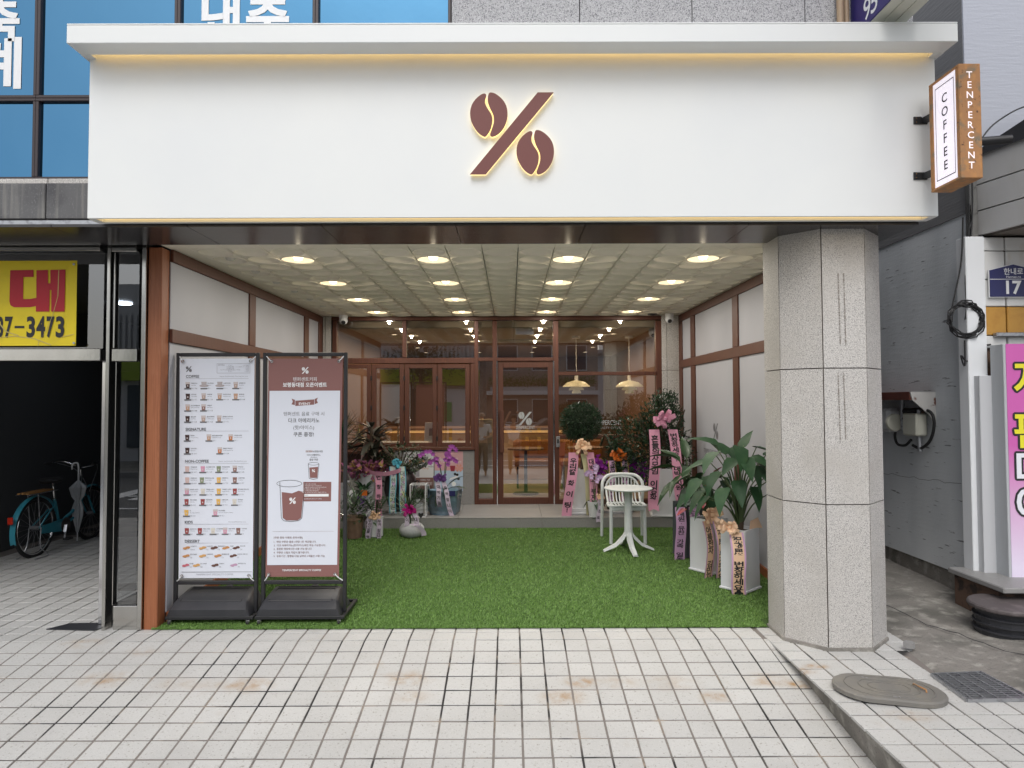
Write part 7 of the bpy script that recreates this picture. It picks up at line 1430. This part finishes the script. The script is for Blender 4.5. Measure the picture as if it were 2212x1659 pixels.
q = MB(); q.lathe([(.09, -.004), (.09, .004)], 24, M=Matrix.Translation((.44, -.075, .29)) @ Matrix.Rotation(math.pi/2, 4, 'X')); q.build('chainring', M['chrome'], t, True); q = MB(); q.bar((.44, -.085, .29), (.40, -.09, .13), .02, .012); q.build('crank', M['chrome'], t, True); q = MB(); q.bar((.44, .085, .29), (.48, .09, .45), .02, .012); q.build('crank', M['chrome'], t, True); q = MB(); q.box(.36, .46, -.16, -.09, .115, .14, .006); q.build('pedal', M['rubber'], t, True); q = MB(); q.box(.43, .53, .09, .16, .44, .465, .006); q.build('pedal', M['rubber'], t, True)
q = MB(); q.tube([(.335, 0, .60), (.30, 0, .82)], .013, 10); q.build('seat_post', M['chrome'], t, True)
q = MB(); q.lathe([(0, -.04), (.10, -.03), (.125, 0), (.10, .025), (0, .03)], 18, sx=1.25, sy=.9, M=Matrix.Translation((.26, 0, .86))); q.build('saddle', M['rubber'], t, True, 50)
q = MB(); q.tube([(.88, 0, .72), (.84, 0, .93), (.88, 0, .95)], .014, 8); q.build('stem', M['chrome'], t, True)
for s2 in (-1, 1): q = MB(); q.tube(curve([(.88, 0, .95), (.90, .12*s2, .98), (.84, .24*s2, 1.04), (.70, .29*s2, 1.03)], 5), .011, 8); q.build('handlebar', M['chrome'], t, True, 60); q = MB(); q.tube([(.71, .29*s2, 1.03), (.60, .30*s2, 1.02)], .016, 10); q.build('grip', M['rubber'], t, True); q = MB(); q.tube(curve([(.76, .25*s2, 1.02), (.95, .15*s2, .93), (1.02, .05*s2, .75), (1.0, .02*s2, .62)], 5), .004, 5); q.build('brake_cable', M['galv'], t, True)
for y in (-.05, 0, .05): q = MB(); q.box(-.22, .22, y-.018, y+.018, .745, .762, .004); q.build('rack_slat', M['rackwood'], t, True)
q = MB()
for s2 in (-1, 1): q.tube([(.0, .06*s2, WR), (-.05, .06*s2, .735)], .005, 6); q.tube([(-.22, .075*s2, .74), (.28, .075*s2, .74)], .006, 6)
q.build('rack_frame', M['galv'], t, True, kind='stuff')
q = MB(); q.box(-.42, -.395, -.03, .03, .44, .52, .008); q.build('rear_reflector', M['redlens'], t, True); q = MB(); q.box(.80, .825, -.02, .02, .42, .46, .006); q.build('front_reflector', M['amberlens'], t, True)
q = MB(); q.tube(curve([(0, .07, WR), (-.02, .08, .12), (-.10, .10, .012), (-.20, .08, .012)], 5), .007, 6); q.tube(curve([(0, -.07, WR), (-.02, -.08, .12), (.02, -.14, .012), (-.2, -.14, .012)], 5), .007, 6); q.build('kickstand', M['galv'], t, True, kind='stuff')
Rm = WM[t]; up0 = Rm @ V((.74, -.02, 1.0)); u = thing('umbrella', 'furled frosted umbrella hanging from the bicycle handlebar', 'umbrella', up0)
q = MB(); q.tube(curve([up0+V((-.07, 0, -.06)), up0+V((-.06, 0, .01)), up0+V((0, 0, .02)), up0+V((.015, 0, -.05)), up0+V((.015, 0, -.20))], 5), .010, 8); q.build('hook_handle', M['whiteink'], u, smooth=60)
q = MB(); n = 16; vs = []; pr = [(.012, -.20), (.085, -.29), (.06, -.40), (.03, -.455), (.055, -.55), (.05, -.66), (.022, -.80), (.012, -.86)]
for r, z in pr: vs += [up0+V((.015+r*(1+.22*(-1)**k)*math.cos(2*math.pi*k/n), r*(1+.22*(-1)**k)*math.sin(2*math.pi*k/n), z)) for k in range(n)]
q.add(vs, [(i*n+k, i*n+(k+1) % n, (i+1)*n+(k+1) % n, (i+1)*n+k) for i in range(len(pr)-1) for k in range(n)]); q.build('canopy', M['umbrella'], u, smooth=30, norm=False)
q = MB(); q.tube([up0+V((.015, 0, -.86)), up0+V((.015, 0, -.97))], .007, 8); q.build('tip', M['whiteink'], u)
# ================================================================== across the street (what the glass and steel reflect)
sw = S('far_pavement'); q = MB(); q.box(-60, 60, -40, -9.4, -.45, -.28); q.build('paving', M['concrete'], sw); q = MB(); q.box(-60, 60, -9.4, -9.2, -.45, -.26, .01); q.build('kerb', M['steptile'], sw)
def wins(t, x0, x1, n, z0, z1, Y, m='mullion', w=.6):
    for i in range(n):
        x = x0+(x1-x0)*(i+.5)/n; f = MB(); b = (x1-x0)/n*w/2; f.box(x-b, x+b, Y-.0, Y+.05, z0, z1, .01); o = f.build('window', M['shopwhite'], t); f = MB(); f.box(x-b+.05, x+b-.05, Y+.0505, Y+.06, z0+.05, z1-.05); f.build('pane', M['darkblue'], o)
M['darkblue'] = mat('far_window_glass', (.05, .07, .09), .1)
t = thing('far_shop', 'grey ribbed shop with lime green fascia across the street, seen in the glass', 'building', (-6, -13, -.3))
q = MB(); q.box(-14, -1.4, -20, -13.2, -.3, 6); q.build('wall', M['shopgrey'], t)
for i in range(62): q = MB(); q.box(-13.9+.2*i, -13.8+.2*i, -13.2, -13.1, 3.35, 4.9); q.build('cladding_rib', M['shopgrey'], t)
q = MB(); q.box(-14, -1.5, -13.2, -12.75, 2.55, 3.33, .02); q.build('lime_band', M['limegreen'], t)
q = MB(); q.text('YOUNG', -2.9, 3.52, .95, (0, -13.04, 0), -X3, Z3, al='C', bold=.03); q.v = [(-(x) - 5.8, y, z) for x, y, z in q.v]; q.v = [(x, y, z) for x, y, z in q.v]; q.build('shop_letters', M['whiteink'], t, norm=False)
for i in range(6): q = MB(); q.box(-13.5+2*i, -11.8+2*i, -13.19, -13.1, .2, 2.4, .02); q.build('shop_window', M['shopwhite'] if i % 2 else M['darkblue'], t)
q = MB(); q.box(-3.55, -2.85, -13.09, -13.06, .8, 1.75); q.build('green_poster', mat('green_print', (.05, .45, .16), .5), t)
t = thing('far_house', 'old brown walled house with a planter on its roof edge across the street', 'building', (1, -14, -.3))
q = MB(); q.box(-1.35, 4.4, -20, -14, -.3, 5.5); q.build('wall', M['brick'], t); q = MB(); q.box(-1.3, 4.4, -14, -13.4, 2.1, 2.3); q.build('ledge', M['shopwhite'], t); wins(t, -1, 4.2, 3, .7, 1.9, -14.0); wins(t, -1, 4.2, 3, 3.3, 4.6, -14.0)
q = MB(); q.box(-1.0, 4.2, -13.7, -13.45, 2.3, 2.5); q.build('roof_planter', M['shopgrey'], t); q = MB(); scatter(q, [V((random.uniform(-1, 4.2), -13.55+random.gauss(0, .1), 2.7+random.gauss(0, .16))) for _ in range(900)], .14, .07, V((1.6, -13.5, 1.5))); q.build('planter_foliage', mat('bright_leaf', (.12, .22, .06), .5, isl=.3), t, kind='stuff', norm=False)
t = thing('far_house', 'white walled house with a pale blue board across the street', 'building', (8, -15, -.3))
q = MB(); q.box(4.45, 13, -22, -15, -.3, 4.2); q.build('wall', M['shopwhite'], t); q = MB(); q.box(5.2, 7.6, -14.99, -14.9, 1.4, 2.9); q.build('blue_board', M['skyblue'], t); wins(t, 8, 12.5, 3, 1.2, 2.6, -15.0); q = MB(); q.box(4.3, 13.2, -22, -14.6, 4.2, 4.4); q.build('roof_slab', M['shopgrey'], t)
for i, (x, y, h, w) in enumerate(((7, -95, 34, 12), (24, -110, 42, 12), (-22, -120, 38, 14), (44, -130, 46, 14))):
    t = thing('apartment_block', ['pale apartment tower far behind the white house', 'taller pale apartment tower far to the right', 'grey apartment tower behind the lime green shop', 'distant apartment tower at the far right'][i], 'building', (x, y, -.4)); q = MB(); q.box(x-w/2, x+w/2, y-8, y, -.4, h); q.build('wall', M['shopwhite'], t)
    q = MB()
    for f in range(int(h/3)):
        for c_ in range(5): q.box(x-w/2+.6+c_*w/5.2, x-w/2+.6+c_*w/5.2+1.3, y+.0, y+.05, 1+3*f, 2.6+3*f)
    q.build('windows', M['darkblue'], t, kind='stuff')
for i, (x, l) in enumerate(((-4.6, 3.6), (2.6, 4.4))):
    t = thing('hedge', ('clipped hedge along the far kerb before the lime green shop', 'clipped hedge along the far kerb before the brown house')[i], 'hedge', (x, -9.0, -.28)); q = MB(); q.box(x-l/2+.08, x+l/2-.08, -9.2, -8.8, -.28, .42); q.build('inner_mass', mat('hedge_core%d' % i, (.02, .03, .012), .9), t)
    q = MB(); scatter(q, [V((random.uniform(x-l/2, x+l/2), -9+random.uniform(-.3, .3), random.uniform(-.1, .55))) for _ in range(1800)], .09, .05, V((x, -9, -.5))); q.build('foliage', mat('hedge_leaf%d' % i, (.10, .17, .04), .5, isl=.35), t, kind='stuff', norm=False)
for i, x in enumerate((-3.0, -2.5, .7, 1.2)):
    t = thing('bollard', ['black and yellow banded bollard by the far hedge, outermost', 'black and yellow banded bollard by the far hedge, second', 'black and yellow banded bollard opposite the door', 'black and yellow banded bollard opposite the door, right of its twin'][i], 'bollard', (x, -8.4, -.42), 0, 'banded bollards'); 
    for k in range(6): q = MB(); q.lathe([(.07, .18*k), (.07, .18*k+.179)], 14, (x, -8.4, -.42)); q.build('band', M['ink'] if k % 2 == 0 else M.setdefault('byel', mat('bollard_yellow', (.75, .45, .02), .5)), t)
def car(lab, x, y, col_, rz):
    t = thing('parked_car', lab, 'car', (x, y, -.42), rz); P = [(-2.2, .35), (-2.25, .75), (-2.1, .95), (-1.3, 1.02), (-.75, 1.42), (.7, 1.45), (1.35, 1.05), (2.1, .92), (2.25, .7), (2.2, .32)]
    q = MB(); q.prism(P, (0, -.85, 0), X3, Z3, (0, 1.7, 0)); q.build('body', col_, t, True)
    for s2 in (-.856, .852): q = MB(); q.prism([(-1.1, 1.03), (-.70, 1.36), (.62, 1.38), (1.1, 1.04)], (0, s2, 0), X3, Z3, (0, .004, 0)); q.build('side_window', M['darkblue'], t, True)
    for wx in (-1.35, 1.35):
        for wy in (-.80, .80): q = MB(); q.lathe([(.0, -.09), (.31, -.1), (.33, 0), (.31, .1), (0, .09)], 20, M=Matrix.Translation((wx, wy, .33)) @ Matrix.Rotation(math.pi/2, 4, 'X')); q.build('wheel', M['rubber'], t, True)
    for wy in (-.6, .6): q = MB(); q.box(2.2, 2.27, wy-.18, wy+.18, .66, .8, .02); q.build('headlight', M['whiteink'], t, True)
car('silver car parked across the street before the brown house', 2.3, -11.6, mat('silver_paint', (.5, .5, .52), .25, .6), 0); car('black car parked across the street beside the white house', 7.2, -12.2, mat('black_paint', (.02, .02, .022), .2, coat=.6), 0)
t = thing('street_tree', 'bushy street tree on the far pavement before the lime green shop', 'tree', (-4.0, -10.6, -.28)); q = MB(); q.tube(curve([(-4, -10.6, -.28), (-3.97, -10.6, 1.2), (-4.03, -10.62, 2.6), (-4, -10.6, 4)], 4), [.12]*8+[.09]*5, 10); q.build('trunk', M['bark'], t, smooth=60)
q = MB(); pts = []
for k in range(14):
    b0 = V((-4+random.gauss(0, .8), -10.6+random.gauss(0, .7), 3.6+random.gauss(0, .7))); pts += [b0+V((random.gauss(0, .33), random.gauss(0, .33), random.gauss(0, .26))) for _ in range(170)]
scatter(q, pts, .13, .07, V((-4, -10.6, 3))); q.build('crown', M['leaf'], t, kind='stuff', norm=False)
t = thing('utility_pole', 'concrete utility pole with street lamp and cables across the street', 'pole', (-1.2, -9.9, -.28)); q = MB(); q.tube([(-1.2, -9.9, -.28), (-1.2, -9.9, 9)], .15, 14); q.build('pole', M['concrete'], t, smooth=60)
q = MB(); q.tube(curve([(-1.2, -9.9, 7.6), (-1.6, -9, 8.3), (-2.2, -7.6, 8.5)], 5), .05, 8); q.build('lamp_arm', M['galv'], t); q = MB(); q.box(-2.45, -2.1, -7.7, -6.9, 8.4, 8.55, .05); q.build('lamp_head', M['shopgrey'], t)
for k, (z, dy) in enumerate(((8.0, 0), (8.3, .1), (7.2, .05), (6.6, .12), (6.9, -.1))):
    q = MB(); q.tube(curve([(-30, -9.9+dy, z+.4), (-15, -9.9+dy, z-.5), (-1.2, -9.9+dy, z), (14, -9.9+dy, z-.7), (30, -9.9+dy, z+.2)], 8), .018, 5); q.build('overhead_cable', M['blackcable'], t)
# ================================================================== two people in the street, mirrored in the glass
def skinmesh(name, pts, edges, rad, m, parent):
    me = bpy.data.meshes.new(name); me.from_pydata(pts, edges, []); me.materials.append(m); o = inst(name, me, parent); sk_ = o.modifiers.new('skin', 'SKIN'); sk_.use_smooth_shade = True
    for i, r in enumerate(rad): me.skin_vertices[0].data[i].radius = (r[0], r[1]) if isinstance(r, tuple) else (r, r)
    me.skin_vertices[0].data[0].use_root = True; ss = o.modifiers.new('sub', 'SUBSURF'); ss.levels = 1; ss.render_levels = 2; return o
def person(lab, x, y, z, h, arms, cap_, legcol):
    t = thing('person', lab, 'person', (x, y, z)); k = h/1.75; b = lambda X_, Y_, Z_: (x+X_*k, y+Y_*k, z+Z_*k)
    P = [b(0, 0, .95), b(0, 0, 1.12), b(0, 0, 1.32), b(0, .01, 1.45), b(0, .02, 1.53), b(0, .035, 1.60), b(0, .03, 1.69)]; E = [(i, i+1) for i in range(6)]; R_ = [(.15, .10), (.14, .10), (.16, .105), (.07, .06), (.052, .055), (.072, .09), (.062, .075)]
    for s2, (el, wr, hn) in zip((-1, 1), arms):
        n = len(P); P += [b(.18*s2, 0, 1.40), b(*el), b(*wr), b(*hn)]; E += [(2, n), (n, n+1), (n+1, n+2), (n+2, n+3)]; R_ += [.055, .042, .030, (.035, .022)]
    for s2 in (-1, 1):
        n = len(P); P += [b(.09*s2, 0, .86), b(.10*s2, .01, .48), b(.10*s2, -.01, .08), b(.11*s2, .13, .03)]; E += [(0, n), (n, n+1), (n+1, n+2), (n+2, n+3)]; R_ += [(.085, .09), .058, .040, (.04, .028)]
    skinmesh('body', P, E, R_, M['skin'], t)
    S_ = [b(0, 0, .93), b(0, 0, 1.12), b(0, 0, 1.32), b(0, .0, 1.42)]; SE = [(0, 1), (1, 2), (2, 3)]; SR = [(.17, .12), (.16, .12), (.175, .12), (.09, .08)]
    for s2, (el, wr, hn) in zip((-1, 1), arms): n = len(S_); S_ += [b(.19*s2, 0, 1.39), tuple(V(b(.19*s2, 0, 1.39)).lerp(V(b(*el)), .75))]; SE += [(2, n), (n, n+1)]; SR += [.075, .068]
    skinmesh('shirt', S_, SE, SR, M['shirt'], t)
    L_ = [b(0, 0, .95)]; LE = []; LR = [(.16, .11)]
    for s2 in (-1, 1): n = len(L_); L_ += [b(.09*s2, 0, .86), b(.10*s2, .01, .48), b(.10*s2, -.01, .12)]; LE += [(0, n), (n, n+1), (n+1, n+2)]; LR += [(.105, .105), .078, .068]
    skinmesh('trousers', L_, LE, LR, legcol, t)
    q = MB(); c = V(b(0, .03, 1.685)); q.lathe([(.092*k, -.03), (.098*k, .0), (.085*k, .045), (.05*k, .075), (0, .085)], 20, tuple(c), sy=1.12)
    if cap_: q.prism([(.075*math.cos(a_), .05+.12*math.sin(a_)) for a_ in np.linspace(0, math.pi, 10)], c+V((0, .03, -.005)), X3, Y3, (0, 0, .008))
    q.build('cap' if cap_ else 'hair', mat('beige_cap' if cap_ else 'dark_hair', (.42, .33, .25) if cap_ else (.02, .016, .014), .8), t, smooth=50)
    f = MB(); f.lathe([(0, -.012), (.012, 0), (0, .02)], 8, b(0, .122, 1.645)); f.build('nose', M['skin'], t)
    for s2 in (-1, 1): f = MB(); f.lathe([(0, -.008), (.010, 0), (0, .008)], 8, b(.03*s2, .105, 1.665)); f.build('eye', M['ink'], t)
    return t
person('person in a white shirt and beige cap standing in the street looking at a phone', -.85, -.15, -.42, 1.86, [((-.27, .02, 1.13), (-.10, .25, 1.10), (-.04, .30, 1.13)), ((.27, .02, 1.12), (.12, .24, 1.08), (.05, .29, 1.11))], True, M['trousers'])
person('person in a light shirt holding a phone up above the face to take a picture', .10, -.55, -.42, 1.80, [((-.30, .22, 1.45), (-.14, .40, 1.78), (-.09, .43, 1.86)), ((.30, .22, 1.45), (.14, .40, 1.78), (.09, .43, 1.86))], False, M['trousers'])
